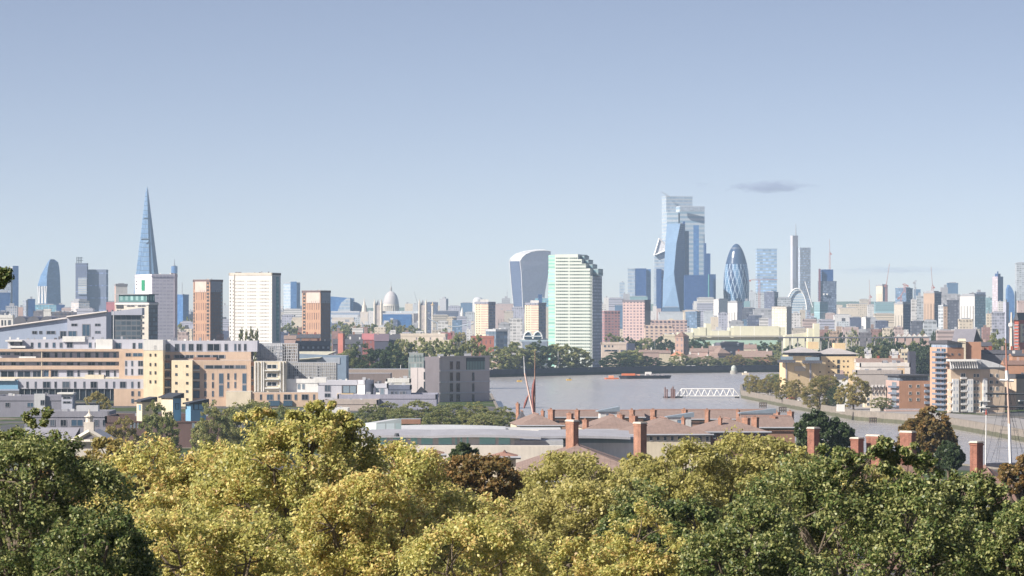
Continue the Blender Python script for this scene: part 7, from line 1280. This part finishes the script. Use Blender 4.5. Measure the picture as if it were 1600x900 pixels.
L8 = [
 (1369, 1379, 1387, 446, 6200, 'C.v', 'ribbed cream tower on the slope beside a luffing crane', 30), (1368, None, 1397, 473, 5900, 'T.b', 'flat teal-roofed hall at the foot of the ribbed cream tower'), (1399, 1416, 1426, 451, 5450, 'B.c', 'blue-wrapped unfinished tower with a crane platform', 55), (1428.5, None, 1438.5, 452, 6000, 'B.p', 'small dark blue box tower right of the blue-wrapped one'),
 (1397, 1411, 1423, 474, 4300, 'E.v', 'brown and cream striped tower before the blue-wrapped one', 50), (1424, None, 1432.5, 468, 4500, 'W.x', 'white-framed narrow tower right of the brown and cream striped one'), (1432.5, None, 1445, 462, 4700, 'F.c', 'pale green-grey glass block beside the white-framed narrow tower'), (1443, 1460, 1471, 457, 4600, 'O.v', 'buff-brown tower with a shaded right side under a thin red crane', 55), (1470, None, 1481, 449, 5600, 'G.v', 'grey narrow tower left of the dark square-topped one'), (1481, None, 1497, 443, 5800, 'B.p', 'dark square-topped tower above the right-hand cluster'),
 (1463, None, 1500, 461, 5000, 'G.c', 'broad grey-blue glazed block behind the orange-striped tower'), (1466, 1474, 1482, 478, 4100, 'F.x', 'slim pale tower just left of the orange-brown striped one', 30), (1474.5, None, 1480.5, 479, 4000, 'O.g', 'narrow orange-brown striped tower'), (1481, None, 1498, 470, 4200, 'D.g', 'dark navy tower between the orange stripe and the white fluted tower'), (1500, 1523, 1540, 461.5, 4900, 'W.v', 'bright white fluted tower with a teal shaded side', 60), (1515, None, 1525, 458, 5600, 'K.p', 'small dark roof box peeping over the white fluted tower'), (1527, None, 1540, 456.5, 5500, 'N.g', 'dark box tower peeping right over the white fluted tower'), (1541, None, 1550, 465, 5200, 'T.c', 'dark teal tower right of the white fluted one'), (1541.5, None, 1549.5, 490, 4000, 'C.g', 'small cream lit tower with a green cap'),
 (1560, None, 1568, 471, 5000, 'W.g', 'white gridded block right of the tall dark right-hand tower'), (1567.5, 1572, 1576.5, 472, 4600, 'L.p', 'slim slab, pale left and dark right, below the sail-shaped tower', 45), (1588.5, None, 1612, 411.5, 6800, 'F.x', 'grey-green glass tower cut by the right edge'), (1591, None, 1612, 471, 4400, 'P.p', 'pinkish block at the right edge below the grey-green tower'), (1550, None, 1570, 489, 4200, 'L.c', 'pale lilac glass block below the tall dark right-hand tower'), (1499, None, 1520, 500, 3900, 'C.g', 'cream rounded block at the foot of the white fluted tower'), (1424, None, 1442, 503, 3900, 'D.c', 'dark blue block with a white frame below the pale green-grey block'), (1443, None, 1464, 502, 3950, 'F.x', 'pale glass block below the buff-brown tower'),
 (1272, 1281, 1294, 473, 5600, 'T.b', 'turquoise rounded block right of the arched office', 35), (1312, None, 1340, 482, 6300, 'C.p', 'cream stepped building on the hill slope, lower part'), (1325, None, 1358, 476, 6350, 'C.g', 'cream stepped building on the hill slope, upper part'), (1344, None, 1358, 468.5, 6400, 'E.p', 'brown top block of the hill slope building with a thin pink crane'), (1356, None, 1370, 477, 6000, 'W.g', 'white gridded block left of the ribbed cream tower'), (1367, None, 1397, 491, 5200, 'C.b', 'cream terrace block with a dark gallery below the teal-roofed hall'), (1369, None, 1388, 502.5, 4300, 'N.g', 'navy gridded block in front of the cream terrace block'), (1346, 1353, 1360, 497, 4400, 'W.p', 'pair of white silos, the right one shaded', 45), (1307, None, 1316, 510, 4000, 'O.g', 'tiny ochre house below the turquoise block'), (1317, None, 1342, 512.5, 3900, 'P.p', 'peach low block left of the white silos'), (1329, None, 1347, 497, 4700, 'N.p', 'navy block behind the white silos'), (1281, None, 1304, 501, 4700, 'L.b', 'pale low block with dark ribbons below the turquoise block'), (1255, None, 1276, 500, 4500, 'P.b', 'pinkish low block below the arched office'), (1280.5, None, 1294, 515, 3700, 'R.g', 'small red brick block right of the pale yellow shed tower'), (1304, None, 1330, 493, 5400, 'W.p', 'white roofed low building with a green gable below the dark stepped tower'), (1290, None, 1305, 490, 5600, 'P.p', 'small rosy block at the foot of the dark stepped tower'),
 (1083.5, None, 1114, 475, 5900, 'L.b', 'banded pale blue block with a stepped white top left of the bullet-shaped tower'), (1090, None, 1116, 466, 6100, 'W.b', 'white stepped top above the banded pale blue block'), (1084, None, 1089, 470.5, 5850, 'W.p', 'small bright white box on the banded pale blue block'), (1115, 1123, 1138, 468.5, 5500, 'W.p', 'white-ended grey slab directly left of the bullet-shaped tower foot', 55), (1137, 1152, 1160, 472, 5000, 'W.v', 'white ribbed block in front of the bullet-shaped tower', 60), (1111, None, 1122.5, 495, 4600, 'C.p', 'small cream cube below the white-ended grey slab'), (1123, None, 1137, 490, 4700, 'L.g', 'lilac gridded block between the cream cube and the white ribbed block'), (1100, None, 1114, 487, 4900, 'F.p', 'pale grey slab left of the small cream cube'), (1071, 1089, 1094.5, 488, 5000, 'B.c', 'dark blue block with a white right edge under the glass cluster', 68), (1068, None, 1092, 486, 5060, 'C.p', 'cream roof storey on the dark blue block'), (1030, None, 1069, 489, 5100, 'F.v', 'pale lattice-roofed block below the slanted tower'), (1020, None, 1026, 478, 5600, 'W.v', 'slim white ribbed block left of the slanted tower foot'), (1026, None, 1033, 482, 5500, 'P.v', 'pinkish slim block beside the slim white ribbed one'), (1036, None, 1062, 481, 6000, 'B.v', 'blue ribbed block at the foot of the slanted tower'),
 (1163, None, 1172, 470.5, 5800, 'T.p', 'small pale teal block right of the bullet-shaped tower foot'), (1171, None, 1181, 456, 6300, 'F.v', 'pale slab right behind the bullet-shaped tower'), (1181, None, 1196, 459, 6100, 'F.g', 'pale gridded block under the banded slab tower'), (1194, 1210, 1216, 457, 5900, 'N.c', 'dark navy block at the foot of the banded slab tower', 60), (1178, None, 1206, 484, 5000, 'G.x', 'grey low roofs below the dark navy block'), (1160, None, 1180, 482, 5200, 'D.x', 'dark blue low block right of the white ribbed block'), (1187, None, 1202, 498, 4300, 'W.b', 'small white banded block left of the blank cream block'), (1201, None, 1210, 497.5, 4250, 'L.p', 'little lilac block touching the blank cream block'), (1236, None, 1251, 490, 4400, 'W.g', 'white gridded block right of the blank cream block'), (1250, None, 1258.5, 484, 4600, 'E.p', 'pale beige slab beside the white gridded block'), (1215, None, 1236, 466, 5900, 'F.c', 'pale glass block behind the blank cream block'), (1168, None, 1190, 494, 4500, 'N.x', 'dark low block above the depot wall'), (1140, None, 1162, 503, 4100, 'G.g', 'grey block just above the middle of the depot wall'),
 (943.5, None, 951, 465, 5600, 'W.p', 'bright white slab right behind the green-trimmed white tower'), (950, None, 974, 467, 5700, 'L.b', 'pale blue banded block behind the dull red-brown block'), (961, None, 975, 478, 5200, 'B.p', 'blue block between the dull red-brown block and the pinkish tower'), (940, None, 948, 475, 5300, 'W.g', 'small white gridded block right of the green-trimmed white tower'), (985, None, 1012, 464, 6300, 'T.p', 'teal low block under the three-slab office tower'), (974, None, 984, 459, 6800, 'G.p', 'grey roof block left of the three-slab office tower'), (1017, None, 1022.5, 486, 5000, 'W.p', 'narrow white slab right of the pinkish tower'),
 (633, None, 645, 474.5, 6900, 'C.p', 'cream block right of the cathedral dome'), (645, None, 652.5, 475.5, 6800, 'F.p', 'small pale block beside the cream block right of the dome'), (667, None, 684, 473, 7200, 'N.p', 'dark low block behind the right bridge tower'), (687, 697, 700.5, 466.5, 7600, 'G.p', 'grey square tower with a dark right side between the bridge and the left cream tower', 70), (700, None, 719, 479, 6700, 'L.g', 'lilac block below the grey square tower'), (682, None, 716, 487, 6000, 'N.b', 'long dark roof below the grey square tower'), (676, None, 701, 493, 5700, 'E.b', 'beige banded block right of the memorial column'), (698, None, 713, 496, 5300, 'C.g', 'cream gridded block below the long dark roof'), (711, None, 729, 496, 5350, 'L.b', 'pale block with a blue roof, left of the left cream tower'), (720, None, 738, 474, 6800, 'B.p', 'blue-grey square block left of the left cream tower'), (726, None, 743, 489, 5600, 'F.g', 'pale gridded block right beside the left cream tower'), (684, None, 700, 503, 4900, 'W.x', 'white glazed block above the bridge chain'), (784, None, 797, 466, 7400, 'G.b', 'round-shouldered grey block with a thin mast left of the flared tower'), (774, None, 802, 475.5, 6700, 'P.p', 'long pinkish block under the grey block with the mast'), (777, None, 790, 484, 5600, 'P.v', 'pinkish-brown block between the cream towers, left'), (788, None, 802, 487, 5300, 'E.v', 'beige gabled block between the cream towers, middle'), (800, None, 819, 481, 5700, 'L.g', 'lilac-grey block between the cream towers, right'), (795, None, 816, 499, 4500, 'W.x', 'white and dark low block left of the twin-arch hall'), (779, None, 797, 506, 4200, 'G.c', 'grey glazed block right of the left cream tower'), (853, None, 858, 480, 5000, 'E.p', 'narrow beige slab squeezed beside the green-trimmed tower'),
 (443, None, 472, 484, 6300, 'W.b', 'white low block with dark bands below the stepped pale blue tower'), (440, None, 460, 493, 5200, 'L.g', 'lilac gridded low block right of the wide white tower'), (456, None, 474, 497, 5000, 'C.p', 'cream low block left of the right orange-brown tower'), (281, None, 302, 504, 4300, 'L.p', 'small blue-lilac roof between the lilac slab and the left orange-brown tower'), (278, None, 294, 520, 3300, 'P.g', 'small rosy houses block at the foot of the lilac slab'), (347, None, 359, 517, 3100, 'N.p', 'navy gabled house between the left orange tower and the wide white tower'), (338, None, 349, 522, 2950, 'R.g', 'red-brown house at the foot of the left orange tower'), (438, None, 452, 520, 3100, 'N.p', 'dark house at the right foot of the wide white tower'), (555, None, 566, 496, 5600, 'F.g', 'pale gridded block left of the pale spired church'), (575, None, 585, 486, 6300, 'W.p', 'pale block between the spired church and the left bridge tower'), (646, None, 655, 490, 5600, 'K.p', 'dark brown block left of the right bridge tower'), (666, None, 674, 490, 5500, 'N.c', 'dark glass block right of the right bridge tower'), (348, None, 358, 477, 6000, 'F.p', 'pale hazy block between the left orange tower and the wide white tower'), (96, None, 112, 482, 5400, 'P.p', 'rosy low block left of the beige and white hotel-like block'), (52, None, 70, 487, 4200, 'K.g', 'dark gridded low block below the bulging glass tower'), (-4, None, 12, 488, 4000, 'N.c', 'navy block at the left edge above the white one'),
 (1398, None, 1412, 512, 3700, 'P.g', 'pinkish low house before the brown and cream striped tower'), (1380, None, 1396, 514, 3600, 'C.g', 'cream low house left of the brown and cream striped tower'), (1362, None, 1378, 516, 3550, 'R.g', 'red-roofed low house below the navy gridded block'), (1465, None, 1492, 518, 3400, 'P.b', 'pinkish terrace left of the steep slate roof'), (1296, None, 1310, 519, 3450, 'O.g', 'orange-buff low house above the viaduct'), (1322, None, 1338, 520, 3420, 'E.g', 'beige low house above the viaduct'), (1343, None, 1362, 521, 3400, 'K.g', 'dark low house above the viaduct below the silos'), (1238, None, 1262, 514, 3800, 'E.p', 'beige sheds behind the pale yellow shed'),
]
for e in L8:
    px0, pxc, px1, yt, Y, k, lab = e[:7]; T8(px0, pxc, px1, yt, Y, k, lab, e[7] if len(e) > 7 else 0, cat='house' if 'house' in lab else 'tower' if 'tower' in lab.split(',')[0].split(' ')[0:6] else 'block', k2={'E.v': 'N.g', 'O.v': 'N.g', 'W.v': 'T.c' if px0 > 1400 else 'L.p', 'C.v': 'G.v'}.get(k) if pxc else None)
# white zigzag row above the viaduct end
t = thing('gabled_terrace', 'row of tiny white zigzag gables above the right end of the viaduct', 'terrace', (*X2(1430, 3350), GZ)); mb = MB(); mb.prism(foot1(1400, 1452, 3350, 10), GZ, Z(526, 3350)); mb.build('wall', [PINK, LEAD], t)
for px in (1404, 1413, 1421, 1429, 1437, 1446): mb = MB(); f_ = [P(px-4, 526, 3349), P(px+4, 526, 3349), P(px, 521.5, 3349)]; b_ = [v+Vector((0, 10, 0)) for v in f_]; mb.face(f_); mb.face([f_[1], b_[1], b_[2], f_[2]], None, 1); mb.face([f_[2], b_[2], b_[0], f_[0]], None, 1); mb.build('gable', [WHITE, TILE], t)
# tall dark tower, sail-shaped tower near the right edge
t = thing('residential_tower', 'tall dark tower with a lilac left half and a ragged crown near the right edge', 'tower', (*X2(1559, 6300), GZ)); ft = foot2(1550.5, 1559, 1567.5, 6300, 45); mb = MB(); mb.prism(ft, GZ, Z(432, 6300)); mb.m[0] = 2; mb.build('wall', [fac('lilac_tower', (.48, .42, .45), (.30, .28, .34), 4, 4, .5, .5), LEAD, CURT_D], t); mb = MB(); mb.prism(shrink(ft, 5), Z(432, 6300), Z(427.5, 6300)); mb.prism(shrink(ft, 9), Z(427.5, 6300), Z(424, 6300)); mb.build('crown', [CURT_D, DSTEEL], t)
t = thing('sail_tower', 'small dark blue sail-shaped tower left of the right-edge glass tower', 'tower', (*X2(1579, 6800), GZ)); pr = [(1573, 500), (1585.5, 500), (1585.3, 462), (1583.5, 455), (1580.5, 449), (1577, 445), (1574.5, 452)]; mb = MB(); f_ = [P(x, y, 6800) for x, y in pr]; b_ = [v+Vector((0, 25, 0)) for v in f_]; mb.face(f_, [(v.x, -v.z) for v in f_]); mb.face(b_[::-1])
for i in range(len(f_)): j = (i+1) % len(f_); mb.face([f_[i], b_[i], b_[j], f_[j]][::-1])
mb.build('facade', [CURT_B], t)
t = thing('dome_roof', 'pale grey hazy dome behind the left cream tower', 'dome', (*X2(747, 7400), GZ)); mb = MB(); c = X2(747, 7400); mb.lathe(c, [(GZ, M(9, 7400)), (Z(473, 7400), M(9, 7400)), (Z(468, 7400), M(8, 7400)), (Z(465, 7400), M(5, 7400)), (Z(464, 7400), .5)], 24); mb.build('dome', [PALELEAD], t)
belt('tree in the green patches among the low roofs above the railway viaduct', 'trees above the viaduct', [(1300, 514, 16), (1316, 519, 14), (1334, 517, 16), (1352, 521, 14), (1372, 519, 18), (1392, 520, 16), (1408, 522, 14), (1285, 520, 14), (1440, 519, 14), (1460, 516, 16), (1246, 521, 16), (1310, 524, 16), (1384, 524, 16)], 3480, [L_MID, L_DEEP])
t = thing('church_spire', 'small white church spire left of the left cream tower', 'church', (*X2(722, 5600), GZ)); mb = MB(); c = X2(722, 5600); mb.cyl(c, GZ, Z(490, 5600), 3, 2.6, 8); mb.cyl(c, Z(490, 5600), Z(480, 5600), 2.6, .2, 8); mb.build('spire', [WHITE], t)
t = thing('aerial_mast', 'thin aerial mast on the round-shouldered grey block', 'mast', (*X2(792, 7400), Z(466, 7400))); mb = MB(); mb.bar(P(792, 466, 7400), P(792.5, 452, 7400), .5, 0, .2); mb.build('pole', [LEAD], t)
# countless low far roofs that nothing tells apart
rg = random.Random(42); xs = np.linspace(-10, 1610, 64)
keys = ['W.g', 'L.g', 'G.x', 'E.p', 'F.g', 'C.p', 'P.g', 'L.b', 'N.x', 'G.b', 'B.c', 'W.b']
keys3 = ['W.g', 'W.x', 'E.g', 'C.g', 'K.x', 'G.g', 'L.g', 'R.g', 'W.b']
for row, (Y0, y0, y1, n, w0, w1) in enumerate(((8300, 476, 490, 62, 10, 26), (6900, 487, 497, 62, 12, 28), (5300, 498, 507, 58, 12, 26), (4100, 511, 519, 74, 8, 18))):
    for i in range(n):
        px = -10+1620*(i+rg.uniform(.1, .9))/n; wd = rg.uniform(w0, w1); Yy = Y0+rg.uniform(-300, 300); yt = rg.uniform(y0, y1)
        if 1308 < px < 1398 and row == 0: yt = max(yt, 486)
        if row == 3 and px > 1300 and px < 1330: continue
        tower('low_block', ['small hazy block on the far horizon line, one of a long row', 'low far block in the pale band below the horizon, one of many', 'low mid-far block among the city roofs, one of many', 'low roof block in the lowest band of far city roofs, one of many'][row], px, None, px+wd, yt, Yy, rg.uniform(-5, 5), fm(rg.choice(keys if row < 3 else keys3)), rg.choice([LEAD, PALELEAD, SLATE, TILE]), cat='block', group=['blocks on the far horizon line', 'far blocks below the horizon', 'mid-far city roofs', 'lowest band of far city roofs'][row], single=True)
for o in COL.objects:
    if o.parent is None and o.get('category') and not o.get('kind'): o['kind'] = 'thing'
